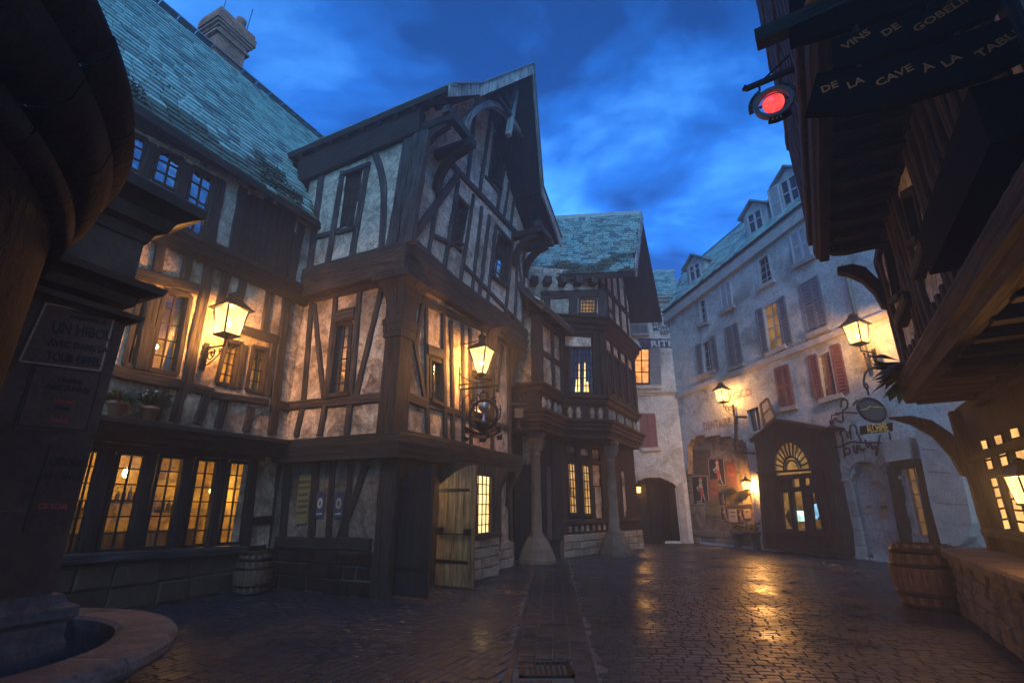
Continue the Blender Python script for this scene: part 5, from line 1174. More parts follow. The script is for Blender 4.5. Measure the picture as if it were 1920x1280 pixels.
    m = MB(); m.hexa([a, b, b + up, a + up, a - t, b - t, b + up - t, a + up - t]); rk = m.build('roof', OAK_DARK, E); slate_roof(rk, a + Vector((0, 0, .03)), b - a, up, (b - a).length + 1.0, up.length, .28, .19, 0); m = MB(); m.bar(a + up, b + up + Vector((1.2, 0, 0)), .16, .14); m.build('ridge_capping', LEAD, rk)
    for (u, v, ww, hh, opn) in ((1304, 533, 1.15, 1.45, 0), (1421, 452, 1.15, 1.55, 0), (1489, 402, 1.15, 1.75, 1)):
        s_, z_ = W.hit(u, v, 0); z_ = zc(s_) + .05; DW = W; m = MB()
        out = [(s_ - ww / 2, z_), (s_ + ww / 2, z_), (s_ + ww / 2, z_ + hh), (s_, z_ + hh + .42), (s_ - ww / 2, z_ + hh)]
        slab(m, W, out, -2.2, -.12); dm = m.build('dormer', RENDER, E)
        m = MB()
        for sgn in (-1, 1):
            p0, p1 = W.pt(s_ + sgn * (ww / 2 + .16), z_ + hh - .1, .06), W.pt(s_, z_ + hh + .46, .06); bk = Vector((-W.n[0] * 2.3, -W.n[1] * 2.3, 0)); u_ = Vector((0, 0, .09)); m.hexa([p0, p1, p1 + bk, p0 + bk, p0 + u_, p1 + u_, p1 + bk + u_, p0 + bk + u_])
        m.build('dormer_roof', LEAD, dm)
        m = MB(); slab(m, W, [(s_ - .3, z_ + .15), (s_ + .3, z_ + .15), (s_ + .3, z_ + hh - .1), (s_ - .3, z_ + hh - .1)], -.11, -.1); dw = m.build('dormer_window', GLASS_SKY, dm)
        m = MB(); 
        for x in (-.34, 0, .34): strip(m, W, (s_ + x, z_ + .1), (s_ + x, z_ + hh - .05), .07, -.1, -.04)
        for z in (.1, .6, 1.1, hh - .08): strip(m, W, (s_ - .36, z_ + z), (s_ + .36, z_ + z), .05, -.1, -.05)
        m.build('frame', FRAME_PALE, dm)
        if opn: shutter(dm, W, [(s_ - .85, z_ + hh - .1), (s_ - .42, z_ + hh - .1), (s_ - .42, z_ + .1), (s_ - .85, z_ + .1)], SH_PALE, px=False, n=.0)
    p = W.hits(fr(Y3, [(1440, 615), (1500, 880), (1600, 1260)])); m = MB(); m.tube([W.pt(a, z, .1) for a, z in p], .06, 8); m.tube([W.pt(p[0][0], p[0][1] - .02, .1), W.pt(p[0][0], p[0][1] + .12, .1)], .11, 8); m.build('downpipe', flat_mat('pipe_paint', (.17, .14, .11), .6), E)
    # inner backing so no light leaks
    m = MB(); m.quad(W.pt(-.3, 0, -1.8), W.pt(15, 0, -1.8), W.pt(15, 12, -1.8), W.pt(-.3, 12, -1.8)); m.quad(K.pt(-.3, 0, -1.9), K.pt(6.5, 0, -1.9), K.pt(6.5, 11.5, -1.9), K.pt(-.3, 11.5, -1.9)); m.build('inner_wall', BLACKWOOD, E)
    return zc, BROWN, AB, DB
ZC, BROWN, AB, DB = building_e()

# open casement window leaf swung out beside the shop gable
def open_casement():
    t = thing('open_casement', 'rusty open window casement tilted out above the shop gable', 'casement', W.pt(3.6, 5.3))
    q = fr(X4, [(940, 505), (1040, 425), (1150, 680), (1000, 830)]); h = W.hits(q, .2); m = MB()
    for a, b in ((0, 1), (1, 2), (2, 3), (3, 0)): strip(m, W, h[a], h[b], .07, .15, .21)
    m.build('casement_frame', RUST, t); m = MB(); strip(m, W, bil(h, .0, .5), bil(h, 1, .5), .03, .16, .2); m.build('glazing_bar', RUST, t); m = MB(); m.quad(*[W.pt(a, z, .18) for a, z in h]); m.build('pane', GLASS, t)
    t = thing('iron_sign_frame', 'empty rusty iron sign frame standing out from the wall beside the shop', 'sign frame', W.pt(2.6, 3.5))
    q = fr(X4, [(600, 690), (745, 690)]), fr(X4, [(600, 690), (600, 1185)]), fr(X4, [(600, 1185), (860, 1200)]); m = MB()
    for l in q:
        a, b = W.hits(l, .6); strip(m, W, a, b, .09, .55, .64)
    m.build('frame_bars', RUST, t)
open_casement()
# ================================================================== dark shop front with fanlight
SF = W.off(.6)
SHADE_BOARD_BLACK = NT('shade_and_board_black'); SHADE_BOARD_BLACK.bsdf((.0025, .002, .002), .9, spec=.05); SHADE_BOARD_BLACK = SHADE_BOARD_BLACK.m  # black of the sign boards; also puts unlit shade into the near jetty
def shop():
    S = thing('shop_front', 'dark oxblood shop front with pediment and glowing fanlight', 'shop front', W.pt(5, 0))
    x = lambda pts: SF.hits(fr(X2, pts))
    arch = []
    cl, cr, ct = SF.hit(*fr(X2, [(232, 515)])[0]), SF.hit(*fr(X2, [(562, 500)])[0]), SF.hit(*fr(X2, [(395, 252)])[0])
    cx, cz, rx = (cl[0] + cr[0]) / 2, (cl[1] + cr[1]) / 2, abs(cr[0] - cl[0]) / 2; rz = ct[1] - cz
    arch = [(cx + rx * math.cos(math.pi * k / 16), cz + rz * math.sin(math.pi * k / 16)) for k in range(17)]
    band = x([(240, 525), (560, 505), (562, 535), (250, 560)])
    wins = [x([(262, 590), (285, 588), (290, 660), (268, 665)]), x([(388, 577), (458, 570), (465, 655), (392, 660)]), x([(390, 688), (478, 680), (518, 1028), (425, 1035)]), x([(545, 700), (590, 700), (660, 1025), (575, 1035)]), x([(290, 700), (360, 690), (405, 1015), (320, 1020)]), x([(480, 570), (545, 565), (550, 640), (485, 648)])]
    body = x([(68, 262), (245, 75), (645, 150), (815, 1040), (835, 1235), (170, 1180)]); body = [(a, max(z, .0)) for a, z in body]
    front = plaster(S, SF, body, [arch, band] + wins, cell=.045, amp=0.0, mat=REDWOOD, name='front_panel')
    # sides, back of reveal
    for i, j in ((0, 5), (2, 3), (3, 4)):
        m = MB(); a, b = body[i], body[j]; m.quad(SF.pt(*a, 0), SF.pt(*b, 0), SF.pt(b[0], b[1], -.6), SF.pt(a[0], a[1], -.6)); m.build('side_panel', REDWOOD, S)
    # pediment mouldings
    l, ap, r = SF.hits(fr(X2, [(20, 245), (245, 65), (668, 140)]), .12)
    m = MB()
    for a, b in ((l, ap), (ap, r)):
        t = .1; p = [SF.pt(*a, -.6), SF.pt(*b, -.6), SF.pt(*b, .12), SF.pt(*a, .12)]; m.hexa([q - Vector((0, 0, t)) for q in p] + p)
    m.build('pediment', REDWOOD, S)
    for q0, q1, w_, n_ in (((95, 530), (235, 520), .1, .06), ((565, 500), (705, 490), .1, .06), ((165, 1030), (805, 1062), .12, .08), ((160, 1160), (830, 1215), .14, .07), ((255, 575), (565, 550), .1, .05), ((75, 270), (650, 160), .1, .05)):
        a, b = x([q0, q1]); m = MB(); strip(m, SF, a, b, w_, -.03, n_); m.build('moulding', REDWOOD, S)
    for q0, q1 in (((115, 545), (165, 1150)), ((205, 545), (260, 1150)), ((640, 500), (735, 1190)), ((700, 500), (800, 1190))):
        a, b = x([q0, q1]); m = MB(); strip(m, SF, a, b, .12, -.02, .05); m.build('pilaster', REDWOOD, S)
    for k in range(17):
        a0, a1 = math.pi * (k - .5) / 16, math.pi * (k + .5) / 16
    m = MB()
    for k in range(16):
        a, b = arch[k], arch[k + 1]; strip(m, SF, a, b, .1, -.1, .06)
    m.build('arch_moulding', REDWOOD, S)
    # fanlight: bars and panes
    fl = MB(); fl.poly([SF.pt(a, z, -.05) for a, z in arch][::-1]); fan = fl.build('fanlight', GLASS, S)
    for k in range(1, 12):
        t = math.pi * k / 12; i = .42; m = MB(); strip(m, SF, (cx + rx * i * math.cos(t), cz + rz * i * math.sin(t)), (cx + rx * math.cos(t), cz + rz * math.sin(t)), .045, -.07, -.02); m.build('bar', BLACKWOOD, fan)
    for i, w_ in ((.46, .06), (.34, .05)):
        m = MB()
        for k in range(12):
            t0, t1 = math.pi * k / 12, math.pi * (k + 1) / 12; strip(m, SF, (cx + rx * i * math.cos(t0), cz + rz * i * math.sin(t0)), (cx + rx * i * math.cos(t1), cz + rz * i * math.sin(t1)), w_, -.07, 0)
        m.build('hoop', BLACKWOOD, fan)
    for q in wins + [band]:
        m = MB()
        for a, b in ((0, 1), (1, 2), (2, 3), (3, 0)): strip(m, SF, q[a], q[b], .05, -.1, .03)
        f = m.build('window', REDWOOD, S); m = MB(); m.quad(*[SF.pt(a, z, -.05) for a, z in q]); m.build('pane', GLASS, f)
    # room behind
    x0, x1, z0, z1 = cx - 1.1, cx + 1.2, .5, cz + rz + .2; m = MB(); P = SF.pt
    m.quad(P(x0, z0, -1.9), P(x1, z0, -1.9), P(x1, z1, -1.9), P(x0, z1, -1.9))
    for (a, b) in (((x0, z0), (x1, z0)), ((x1, z0), (x1, z1)), ((x1, z1), (x0, z1)), ((x0, z1), (x0, z0))): m.quad(P(*a, -.1), P(*b, -.1), P(*b, -1.9), P(*a, -1.9))
    m.build('room_wall', plaster_mat('shop_room_wall', (.62, .48, .22), (.5, .36, .15), (.3, .2, .1), .01, .3), S)
    lamp('shop_lamp', P(cx + .35, cz + .1, -.9), 34, (1, .74, .36), .08); b = MB(); b.lathe([(0, -.1), (.16, -.08), (.1, .05), (0, .12)], P(cx + .35, cz + .33, -.9), 12); b.build('lamp_shade', glow('shop_shade', (1, .8, .45), 2.0), S)
    pz = x([(420, 700), (480, 690), (510, 800), (410, 805)]); m = MB(); slab(m, SF, pz, -1.0, -.95); m.build('shelf_board', OAK, S)
    ds = thing('display_screen', 'bright bluish display screen in the middle shop window', 'screen', SF.pt(cx, 1.2)); q = SF.hits(fr(X2, [(420, 855), (508, 855), (516, 945), (432, 945)]), -.3); m = MB(); slab(m, SF, q, -.4, -.31); c_ = m.build('case', BLACKWOOD, ds); m = MB(); m.quad(*[SF.pt(a, z, -.305) for a, z in q]); m.build('screen', glow('screen_glow', (.62, .95, .85), .75, .6, 3.0), ds)
    ds = thing('display_picture', 'glowing blue painted globe panel in the right shop window', 'panel', SF.pt(cx + .6, 1.2)); q = SF.hits(fr(X2, [(560, 805), (595, 795), (630, 830), (632, 890), (600, 930), (575, 915)]), -.3); m = MB(); slab(m, SF, q, -.4, -.31); m.build('case', BLACKWOOD, ds); m = MB(); m.poly([SF.pt(a, z, -.305) for a, z in q]); m.build('screen', glow('globe_glow', (.22, .5, .75), .6, .9, 4.0), ds)
    q = SF.hits(fr(X2, [(330, 900), (360, 840), (400, 1000), (380, 1000)]), -.3); m = MB(); slab(m, SF, q, -.4, -.3); dc = m.build('window_drape', flat_mat('green_drape', (.14, .13, .04), .9), S)
    s_, z_ = SF.hit(*fr(X2, [(380, 175)])[0], .02)
    b = thing('gable_lamp', 'flat dark saucer lamp on the wall beside the shop pediment', 'wall lamp', W.pt(7, 4)); p = W.hit(*fr(X2, [(735, 155)])[0], .5); m = MB(); m.lathe([(.02, .16), (.06, .1), (.34, .0), (.36, -.03), (0, -.02)], W.pt(p[0], p[1], .5), 16); m.build('shade', IRON, b); m = MB(); m.tube([W.pt(p[0], p[1] + .12, .5), W.pt(p[0], p[1] + .45, .4), W.pt(p[0], p[1] + .5, 0)], .02); m.build('arm', IRON, b)
shop()

# ================================================================== dark jettied house on the right
DR, NR = (.521, .853), (-.853, .521)
RH = thing('jettied_house', 'dark close-studded house overhanging the lane with glowing lattice windows', 'house', (7.6, 8.4, 0))
R0, R1, R2, JR = Wall((7.61, 8.39), DR, NR), Wall((6.1, 7.2), DR, NR), Wall((4.94, 6.97), DR, NR), Wall((5.84, 7.14), DR, NR)
def house_r():
    T = lambda wl, pts, w, name='stud', **k: timber(RH, wl, pts, w, name, px=False, mat=k.pop('mat', OAK), **k)
    q1 = R1.hits(fr(Y6, [(492, 235), (548, 205), (628, 600), (572, 640)])); q2 = R1.hits(fr(Y6, [(620, 20), (690, -20), (752, 260), (690, 300)]))
    for q in (q1, q2): window(RH, R1, q, 2, 6, GLASS_SKY, px=False, fw=.09, bw=.03, join=True)
    plaster(RH, R1, [(-7, 3.2), (.1, 3.2), (.1, 5.5), (-7, 5.5)], (q1, q2), mat=PLASTER_LANE, cell=.06, amp=.03)
    blocks = [(min(p[0] for p in q) - .02, max(p[0] for p in q) + .02) for q in (q1, q2)]
    a = .02
    while a > -6.5:
        if not any(l < a < h for l, h in blocks): T(R1, [(a, 3.25), (a + random.uniform(-.04, .04), 4.3), (a, 5.45)], random.uniform(.12, .17), n=.06)
        else: T(R1, [(a, 3.25), (a, 3.75)], .13, n=.05)
        a -= random.uniform(.24, .3)
    T(R1, [(-7, 3.35), (.1, 3.35)], .16, 'rail', n=.07); T(R1, [(-7, 5.4), (.1, 5.4)], .16, 'wall_plate', n=.07)
    for pts in ([(770, 235), (685, 500)], [(640, 622), (582, 790)]):
        p = R1.hits(fr(Y6, pts), .1); T(R1, p, .14, 'brace', n=.14)
    plaster(RH, R2, [(-7, 5.6), (-.02, 5.6), (-.02, 11.5), (-7, 11.5)], mat=PLASTER_LANE, cell=.1, amp=.03)
    a = -.08
    while a > -6.5: T(R2, [(a, 5.6), (a, 11.4)], random.uniform(.14, .2), n=.07); a -= random.uniform(.28, .36)
    for z in (5.7, 7.6, 9.4): T(R2, [(-7, z), (0, z)], .2, 'rail', n=.1)
    m = MB(); m.quad(R2.pt(-.02, 5.5, 0), R2.pt(-.02, 5.5, -3), R2.pt(-.02, 11.5, -3), R2.pt(-.02, 11.5, 0)); m.quad(R1.pt(.1, 3.2, 0), R1.pt(.1, 3.2, -3), R1.pt(.1, 5.6, -3), R1.pt(.1, 5.6, 0)); m.build('end_wall', OAK_DARK, RH)
    # upper soffit with joists
    m = MB(); slab(m, R2, [(-7, 5.42), (0, 5.42), (0, 5.56), (-7, 5.56)], -1.4, -.02); m.build('soffit', OAK_DARK, RH)
    sweep([R2.pt(0, 5.28), R2.pt(-7, 5.28)], [(-.14, 0), (-.02, 0), (.0, .06), (.03, .08), (.05, .2), (.02, .3), (-.14, .3)], 1, OAK_DARK, 'jetty_beam', RH)
    a = -.1
    while a > -6.5:
        m = MB(); rings = []
        for n_, dz, h in ((-1.3, 0, .12), (-.35, 0, .12), (-.2, .03, .09), (-.15, .06, .05)):
            rings.append([R2.pt(a - .09, 5.42, n_), R2.pt(a + .09, 5.42, n_), R2.pt(a + .08, 5.42 - h, n_), R2.pt(a - .08, 5.42 - h, n_)])
        m.loft(rings); m.build('joist', OAK_DARK, RH); a -= .5
    def curved(w, s_, pr, thick, nm, mat=OAK_DARK):
        b = MB(); k = len(pr)
        for ds in (-thick, thick): b.v += [w.pt(s_ + ds, z, n) for n, z in pr]
        b.face(list(range(k))[::-1]); b.face(range(k, 2 * k))
        for q in range(k): b.face((q, (q + 1) % k, k + (q + 1) % k, k + q))
        return b.build(nm, mat, RH)
    curved(R1, .05, [(.02, 4.6), (.11, 4.65), (.16, 4.9), (.28, 5.15), (.46, 5.32), (.58, 5.38), (.58, 5.46), (.36, 5.46), (.2, 5.36), (.1, 5.15), (.02, 5.02)], .1, 'jetty_bracket')
    # lower jetty with joists
    m = MB(); slab(m, JR, [(-8, 3.12), (0, 3.12), (0, 3.34), (-8, 3.34)], -2.6, -.03); m.build('jetty_floor', OAK_DARK, RH)
    sweep([JR.pt(0, 3.02), JR.pt(-8, 3.02)], [(-.16, 0), (-.03, 0), (.0, .1), (.04, .13), (.06, .28), (.02, .36), (-.3, .38)], 1, OAK, 'jetty_beam', RH)
    a = -.15
    while a > -7:
        m = MB(); m.bar(JR.pt(a, 3.05, -.14), JR.pt(a, 3.05, -2.0), .14, .14, (0, 0, 1)); m.build('joist', OAK, RH); a -= .55
    m = MB(); m.bar(JR.pt(0, 3.0, -.85), JR.pt(-7, 3.0, -.85), .2, .2); m.build('girder', OAK, RH)
    # second, nearer jetty over the lane
    BW = JR.off(-.22); m = MB(); slab(m, BW, [(-5.7, 3.62), (-4.0, 3.62), (-4.0, 3.84), (-5.7, 3.84)], -1.6, -.02); m.build('upper_jetty_floor', SHADE_BOARD_BLACK, RH)
    sweep([BW.pt(-4.0, 3.6, -.6), BW.pt(-4.0, 3.6), BW.pt(-5.7, 3.6)], [(-.3, 0), (.0, 0), (.03, .06), (.08, .1), (.1, .22), (.16, .28), (.16, .4), (-.3, .42)], -1, SHADE_BOARD_BLACK, 'jetty_moulding', RH)
    # ground floor with lit windows
    g = lambda pts: R0.hits(fr(Y7, pts))
    wq = [g(q) for q in ([(592, 310), (622, 303), (654, 425), (624, 432)], [(644, 290), (682, 280), (716, 410), (680, 420)], [(706, 262), (750, 252), (790, 385), (740, 398)], [(632, 458), (662, 452), (724, 666), (690, 670)], [(692, 458), (732, 446), (800, 690), (748, 676)], [(758, 440), (800, 425), (880, 690), (815, 690)], [(770, 245), (820, 232), (860, 365), (808, 380)])]
    rows = (3, 3, 3, 5, 5, 5, 3)
    for q, r in zip(wq, rows): window(RH, R0, q, 1, r, glow('ribbed_lit_glass', (1.0, .52, .16), .62, .35, 9.0, False) if r == 9 else GLASS_RIB, px=False, fw=.03, bw=.025, frame_mat=OAK_DARK, deep=-.005, front=.02, sill=False)
    plaster(RH, R0, [(-7, .0), (-.5, .0), (-.5, 3.1), (-7, 3.1)], wq, mat=OAK_DARK, cell=.05, amp=0, name='panel_wall')
    T(R0, [(-.55, 0), (-.55, 3.05)], .22, 'corner_post', n=.1); T(R0, [(-6, 1.2), (-.5, 1.2)], .12, 'sill_beam', n=.12, mat=OAK); T(R0, [(-6, 2.28), (-.6, 2.28)], .1, 'rail', n=.06, mat=OAK)
    p = R0.pt(-.55, 0, .1)
    pr = [(.05, 2.0), (.16, 2.05), (.22, 2.35), (.38, 2.68), (.62, 2.9), (.9, 3.03), (.6, 3.03), (.35, 2.93), (.15, 2.7), (.05, 2.5)]
    curved(R0, -.5, pr, .1, 'jetty_bracket', OAK)
    m = MB(); m.quad(R0.pt(-.45, 0, 0), R0.pt(-.45, 0, -3), R0.pt(-.45, 3.1, -3), R0.pt(-.45, 3.1, 0)); m.build('end_wall', OAK_DARK, RH)
def ribbed():
    t = NT('ribbed_lit_glass'); w = t.n('ShaderNodeTexWave'); w.inputs['Scale'].default_value = 9; w.inputs['Distortion'].default_value = 2.5; t.l(t.coords('UV', (1, .25, 1)), w.inputs['Vector'])
    nz = t.noise(t.coords('Object'), 2.0, 4); c = t.mix(t.ramp(w.outputs['Fac'], [(.2, 0), (.8, 1)]), (.62, .22, .04), (1.0, .62, .22)); c = t.mix(1.0, c, t.ramp(nz, [(.3, .4), (.7, 1.2)]), 'MULTIPLY')
    e = t.n('ShaderNodeEmission'); e.inputs[1].default_value = .62; t.l(c, e.inputs[0]); t.l(e.outputs[0], t.out.inputs[0]); t.m.cycles.emission_sampling = 'NONE'; return t.m
GLASS_RIB = ribbed()
house_r()
# low stone wall in front of it
def low_wall():
    Lw = thing('low_stone_wall', 'low rubble stone wall with thick flat coping beside the lane', 'wall', (7.1, 8.7, 0)); LW = Wall((7.1, 8.7), DR, NR)
    stone_course(Lw, LW, -6.2, 0, 0, .82, 0, STONE_COL, .16, .16, .42, depth=.1)
    EW = Wall(LW.pt(0, 0, 0).xy, (-NR[0], -NR[1]), DR); stone_course(Lw, EW, 0, .55, 0, .82, .0, STONE_COL, .2, .2, .4, backing=False)
    a = .06
    while a > -6.2:
        l = random.uniform(.8, 1.15); m = MB(); j = random.uniform(-.008, .008); p = [LW.pt(a - .008, .82, .07), LW.pt(a - l + .008, .82, .07), LW.pt(a - l + .008, .82, -.62), LW.pt(a - .008, .82, -.62)]
        q = [LW.pt(a - .02, .945 + j, .05), LW.pt(a - l + .02, .945 + j, .05), LW.pt(a - l + .02, .945 + j, -.6), LW.pt(a - .02, .945 + j, -.6)]; mid = [v + Vector((0, 0, .09)) for v in p]
        m.loft([p, mid, q]); m.build('coping_stone', STONE_COL, Lw); a -= l
low_wall()
def buttress():
    b = thing('curved_buttress', 'pale curved stone corbel standing out from the wall behind the barrel', 'buttress', W.pt(10, 0))
    q = W.hits(fr(Y7, [(332, 262), (385, 280), (440, 320), (490, 390), (520, 455), (545, 560), (560, 640), (548, 695), (512, 728), (440, 740), (392, 560)]), .45); m = MB(); slab(m, W, q, -.1, .45); m.build('corbel_stone', STONE_PALE, b)
    q = W.hits(fr(Y7, [(440, 740), (480, 735), (498, 880), (485, 885)]), .4); q = [(a, max(z, 0)) for a, z in q]; m = MB(); slab(m, W, q, -.1, .4); m.build('foot_stone', STONE_PALE, b)
    for y in (345, 435, 560):
        p = W.hits(fr(Y7, [(345 + (y - 262) * .22, y), (380 + (y - 262) * .55, y + 6)]), .455); m = MB(); strip(m, W, p[0], p[1], .012, .44, .455); m.build('joint', MORTAR, b)
buttress()

# ================================================================== round kiosk, pier and fountain on the left
def left_things():
    k = thing('round_stone_kiosk', 'dark round stone kiosk with deep ring mouldings at the left edge', 'kiosk', (-4.5, .6, 0)); c = (-4.5, .6, 0)
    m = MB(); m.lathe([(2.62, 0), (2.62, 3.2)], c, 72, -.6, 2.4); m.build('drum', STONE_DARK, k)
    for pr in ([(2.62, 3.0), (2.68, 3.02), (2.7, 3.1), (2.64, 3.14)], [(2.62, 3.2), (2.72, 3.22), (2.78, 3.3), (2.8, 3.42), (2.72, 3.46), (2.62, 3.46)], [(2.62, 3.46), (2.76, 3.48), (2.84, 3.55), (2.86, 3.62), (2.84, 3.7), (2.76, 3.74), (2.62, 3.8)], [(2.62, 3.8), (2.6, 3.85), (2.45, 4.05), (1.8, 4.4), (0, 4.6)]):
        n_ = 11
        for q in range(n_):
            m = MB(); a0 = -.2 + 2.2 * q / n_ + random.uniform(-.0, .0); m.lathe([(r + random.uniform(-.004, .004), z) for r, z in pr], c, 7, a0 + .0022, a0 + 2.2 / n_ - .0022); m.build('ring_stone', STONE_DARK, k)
    for a0, z in ((.95, 1.9), (.98, 2.5)):
        pts = [Vector((c[0] + 2.625 * math.cos(a0 + .05 * math.cos(t)), c[1] + 2.625 * math.sin(a0 + .05 * math.cos(t)), z + .22 * math.sin(t))) for t in [2 * math.pi * q / 20 for q in range(21)]]; m = MB(); m.tube(pts, .012, 5); m.build('carved_loop', STONE_GREY, k)
    p = thing('stone_pier', 'square brown stone pier with stepped cornices pasted with posters', 'pier', (-3.6, 4.2, 0)); PW = Wall((-3.58, 4.2), (-D1[0], -D1[1]), N1); co = PW.pt(0, 0)
    def ring3(z): return [PW.pt(0, z, -1.1), PW.pt(0, z, 0), PW.pt(1.6, z, 0)]
    m = MB(); slab(m, PW, [(0, .9), (1.6, .9), (1.6, 3.3), (0, 3.3)], -1.0, 0); m.build('shaft', STONE_BROWN, p)
    for z in (1.55, 2.25, 2.85): m = MB(); slab(m, PW, [(-.003, z), (1.3, z), (1.3, z + .008), (-.003, z + .008)], -.2, .003); m.build('joint', MORTAR, p)
    m = MB(); slab(m, PW, [(.02, 3.4), (1.6, 3.4), (1.6, 4.15), (.02, 4.15)], -1.0, -.02); m.build('upper_block', STONE_BROWN, p)
    sweep(ring3(3.18), [(-.2, 0), (.0, 0), (.05, .03), (.09, .04), (.1, .08), (-.2, .1)], -1, STONE_BROWN, 'cornice', p); sweep(ring3(3.36), [(-.2, 0), (.02, 0), (.04, .08), (.1, .12), (.17, .14), (.19, .2), (-.2, .22)], -1, STONE_BROWN, 'cornice', p)
    sweep(ring3(4.02), [(-.2, 0), (.0, 0), (.03, .1), (.1, .14), (.14, .26), (.25, .34), (.3, .36), (.31, .46), (.26, .5), (-.2, .52)], -1, STONE_BROWN, 'cornice', p)
    sweep(ring3(0), [(-.3, 0), (.12, 0), (.12, .6), (.1, .64), (.1, .74), (.14, .78), (.14, .85), (.08, .88), (.05, .94), (-.3, .96)], -1, STONE_GREY, 'plinth', p)
    f = thing('fountain_basin', 'round stone fountain basin with broad worn rim at the pier foot', 'fountain', (-4.4, 3.87, 0)); c = Vector((-4.4, 3.87, 0))
    m = MB(); m.lathe([(1.3, 0), (1.36, .1), (1.42, .22), (1.58, .38), (1.68, .44)], c, 60); m.lathe([(1.3, .5), (1.28, .24), (0, .22)], c, 60); m.build('bowl', STONE_GREY, f)
    n = 9
    for q in range(n):
        a0, a1 = 2 * math.pi * q / n + .004, 2 * math.pi * (q + 1) / n - .004; m = MB(); pr = [(1.3, .44), (1.68, .44), (1.74, .47), (1.76, .51), (1.755, .56), (1.72, .595), (1.36, .6), (1.31, .58), (1.3, .44)]; rings = []
        for s_ in range(9):
            a = a0 + (a1 - a0) * s_ / 8; rings.append([c + Vector((r * math.cos(a), r * math.sin(a), z)) for r, z in pr[:-1]])
        m.loft(rings[::-1], smooth=False); m.build('rim_stone', STONE_GREY, f)
    m = MB(); m.lathe([(1.27, .27), (0, .27)], c, 40); wt = NT('water'); nz = wt.noise(wt.coords('Object'), 9, 3); wt.bsdf((.006, .007, .008), .06, wt.bump(nz, .2, .01)); m.build('water', wt.m, f)
    return PW
PW = left_things()

# ================================================================== lanterns
def scroll(m, p, a0, turns, r0, r1, ax, ay, rad=.012):
    pts = []
    for k in range(int(18 * turns) + 1):
        t = k / (18 * turns); a = a0 + 2 * math.pi * turns * t; r = r0 + (r1 - r0) * t; pts.append(p + ax * (r * math.cos(a)) + ay * (r * math.sin(a)))
    m.tube(pts, rad, 5)
def lantern_proto(kind, power):
    L = thing('wall_lantern', 'x y', 'lantern')
    sq = lambda w, z: [Vector((-w / 2, -w / 2, z)), Vector((w / 2, -w / 2, z)), Vector((w / 2, w / 2, z)), Vector((-w / 2, w / 2, z))]
    if kind == 'wide': tw, bw, zt, zb = .46, .33, .28, -.28
    else: tw, bw, zt, zb = .44, .14, .27, -.3
    T_, B_ = sq(tw, zt), sq(bw, zb)
    for k in range(4):
        m = MB(); c = [B_[k], B_[(k + 1) % 4], T_[(k + 1) % 4], T_[k]]; m.quad(*c); m.build('pane', LANTERN_GLASS, L)
        m = MB(); m.bar(B_[k], T_[k], .025, .025); m.build('corner_bar', IRON, L)
    m = MB()
    if kind == 'wide':
        m.loft([sq(.62, zt), sq(.64, zt + .03), sq(.56, zt + .05), sq(.3, zt + .2), sq(.22, zt + .27)]); m.lathe([(.1, zt + .27), (.13, zt + .29), (.13, zt + .34), (.09, zt + .36), (.05, zt + .4), (0, zt + .41)], (0, 0, 0), 12)
    else:
        m.loft([sq(.5, zt), sq(.52, zt + .03), sq(.3, zt + .12), sq(.17, zt + .18)]); m.lathe([(.085, zt + .18), (.085, zt + .3), (.1, zt + .31), (.1, zt + .36), (.03, zt + .42), (.025, zt + .5), (0, zt + .52)], (0, 0, 0), 12)
    m.build('roof', IRON, L)
    m = MB(); m.loft([sq(bw + .04, zb), sq(bw + .05, zb - .03), sq(bw * .6, zb - .07), sq(.04, zb - .1)]); m.tube([(0, 0, zb - .1), (0, 0, zb - .26)], .018); m.build('base', IRON, L)
    m = MB(); m.lathe([(0, -.07), (.03, -.05), (.04, 0), (.025, .05), (0, .08)], (0, 0, -.04), 10); m.build('flame_bulb', BULB, L)
    m = MB(); X, Y, Z = Vector((1, 0, 0)), Vector((0, 1, 0)), Vector((0, 0, 1)); w = .62
    if kind == 'wide':
        m.tube([(0, 0, zb - .24), (0, w * .5, zb - .22), (0, w, zb - .2)], .02); m.bar((0, w, zb - .7), (0, w, zb - .1), .1, .05)
        m.tube([(0, .08, zb - .3), (0, .14, zb - .42), (0, .3, zb - .52), (0, .45, zb - .6), (0, w, zb - .62)], .014); scroll(m, Vector((0, w - .2, zb - .38)), .5, 1.6, .16, .03, Y, Z); scroll(m, Vector((0, .12, zb - .33)), 0, 1.1, .05, .015, Y, Z); scroll(m, Vector((0, .36, zb - .36)), 2, 1.3, .09, .02, Y, Z)
    else:
        m.tube([(0, 0, zt + .26), (0, w, zt + .22)], .014); m.tube([(0, -.26, zb - .2), (0, w, zb - .22)], .018); m.bar((0, w, zb - .3), (0, w, zb + .25), .05, .04); m.tube([(0, w, zb + .1), (0, w - .1, zb - .02), (0, w - .3, zb - .14), (0, w - .5, zb - .17)], .012)
    m.build('bracket', IRON, L)
    l = lamp('lantern_lamp', (0, 0, -.04), power, r=.1); adopt(l, L); l.matrix_parent_inverse = Matrix.Identity(4)
    return L
def hang(L, wall, s_, z_, n, sc=1.0): return place(L, wall.pt(s_, z_, n), math.atan2(-wall.n[1], -wall.n[0]) - math.pi / 2, sc)
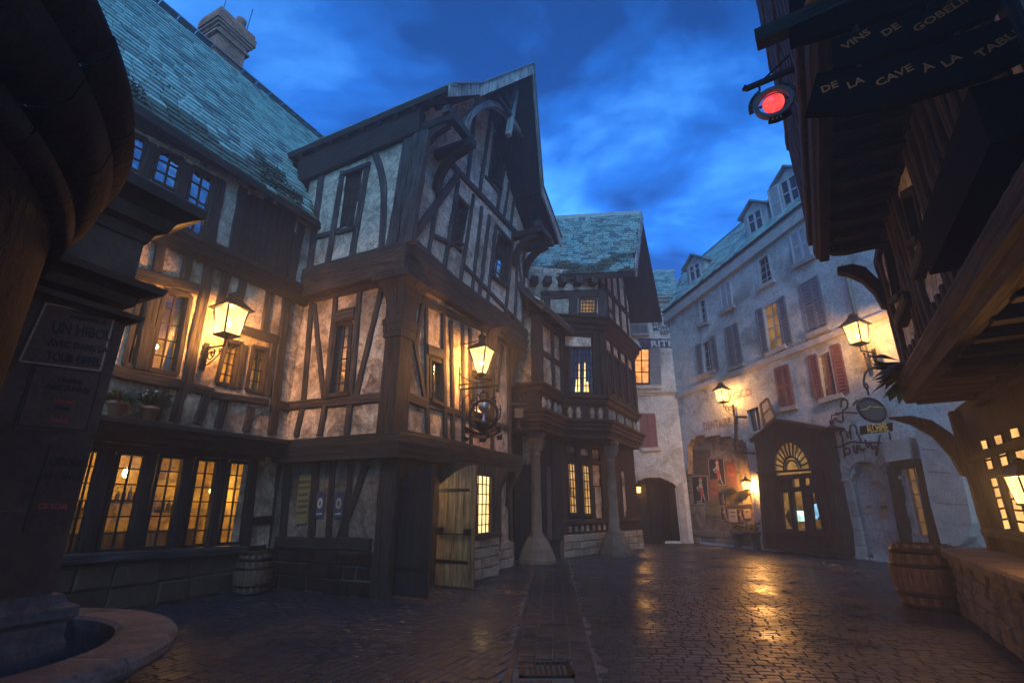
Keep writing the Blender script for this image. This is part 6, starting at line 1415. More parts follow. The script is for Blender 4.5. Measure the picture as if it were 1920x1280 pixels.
def lanterns():
    la = lantern_proto('wide', 190); la['label'] = 'big square wall lantern on scroll bracket between the leaded windows of the wing'; la['group'] = 'lit wall lanterns'
    s_, z_ = B1.hit(430, 604, .62); hang(la, B1, s_, z_, .62, .89)
    lb = lantern_proto('taper', 190); lb['label'] = 'tapering lantern glowing above the hanging goblet sign'; lb['group'] = 'lit wall lanterns'
    s_, z_ = A1R.hit(903, 677, .62); hang(lb, A1R, s_, z_, .62, 1.02)
    def cp(lbl, wall, u, v, n, sc, pw=None):
        c = copy_tree(la); c['label'] = lbl; s_, z_ = wall.hit(u, v, n); hang(c, wall, s_, z_, n, sc)
        if pw:
            for ch in c.children:
                if ch.type == 'LIGHT': ch.data = ch.data.copy(); ch.data.energy = pw
        return c
    cp('square lantern lit over the faded red wall lettering left of the shop', W, 1354, 742, .66, .84, 120)
    cp('square lantern hanging over the lane beside the dark jettied house', W, 1607, 627, .9, 1.02, 150)
    c = cp('amber lantern in front of the ribbed lit windows, above the low stone wall', R0, 1927, 918, .5, .42, 70); c.rotation_euler.z += .3
    cp('small lantern inside the arched passage with black doors', K.off(-1.5), 1197, 918, .4, .5, 26)
    cp('small lantern lighting the alcove of pasted posters', W, 1400, 910, .3, .5, 170)
lanterns()
# ================================================================== signs
GOLD = flat_mat('faded_gilt', (.42, .24, .07), .5, .2, .3); GOLD_DIM = flat_mat('tarnished_gilt', (.42, .09, .012), .8, 0, .4); SILVER = flat_mat('dull_silver', (.30, .30, .31), .35, .8, .25); BOARD = SHADE_BOARD_BLACK; BLUEGREY = flat_mat('grey_green_sign_paint', (.16, .155, .12), .6, .1, .3); INK = flat_mat('black_ink', (.012, .011, .012), .8)
def arc_text(parent, wall, c, r, body, a0, a1, size, mat, n, flip=False, name='lettering'):
    for k, ch in enumerate(body):
        if ch == ' ': continue
        a = a0 + (a1 - a0) * (k + .5) / len(body); s_, z_ = c[0] + r * math.cos(a) * SGN(wall), c[1] + r * math.sin(a)
        text(parent, ch, wall.mat(wall.pt(s_, z_, n), a - math.pi / 2 if not flip else a + math.pi / 2), size, mat, name)
def SGN(wall): rt = wall.right(); return 1 if rt[0] * wall.d[0] + rt[1] * wall.d[1] > 0 else -1
def goblet_sign():
    s_, _ = A1R.hit(905, 680, .62); g = Wall(A1R.pt(s_, 0, 0).xy, N1, (-D1[0], -D1[1])); h = lambda x, y: g.hit(*fr(X3, [(x, y)])[0])
    S = thing('hanging_tavern_sign', 'black iron ring sign holding a silver goblet above a lettered ribbon', 'sign', g.pt(.6, 3.6))
    c = h(330, 915); e = h(480, 915); r = abs(e[0] - c[0]); top = h(330, 755); rz = top[1] - c[1]
    m = MB(); m.tube([g.pt(c[0] + r * math.cos(t), c[1] + rz * math.sin(t)) for t in [2 * math.pi * k / 32 for k in range(33)]], .035, 8); m.build('ring', IRON, S)
    m = MB(); a, b = h(60, 650), h(490, 595); m.bar(g.pt(-.02, a[1] + .02), g.pt(b[0], b[1]), .035, .05); p0, p1 = h(60, 640), h(70, 890); m.bar(g.pt(.0, p0[1]), g.pt(.0, p1[1]), .05, .05); q = [h(85, 840), h(110, 740), h(200, 660)]; m.tube([g.pt(*x) for x in q], .013)
    for x in (215, 452): t, u = h(x, 640), h(x, 740); m.tube([g.pt(*t), g.pt(*u)], .012, 5)
    m.build('bracket', IRON, S)
    m = MB()
    for sg, x in ((-1, 215), (1, 440)):
        p = h(x, 770); scroll(m, g.pt(*p), 1.0 if sg > 0 else 2.2, 1.2, .11, .03, Vector((N1[0], N1[1], 0)) * sg, Vector((0, 0, 1)), .02)
    p = h(330, 710); scroll(m, g.pt(*p), 0, 1, .1, .1, Vector((N1[0], N1[1], 0)), Vector((0, 0, 1)), .022); p = h(330, 670); m.lathe([(.0, -.02), (.03, 0), (0, .07)], g.pt(*p), 6)
    for pts in ([(150, 840), (145, 900), (155, 960), (185, 1000)], [(510, 810), (515, 880), (505, 950), (470, 990)], [(185, 1000), (190, 1070)], [(465, 1000), (465, 1060)], [(150, 880), (185, 885)], [(470, 860), (512, 855)]): m.tube([g.pt(*h(*q)) for q in pts], .018, 5)
    p = h(325, 1065); m.lathe([(.0, -.1), (.12, -.06), (.18, .08), (.2, .14), (.0, .16)], g.pt(*p), 10)
    m.build('ornament', IRON, S)
    m = MB(); b0, b1 = h(330, 1018), h(330, 790); H = b1[1] - b0[1]
    m.lathe([(0, 0), (.13, 0), (.13, .02), (.06, .06 * H / .6), (.035, H * .3), (.03, H * .5), (.05, H * .58), (.115, H * .68), (.14, H * .84), (.13, H), (.115, H), (.12, H * .84), (.0, H * .65)], g.pt(*b0), 18); m.build('goblet', SILVER, S)
    top, bot = [], []
    for k in range(13):
        t = k / 12; x = 128 + 392 * t; y = 1150 - (2 * t - 1) ** 2 * 75 + (0.5 - t) * 10; top.append(h(x, y - 42)); bot.append(h(x, y + 28))
    m = MB()
    for k in range(12): slab(m, g, [top[k], top[k + 1], bot[k + 1], bot[k]], -.015, .015)
    for q in ([(115, 1150), (175, 1165), (150, 1205), (108, 1195)], [(470, 1150), (535, 1125), (528, 1185), (480, 1190)], [(278, 1180), (370, 1165), (345, 1212), (285, 1212)]): slab(m, g, [h(*x) for x in q], -.02, .0)
    m.build('ribbon', IRON, S)
    for w, x, y, rl, sz in (('Le', 172, 1118, -.45, 56), ('Gobelet', 292, 1152, -.05, 56), ('Noir', 440, 1110, .42, 56)):
        p = h(x, y); text(S, w, g.mat(g.pt(p[0], p[1], .017), rl), .125, GOLD_DIM, xs=.82)
goblet_sign()
def orb_sign():
    s_, z_ = R2.hit(1500, 128); g = Wall(R2.pt(s_, 0, 0).xy, NR, (-DR[0], -DR[1])); h = lambda x, y: g.hit(*fr(X5, [(x, y)])[0])
    S = thing('glass_ball_sign', 'round hanging sign with glowing red glass ball and lettered rim', 'sign', g.pt(.4, z_))
    c = h(690, 720); X, Y = Vector((NR[0], NR[1], 0)), Vector((0, 0, 1)); a = h(1075, 560); b = h(700, 400); r = .5 * (abs(h(1070, 600)[0] - h(330, 830)[0])) * 1.0
    P = lambda rr, t, n=0: g.pt(c[0] + rr * math.cos(t), c[1] + rr * math.sin(t), n)
    def ring(r0, r1, t0, t1, n0, n1, k=40):
        m = MB(); rings = []
        for q in range(k + 1): t = t0 + (t1 - t0) * q / k; rings.append([P(r0, t, n0), P(r1, t, n0), P(r1, t, n1), P(r0, t, n1)])
        m.loft(rings); return m
    ring(r * .78, r, 0, 2 * math.pi, -.03, .03).build('rim', BLUEGREY, S)
    # the reader's left is the outer side of the bracket
    ring(r * 1.02, r * 1.28, math.radians(-8), math.radians(62), -.02, .02, 16).build('letter_band', BLUEGREY, S); ring(r * 1.02, r * 1.28, math.radians(118), math.radians(190), -.02, .02, 16).build('letter_band', BLUEGREY, S)
    ring(r * 1.02, r * 1.3, math.radians(235), math.radians(290), -.02, .02, 12).build('date_band', BOARD, S)
    sg = SGN(g)
    def at(body, d0, d1, size, mat, flip=False):
        for k, ch in enumerate(body):
            t = math.radians(d0 + (d1 - d0) * (k + .5) / len(body)); p = g.pt(c[0] + sg * r * 1.15 * math.cos(t), c[1] + r * 1.15 * math.sin(t), .024); text(S, ch, g.mat(p, t + (math.pi / 2 if flip else -math.pi / 2)), size, mat)
    at('REMEMBRALL', 190, 118, r * .26, INK); at('FABRICANTS', 62, -8, r * .26, INK); at('1846', 245, 285, r * .26, GOLD, True)
    ob = NT('red_ball'); e = ob.n('ShaderNodeEmission'); nz = ob.noise(ob.coords('Object'), 6, 3); cc = ob.mix(ob.ramp(nz, [(.3, 0), (.7, 1)]), (.55, .03, .035), (.9, .09, .08)); ob.l(cc, e.inputs[0]); e.inputs[1].default_value = .62
    gl = ob.n('ShaderNodeBsdfGlossy'); gl.inputs['Roughness'].default_value = .12; ad = ob.n('ShaderNodeMixShader'); ad.inputs[0].default_value = .12; ob.l(e.outputs[0], ad.inputs[1]); ob.l(gl.outputs[0], ad.inputs[2]); ob.l(ad.outputs[0], ob.out.inputs[0])
    R_ = r * .56; m = MB(); m.lathe([(R_ * math.sin(math.pi * k / 20), -R_ * math.cos(math.pi * k / 20)) for k in range(21)], g.pt(*c), 32); m.build('ball', ob.m, S)
    m = MB(); m.lathe([(R_ * 1.0, R_ * .22), (R_ * 1.03, R_ * .22), (R_ * .99, R_ * .36), (R_ * .94, R_ * .36)], g.pt(*c), 32); m.build('band', IRON, S)
    for t in (0, math.pi): m = MB(); scroll(m, P(R_ + r * .1, t + .0), 0, 1.2, r * .08, r * .03, X, Y, .008); m.tube([P(R_ * .98, t), P(r * .8, t)], .008, 5); m.build('scroll', IRON, S)
    m = MB(); a, b = h(180, 465), h(1230, 50); o = h(470, 330); w_ = h(1000, 0); m.bar(g.pt(*a), g.pt(-.05, b[1] + .02), .05, .05); m.tube([g.pt(*o), g.pt(-.02, b[1] + .28)], .014); m.lathe([(0, -.03), (.045, 0), (0, .07)], g.pt(*a), 6); t, u = h(430, 400), h(440, 500); m.tube([g.pt(*t), g.pt(u[0], u[1])], .012, 5); m.tube([g.pt(*h(800, 250)), g.pt(*h(810, 380))], .012, 5); m.build('bracket', IRON, S)
    lamp('ball_lamp', g.pt(c[0], c[1], .0), 0.0 + .01, (1, .1, .08))
orb_sign()
def wine_boards():
    g = Wall((2.03, 2.66), (.853, -.521), (-.521, -.853)); f5 = lambda pts: g.hits(fr(Y5, pts)); grp = 'stacked wine merchant boards'
    for name, lbl, poly, words in (
        ('sign_board', 'topmost black wine board with a gilt emblem, cut off by the sky', [(325, 280), (500, 232), (720, 160), (1270, 0), (1280, -30), (318, -30)], []),
        ('sign_board', 'black board lettered VINS DE GOBELINS', [(578, 428), (700, 405), (1250, 225), (1560, 85), (1575, 60), (1500, -20), (1120, 90), (575, 255)], [('VINS', 720, 262, .33), ('DE', 925, 205, .3), ('GOBELINS', 1260, 90, .3)]),
        ('sign_board', 'lowest curved black board lettered DE LA CAVE A LA TABLE', [(420, 695), (700, 680), (1000, 625), (1500, 470), (1900, 270), (1900, 0), (1560, 150), (1150, 300), (800, 412), (485, 460)], [('DE', 560, 545, .1), ('LA', 715, 520, .12), ('CAVE', 945, 478, .18), ('À', 1145, 430, .24), ('LA', 1285, 390, .28), ('TABLE', 1570, 285, .34)])):
        S = thing(name, lbl, 'sign', g.pt(-.4, 5)); m = MB(); n = len(poly); pp = f5(poly)
        i = len(m.v); m.v = [g.pt(a, z, -.03) for a, z in pp] + [g.pt(a, z, .03) for a, z in pp]; m.face(range(n, 2 * n)); m.face(range(n - 1, -1, -1))
        for q in range(n): m.face((q, (q + 1) % n, n + (q + 1) % n, n + q))
        S['group'] = grp; m.build('board', BOARD, S)
        for w, x, y, rl in words: (p,) = f5([(x, y)]); text(S, w, g.mat(g.pt(p[0], p[1], .034), rl), .076, GOLD_DIM, xs=1.05)
        if not words:
            p = f5([(455, 25)])[0]; m = MB(); m.lathe([(0, 0), (.05, .0), (.05, .03), (.03, .05), (.045, .1), (.02, .12), (.0, .12)], g.pt(p[0], p[1] - .05, .035), 10); m.build('emblem', GOLD_DIM, S)
            p, q = f5([(560, 58), (640, 30)]); m = MB(); strip(m, g, p, q, .02, .03, .036); m.build('gilt_stroke', GOLD_DIM, S)
        else:
            xx = f5([(740, 395), (1345, 220)]) if len(words) == 6 else f5([(720, 160), (1180, 80)])
            m = MB()
            for a, z in xx: m.tube([g.pt(a, z - .08, 0), g.pt(a, z + .12, 0)], .018, 6)
            m.build('hanger', IRON, S)
    m = MB(); S = thing('sign_beam', 'dark beam carrying the hanging wine boards over the lane', 'beam', g.pt(.5, 4.95)); m.bar(g.pt(-.2, 4.95), g.pt(1.05, 4.95), .12, .1); m.build('bar', OAK_DARK, S)
wine_boards()
def alchemy():
    S = thing('potion_shop_sign', 'hanging sign lettered ALCHIMIE in gilt under a round medallion on a hooked bracket', 'sign', W.pt(9, 3.6)); s_, _ = W.hit(1700, 800, 0); g = Wall(W.pt(s_, 0, 0).xy, W.n, (W.d[0], W.d[1])); h = lambda x, y: g.hit(*fr(X6, [(x, y)])[0])
    q = [h(425, 805), h(770, 765), h(772, 860), h(428, 900)]; m = MB(); slab(m, g, q, -.02, .02); m.build('board', BOARD, S); c = bil(q, .5, .5); text(S, 'ALCHIMIE', g.mat(g.pt(c[0], c[1], .024), .11), .33, flat_mat('bright_gilt', (.95, .40, .06), .5, 0, .1), bold=0.0, space=1.08, xs=.64)
    c = h(550, 630); r = abs(h(690, 630)[0] - c[0]); rz = abs(h(550, 752)[1] - c[1]); m = MB()
    m.tube([g.pt(c[0] + r * math.cos(t), c[1] + rz * math.sin(t)) for t in [2 * math.pi * k / 28 for k in range(29)]], .045, 8); m.build('medallion_ring', IRON, S); m = MB(); slab(m, g, [(c[0] + r * .95 * math.cos(t), c[1] + rz * .95 * math.sin(t)) for t in [2 * math.pi * k / 24 for k in range(24)]], -.015, .01); m.build('medallion', flat_mat('medallion_paint', (.03, .027, .025), .6), S)
    pts = [h(*p) for p in ((420, 635), (490, 620), (520, 590), (560, 605), (610, 600), (680, 610))]; m = MB(); m.tube([g.pt(a, z, .02) for a, z in pts], .02, 5); m.build('gilt_line', GOLD, S)
    m = MB(); pts = [h(*p) for p in ((515, 470), (500, 400), (465, 370), (462, 300), (480, 230), (530, 175), (600, 155), (680, 170), (740, 210), (800, 260))]; m.tube([g.pt(*p) for p in smooth_line(pts, 1)], .03, 6); p = h(490, 370); m.tube([g.pt(p[0] + .07 * math.cos(t), p[1] + .08 * math.sin(t)) for t in [2 * math.pi * k / 12 for k in range(13)]], .025, 6); m.build('hook', IRON, S)
    I = thing('wrought_iron_lettering', 'tangle of wrought iron strokes fixed to the wall over the blind arch', 'ironwork', W.pt(8, 3)); h = lambda x, y: W.hit(*fr(X6, [(x, y)])[0], .1)
    for k, pts in enumerate([[(150, 670), (260, 655), (395, 668)], [(90, 740), (110, 800), (150, 700), (180, 760), (230, 760)], [(215, 600), (215, 530), (255, 510), (285, 530), (285, 610), (220, 640), (240, 750)], [(200, 900), (215, 860), (255, 850), (280, 880), (290, 940)], [(210, 900), (240, 960)], [(320, 920), (310, 800), (350, 790), (380, 820), (390, 900)], [(100, 960), (85, 1020), (110, 1050)], [(130, 1030), (220, 1030), (330, 970), (440, 990), (560, 985), (650, 990)], [(230, 960), (260, 1140)], [(260, 1050), (300, 1040), (320, 1100), (270, 1110)], [(350, 1010), (360, 1080), (390, 1110), (390, 1010)], [(410, 1010), (430, 1070), (480, 1050)], [(480, 950), (500, 1060), (530, 980), (560, 1060)], [(550, 1060), (600, 1000), (600, 1120)], [(660, 990), (700, 1120)], [(640, 900), (600, 1130)], [(300, 860), (330, 950)], [(400, 900), (440, 980)], [(345, 580), (380, 530), (410, 525)], [(740, 870), (755, 960)]]):
        m = MB(); m.tube([W.pt(*h(*p), .1) for p in smooth_line(pts, 1)], .028, 5); m.build('iron_stroke', IRON, I)
alchemy()
def spider_sign():
    S = thing('small_spider_sign', 'small framed plate with an iron spider hanging beneath, beside the stone column', 'sign', (0.2, 14, 4.4)); y = 13.9; P = lambda u, v: at_y(u, v, y)
    m = MB(); m.bar(P(958, 756), P(988, 758), .03, .03); m.tube([P(962, 752), P(968, 742), P(976, 746), P(974, 756)], .012); m.build('bracket', IRON, S)
    a = [P(965, 765), P(981, 765), P(981, 783), P(965, 783)]; d = Vector((0, .05, 0)); m = MB(); m.hexa([a[3], a[2], a[2] + d, a[3] + d, a[0], a[1], a[1] + d, a[0] + d]); m.build('plate', flat_mat('olive_plate', (.03, .024, .012), .7), S)
    m = MB(); c = P(972, 802); m.lathe([(0, -.09), (.06, -.04), (.05, .02), (.02, .05), (.04, .08), (0, .12)], c, 8)
    for k in range(8): t = math.pi * (k + .5) / 8 * 2; e = Vector((math.cos(t) * .14, -.02, math.sin(t) * .2)); m.tube([c + Vector((0, 0, .05)), c + e * .7 + Vector((0, 0, .08)), c + e], .008, 4)
    m.tube([P(972, 784), c], .01); m.build('spider', IRON, S)
spider_sign()

# ================================================================== posters
def pap(name, col): return stone_mat(name, tuple(c * .75 for c in col), col, .9, 4.0, .1)
PAPER = pap('tan_paper', (.46, .36, .23)); PAPER_Y = pap('yellow_paper', (.19, .145, .055)); PAPER_W = pap('pale_paper', (.42, .37, .29)); PAPER_R = pap('orange_red_paper', (.30, .12, .07)); PAPER_B = pap('blue_grey_paper', (.06, .06, .09)); PAPER_K = pap('black_paper', (.022, .02, .024)); PAPER_D = pap('brown_paper', (.10, .066, .045)); WHITE_INK = flat_mat('white_ink', (.5, .46, .4), .9); RED_INK = flat_mat('red_ink', (.5, .07, .04), .9); SKIN_INK = flat_mat('flesh_ink', (.5, .36, .26), .9)
def poster(wall, z, quad, mat, label, lines=(), n=.006, figure=False, border=None, loc=None, group=None, fig_at=(0, 0, 1)):
    q = wall.hits(fr(z, quad), n); c = bil(q, .5, .5); o = thing('poster', label, 'poster', wall.pt(c[0], c[1], n), group)
    m = MB(); slab(m, wall, q, n - .004, n); sh = m.build('sheet', mat, o)
    hh = abs(q[0][1] - q[3][1]); ww = abs(q[1][0] - q[0][0])
    if border:
        m = MB()
        for a, b in ((0, 1), (1, 2), (2, 3), (3, 0)): strip(m, wall, bil(q, .03 + .94 * (a in (1, 2)), .03 + .94 * (a in (2, 3))), bil(q, .03 + .94 * (b in (1, 2)), .03 + .94 * (b in (2, 3))), ww * .025, n, n + .0015)
        m.build('border', border, o)
    for body, a, b, size, mt in lines:
        p = bil(q, a, b); rl = 0.0; e0, e1 = bil(q, 0, b), bil(q, 1, b); rl = math.atan2(e1[1] - e0[1], abs(e1[0] - e0[0])); w_est = len(body) * .62 * size * hh
        text(o, body, wall.mat(wall.pt(p[0], p[1], n + .003), rl), size * hh, mt, xs=min(1.0, ww * .88 / max(w_est, 1e-3)) if w_est > ww * .88 else 1.0)
    if figure:
        fx, fy, fs = fig_at
        L = lambda pts: [bil(q, fx + x * fs, fy + y * fs) for x, y in pts]
        def shp(pts, mt, k): m = MB(); m.poly([wall.pt(a, zz, n + .002 + .0007 * k) for a, zz in L(pts)]); m.build('figure', mt, o)
        shp([(.5, .14), (.6, .12), (.66, .18), (.62, .26), (.52, .26), (.47, .2)], SKIN_INK, 0); shp([(.44, .12), (.55, .06), (.68, .1), (.7, .16), (.58, .13), (.48, .17)], RED_INK, 1)
        shp([(.5, .27), (.66, .27), (.68, .44), (.5, .46), (.44, .36)], SKIN_INK, 0); shp([(.44, .36), (.3, .42), (.36, .5), (.5, .55), (.48, .5), (.38, .47), (.37, .43), (.46, .4)], WHITE_INK, 1)
        shp([(.5, .45), (.68, .44), (.72, .62), (.62, .78), (.56, .84), (.52, .62)], RED_INK, 0); shp([(.66, .62), (.72, .62), (.78, .82), (.86, .92), (.8, .94), (.7, .8)], SKIN_INK, 1); shp([(.56, .74), (.62, .76), (.52, .92), (.46, .94)], SKIN_INK, 1)
    return o
def posters():
    g = 'posters pasted in the alcove'; ab = lambda *a, **k: poster(AB, X1, *a, n=.012 + .002 * posters.k, group=g, **k)
    posters.k = 0
    def P(quad, mat, label, **k): posters.k += 1; ab(quad, mat, label, **k)
    P([(155, 225), (330, 230), (318, 480), (172, 475)], PAPER_D, 'large faded brown bill at the top left of the alcove', lines=[('AVIS', .5, .15, .14, INK), ('GRAND BAL', .5, .4, .1, INK), ('CE SOIR', .5, .6, .1, INK)])
    P([(305, 310), (462, 305), (490, 590), (320, 590)], PAPER_K, 'black dancer poster high in the alcove, its dancer in red stretching an arm', figure=True, border=WHITE_INK, lines=[('LE MIROIR', .55, .95, .05, WHITE_INK)])
    P([(470, 350), (575, 340), (608, 610), (495, 600)], PAPER_R, 'orange bill right of the high dancer poster', lines=[('CABA', .5, .25, .2, PAPER_R), ('ARI', .5, .22, .22, RED_INK), ('INA', .5, .5, .22, RED_INK)])
    P([(25, 482), (130, 480), (155, 775), (50, 780)], PAPER, 'tall tan bill headed MARTHA at the left of the alcove', lines=[('MARTHA', .5, .2, .11, INK), ('OCCULTES', .5, .45, .09, INK), ('ANCIENNES', .5, .6, .08, INK), ('SOCIETE', .5, .75, .08, INK)])
    P([(135, 485), (300, 482), (320, 775), (160, 780)], PAPER_K, 'large black dancer poster between the MARTHA bill and orange bill', figure=True, border=WHITE_INK, lines=[('UNE NUIT', .4, .89, .055, WHITE_INK), ('DANS LA NUIT', .5, .96, .055, WHITE_INK)])
    P([(300, 525), (410, 520), (420, 735), (318, 735)], PAPER_R, 'orange red bill lettered in red beside the large dancer poster', lines=[('ARI', .5, .3, .24, RED_INK), ('INA', .5, .65, .24, RED_INK)])
    P([(282, 740), (415, 735), (432, 890), (296, 892)], PAPER_Y, 'square yellowed bill below the orange red bill', lines=[('CONCERT', .5, .3, .13, INK), ('* * *', .5, .75, .15, INK)])
    P([(412, 655), (485, 655), (490, 778), (424, 780)], PAPER_K, 'small dark dancer poster above the yellowed bill', figure=True)
    P([(425, 792), (500, 790), (515, 935), (440, 935)], PAPER_K, 'small black dancer poster right of the yellowed bill', figure=True, border=WHITE_INK)
    P([(508, 820), (592, 820), (600, 952), (524, 952)], PAPER_W, 'pale handbill between two small dancer posters', lines=[('AVENIR', .5, .25, .16, INK), ('DIVIN', .5, .55, .16, INK)])
    P([(588, 822), (660, 820), (672, 945), (602, 948)], PAPER_K, 'small black dancer poster above the stone bench', figure=True, border=WHITE_INK)
    P([(662, 820), (730, 818), (738, 915), (674, 918)], PAPER, 'little cream bill at the right edge above the bench', lines=[('PRIX', .5, .3, .2, INK)])
    P([(525, 690), (600, 650), (612, 770), (540, 780)], PAPER_Y, 'torn cream sheet under the left iron hood of the alcove', lines=[('VOUS', .5, .5, .2, INK)])
    P([(645, 690), (715, 655), (735, 770), (655, 775)], PAPER, 'torn cream sheet under the iron hood nearest the alcove lamp', lines=[('ICI', .5, .5, .2, INK)])
    P([(500, 780), (740, 780), (742, 812), (502, 812)], PAPER_D, 'long narrow brown strip bill under the iron hoods', lines=[('GRAND SPECTACLE', .5, .5, .6, INK)])
    P([(58, 785), (130, 783), (158, 1020), (82, 1030)], PAPER_W, 'narrow torn white bill low at the left of the alcove', lines=[('JEAN', .5, .15, .1, INK), ('JANE', .5, .4, .1, INK), ('JEAN', .5, .65, .1, INK)])
    for i, (x, y, lb) in enumerate(((545, 630, 'left pitched iron hood over a torn sheet in the alcove'), (670, 650, 'pitched iron hood nearest the alcove lamp'))):
        o = thing('iron_hood', lb, 'hood', AB.pt(*AB.hit(*fr(X1, [(x, y)])[0])), 'iron hoods in the alcove'); a, b, c = AB.hits(fr(X1, [(x - 35, y + 60), (x, y - 15), (x + 60, y + 15)])); m = MB(); m.hexa([AB.pt(a[0], a[1] - .03), AB.pt(c[0], c[1] - .03), AB.pt(c[0], c[1] - .06, .22), AB.pt(a[0], a[1] - .06, .22), AB.pt(b[0] - .05, b[1]), AB.pt(b[0] + .05, b[1]), AB.pt(b[0] + .05, b[1] - .02, .2), AB.pt(b[0] - .05, b[1] - .02, .2)]); m.build('hood_plate', IRON, o)
    # ground floor of the corner house
    poster(A0L, Z6, [(262, 350), (332, 345), (305, 640), (232, 650)], PAPER_Y, 'tall yellow bill on the dark wall left of the tavern door', [('MARTHA', .5, .16, .11, INK), ('OCCULTES', .5, .28, .09, INK), ('SOCIETES', .5, .42, .08, INK), ('NORDIS', .5, .55, .08, INK), ('ANCIENNES', .5, .66, .08, INK), ('INCENDIE', .5, .78, .07, INK)], n=.03)
    for quad, lb in (([(368, 452), (415, 450), (402, 605), (352, 610)], 'left blue portrait bill between the dark studs'), ([(475, 455), (528, 450), (518, 605), (462, 610)], 'right blue portrait bill between the dark studs')):
        o = poster(A0L, Z6, quad, PAPER_B, lb, [('AVIS', .5, .12, .1, INK), ('LE NOM', .5, .86, .08, WHITE_INK)], n=.03, group='blue portrait bills'); q = A0L.hits(fr(Z6, quad), .03); c = bil(q, .5, .45); w = abs(q[1][0] - q[0][0]) * .3; m = MB(); m.poly([A0L.pt(c[0] + w * math.cos(-t) * SGN(A0L), c[1] + w * 1.5 * math.sin(-t), .034) for t in [-2 * math.pi * k / 16 for k in range(16)]]); m.build('oval', PAPER_W, o)
        m = MB(); m.poly([A0L.pt(c[0] + w * .5 * math.cos(t) * SGN(A0L), c[1] + w * .9 * math.sin(t) - w * .1, .036) for t in [2 * math.pi * k / 12 for k in range(12)]]); m.build('portrait', PAPER_D, o)
    # pier
    Z7 = (0, 420, 3.047)
    poster(PW, Z7, [(255, 440), (668, 522), (582, 848), (90, 790)], PAPER_D, 'large brown bill lettered UN HIBOU on the stone pier', [('LE CASSE-TETE', .62, .07, .07, INK), ('GARGOUILLE', .62, .17, .08, INK), ('UN HIBOU', .62, .38, .25, INK), ('AVEC DANS LA', .62, .63, .15, INK), ('TOUR EIFFEL', .62, .85, .2, INK)], n=.008, border=PAPER)
    poster(PW, Z7, [(195, 790), (590, 845), (500, 1190), (80, 1160)], PAPER_D, 'dark circus bill with a flourished border below the owl bill', [('CIRQUE', .55, .22, .09, INK), ('ARCANUS', .55, .34, .13, INK), ('GRANDE', .55, .55, .07, RED_INK), ('FERIE', .55, .66, .08, INK), ('PARIS', .55, .85, .09, RED_INK)], n=.008, border=INK)
    poster(PW, P1, [(95, 830), (172, 838), (120, 1000), (40, 1000)], PAPER_D, 'second dark circus bill lowest on the pier', [('CIRQUE', .5, .2, .12, INK), ('ARCANUS', .5, .36, .12, INK), ('CE SOIR', .5, .7, .08, RED_INK)], n=.008)
    for quad, lb in (([(150, 475), (190, 468), (195, 490), (155, 495)], 'stone tablet on the blocked doorway'), ([(185, 552), (222, 548), (232, 620), (192, 622)], 'framed portrait bill on the blocked doorway'), ([(125, 560), (165, 555), (172, 600), (130, 605)], 'pale notice left of the framed portrait')): poster(DB, Y7, quad, PAPER if 'notice' not in lb else PAPER_W, lb, [('AVIS', .5, .4, .25, INK)], n=.03)
posters()

# ================================================================== barrels, planters, small things
def barrel():
    Bp = thing('barrel', 'x y', 'barrel', (0, 0, 0)); H, n = .95, 16
    prof = [(k / 8, .385 + .085 * math.sin(math.pi * k / 8)) for k in range(9)]
    m = MB(); rings = []
    for t, r in prof:
        ring = []
        for rr, a in ((r, -.19), (r + .006, 0), (r, .19), (r - .03, .19), (r - .03, -.19)): ring.append(Vector((rr * math.cos(a), rr * math.sin(a), t * H)))
        rings.append(ring)
    m.loft(rings); st = m.build('stave', wood('barrel_oak', (.06, .032, .018), (.17, .095, .055), .6), Bp)
    for k in range(1, n):
        c = st.copy(); COL.objects.link(c); c.rotation_euler = (0, 0, 2 * math.pi * k / n)
    for t, w in ((.06, .07), (.25, .06), (.68, .06), (.9, .08)):
        r0, r1 = .385 + .085 * math.sin(math.pi * (t - .03)), .385 + .085 * math.sin(math.pi * (t + .03)); m = MB(); m.lathe([(r0 + .004, t * H - w / 2), (r0 + .014, t * H - w / 2), (r1 + .014, t * H + w / 2), (r1 + .004, t * H + w / 2)], (0, 0, 0), 28); m.build('hoop', IRON, Bp)
    for k in range(5): 
        m = MB(); y0, y1 = -.36 + k * .144, -.36 + (k + 1) * .144 - .006; rr = .37; f = lambda y: math.sqrt(max(.001, rr * rr - y * y)); m.hexa([(-f(y0), y0, .885), (f(y0), y0, .885), (f(y1), y1, .885), (-f(y1), y1, .885), (-f(y0), y0, .905), (f(y0), y0, .905), (f(y1), y1, .905), (-f(y1), y1, .905)]); m.build('lid_board', OAK, Bp)
    return Bp
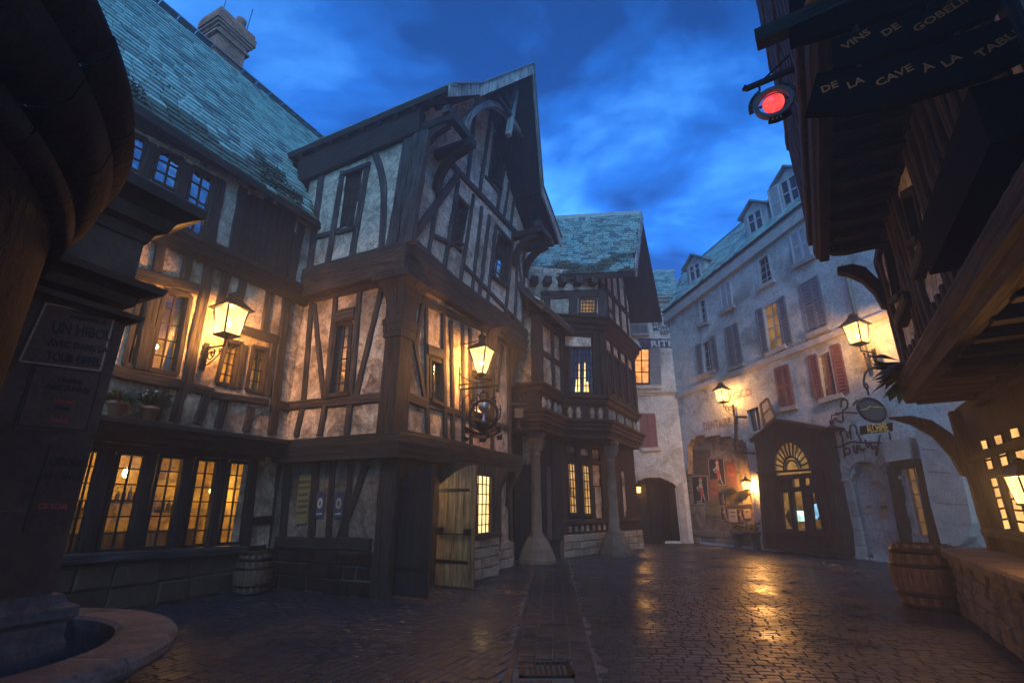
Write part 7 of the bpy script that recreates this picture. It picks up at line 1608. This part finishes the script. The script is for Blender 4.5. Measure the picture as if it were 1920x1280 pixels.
def clutter():
    b = barrel(); g = 'wooden barrels'; spots = [(ground(1757, 1150), 1.03, 'large oak barrel standing at the end of the low stone wall'), (ground(1434, 1018), 1.15, 'dark barrel at the left corner of the shop front'), (ground(577, 1104), .78, 'barrel under the yellow bill by the dark tavern wall'), (ground(468, 1118), .72, 'barrel under the amber window at the corner of the two houses')]
    spots[1][0].z = 0
    for k, (p, sc, lb) in enumerate(spots):
        o = b if k == 0 else copy_tree(b); o['label'] = lb; o['group'] = g; kk = 1 + .42 * sc / p.length; place(o, (p.x * kk, p.y * kk, 0), random.random() * 6, sc)
    bn = thing('stone_bench', 'low mossy stone bench in the alcove below the posters', 'bench', AB.pt(2, 0)); x = lambda a, b, n: AB.hit(*fr(X1, [(a, b)])[0], n)
    a, c = x(500, 1045, .7)[0], x(755, 1045, .7)[0]; zt = .62; m = MB(); slab(m, AB, [(a, zt - .09), (c, zt - .09), (c, zt), (a, zt)], .05, .6); m.build('seat', STONE_GREY, bn)
    for t in (.12, .85): m = MB(); slab(m, AB, [(a + (c - a) * t - .08, 0), (a + (c - a) * t + .08, 0), (a + (c - a) * t + .1, zt - .09), (a + (c - a) * t - .1, zt - .09)], .15, .5); m.build('leg', STONE_GREY, bn)
    lf = MB(); 
    for _ in range(260):
        t = random.random(); p = AB.pt(a + (c - a) * (t * 1.25 - .2), zt + .02 + random.random() * (.12 + .35 * max(0, t - .4)), .1 + random.random() * .4); d = Vector((random.uniform(-1, 1), random.uniform(-1, 1), random.uniform(-.3, 1))).normalized() * .11; e = d.cross(Vector((0, 0, 1))).normalized() * .035; lf.poly([p, p + d * .5 + e, p + d, p + d * .5 - e])
    pl = thing('ivy_plant', 'straggling ivy spilling along the stone bench', 'plant', AB.pt(a, zt)); stuff(lf.build('leaves', LEAF, pl))
    # flower pots on the jetty ledge
    for k, (u, lb, kind) in enumerate(((218, 'terracotta pot with a spiky fern on the ledge beside the pier', 0), (281, 'terracotta pot with a leafy white flowered plant on the ledge', 1))):
        s_, _z = B1.hit(u, 770, .2); p = B1.pt(s_, 2.91, .2); po = thing('flower_pot', lb, 'flower pot', p, 'flower pots on the ledge'); m = MB(); m.lathe([(0, 0), (.09, 0), (.125, .19), (.14, .19), (.14, .24), (.12, .24), (.11, .2), (0, .2)], p, 16); m.build('pot', TERRACOTTA, po); lf = MB()
        for _ in range(46 if kind == 0 else 120):
            aa = random.random() * 6.28; el = random.uniform(.2, 1.2); d = Vector((math.cos(aa) * math.cos(el), math.sin(aa) * math.cos(el), math.sin(el))); L_ = random.uniform(.25, .42) if kind == 0 else random.uniform(.08, .14); o_ = p + Vector((0, 0, .22)) + (d * random.uniform(.05, .26) if kind else Vector()); sd = d.cross(Vector((0, 0, 1))).normalized() * (.018 if kind == 0 else .035)
            mid = o_ + d * L_ * .55 + Vector((0, 0, .03)); end = o_ + d * L_ - Vector((0, 0, L_ * L_ * .9 if kind == 0 else .01)); lf.poly([o_ - sd * .5, o_ + sd * .5, mid + sd, end, mid - sd])
        stuff(lf.build('leaves', LEAF, po))
        if kind:
            fl = MB()
            for _ in range(9): q = p + Vector((random.uniform(-.16, .16), random.uniform(-.16, .16), random.uniform(.35, .5))); fl.lathe([(0, 0), (.02, .02), (.03, .035), (0, .02)], q, 6)
            stuff(fl.build('flowers', WHITE_INK, po))
    # hanging plant on the corner of the right-hand jetty
    c = JR.pt(-.35, 3.4, .0); hp = thing('hanging_plant', 'broad leaved plant hanging from the jetty corner in front of the round medallion', 'plant', c); n = 26
    for k in range(n):
        aa = random.uniform(-1, 1); d = (Vector((NR[0], NR[1], 0)) * random.uniform(.2, 1.0) + Vector((DR[0], DR[1], 0)) * aa * .7 + Vector((0, 0, random.uniform(-.5, .45)))).normalized(); L_ = random.uniform(.26, .44); o_ = c + Vector((DR[0], DR[1], 0)) * random.uniform(-.35, .05) + Vector((0, 0, random.uniform(-.25, .12))); sd = d.cross(Vector((0, 0, 1))).normalized() * L_ * .2; m = MB(); up = Vector((0, 0, .03))
        m.v = [o_, o_ + d * L_ * .3 + sd, o_ + d * L_ * .65 + sd * .9 - up, o_ + d * L_ - up * 2.5, o_ + d * L_ * .65 - sd * .9 - up, o_ + d * L_ * .3 - sd, o_ + d * L_ * .5 + up]
        for q in range(6): m.face((q, (q + 1) % 6, 6))
        m.build('leaf', LEAF, hp)
    m = MB(); m.lathe([(0, -.1), (.13, -.06), (.17, .08), (.15, .1), (0, .08)], c + Vector((DR[0], DR[1], 0)) * -.15, 12); m.build('basket', RUST, hp)
    # little red lights by the shop
    for u, v, r_, lb in ((1567, 924, .09, 'small red alarm box on the wall between shop and blind arch'), (1580, 977, .05, 'tiny red indicator lamp low on the wall beside the shop')):
        s_, z_ = W.hit(u, v, .05); o = thing('alarm_box', lb, 'alarm box', W.pt(s_, z_, 0)); m = MB(); slab(m, W, [(s_ - r_, z_ - r_ * 1.2), (s_ + r_, z_ - r_ * 1.2), (s_ + r_, z_ + r_ * 1.2), (s_ - r_, z_ + r_ * 1.2)], 0, .08); m.build('box', flat_mat('alarm_red', (.3, .02, .02), .5), o); m = MB(); m.lathe([(0, -.02), (.02, 0), (0, .02)], W.pt(s_, z_, .085), 8); m.build('indicator', glow('red_indicator', (1, .05, .06), 1.2), o)
clutter()

# ================================================================== misty air
def haze():
    m = MB(); m.box(-66, -46, -1.2, 76, 96, 18.0); t = NT('evening_haze'); v = t.n('ShaderNodeVolumePrincipled'); v.inputs['Color'].default_value = (.80, .90, 1.0, 1); v.inputs['Density'].default_value = HAZE; v.inputs['Anisotropy'].default_value = .35; t.l(v.outputs[0], t.out.inputs['Volume'])
    t.m.volume_intersection_method = 'FAST' if hasattr(t.m, 'volume_intersection_method') else 0
    o = m.build('haze', t.m); stuff(o); o.display_type = 'WIRE'
HAZE = .008
haze()

# lettering curves become meshes
dg = bpy.context.evaluated_depsgraph_get()
for o in [o for o in COL.objects if o.type == 'FONT']:
    me = bpy.data.meshes.new_from_object(o.evaluated_get(dg), depsgraph=dg); n = bpy.data.objects.new('lettering', me); n.name = o.name.split('.')[0]; COL.objects.link(n); n.parent = o.parent; n.matrix_parent_inverse = o.matrix_parent_inverse; n.matrix_basis = o.matrix_basis
    bpy.data.objects.remove(o)
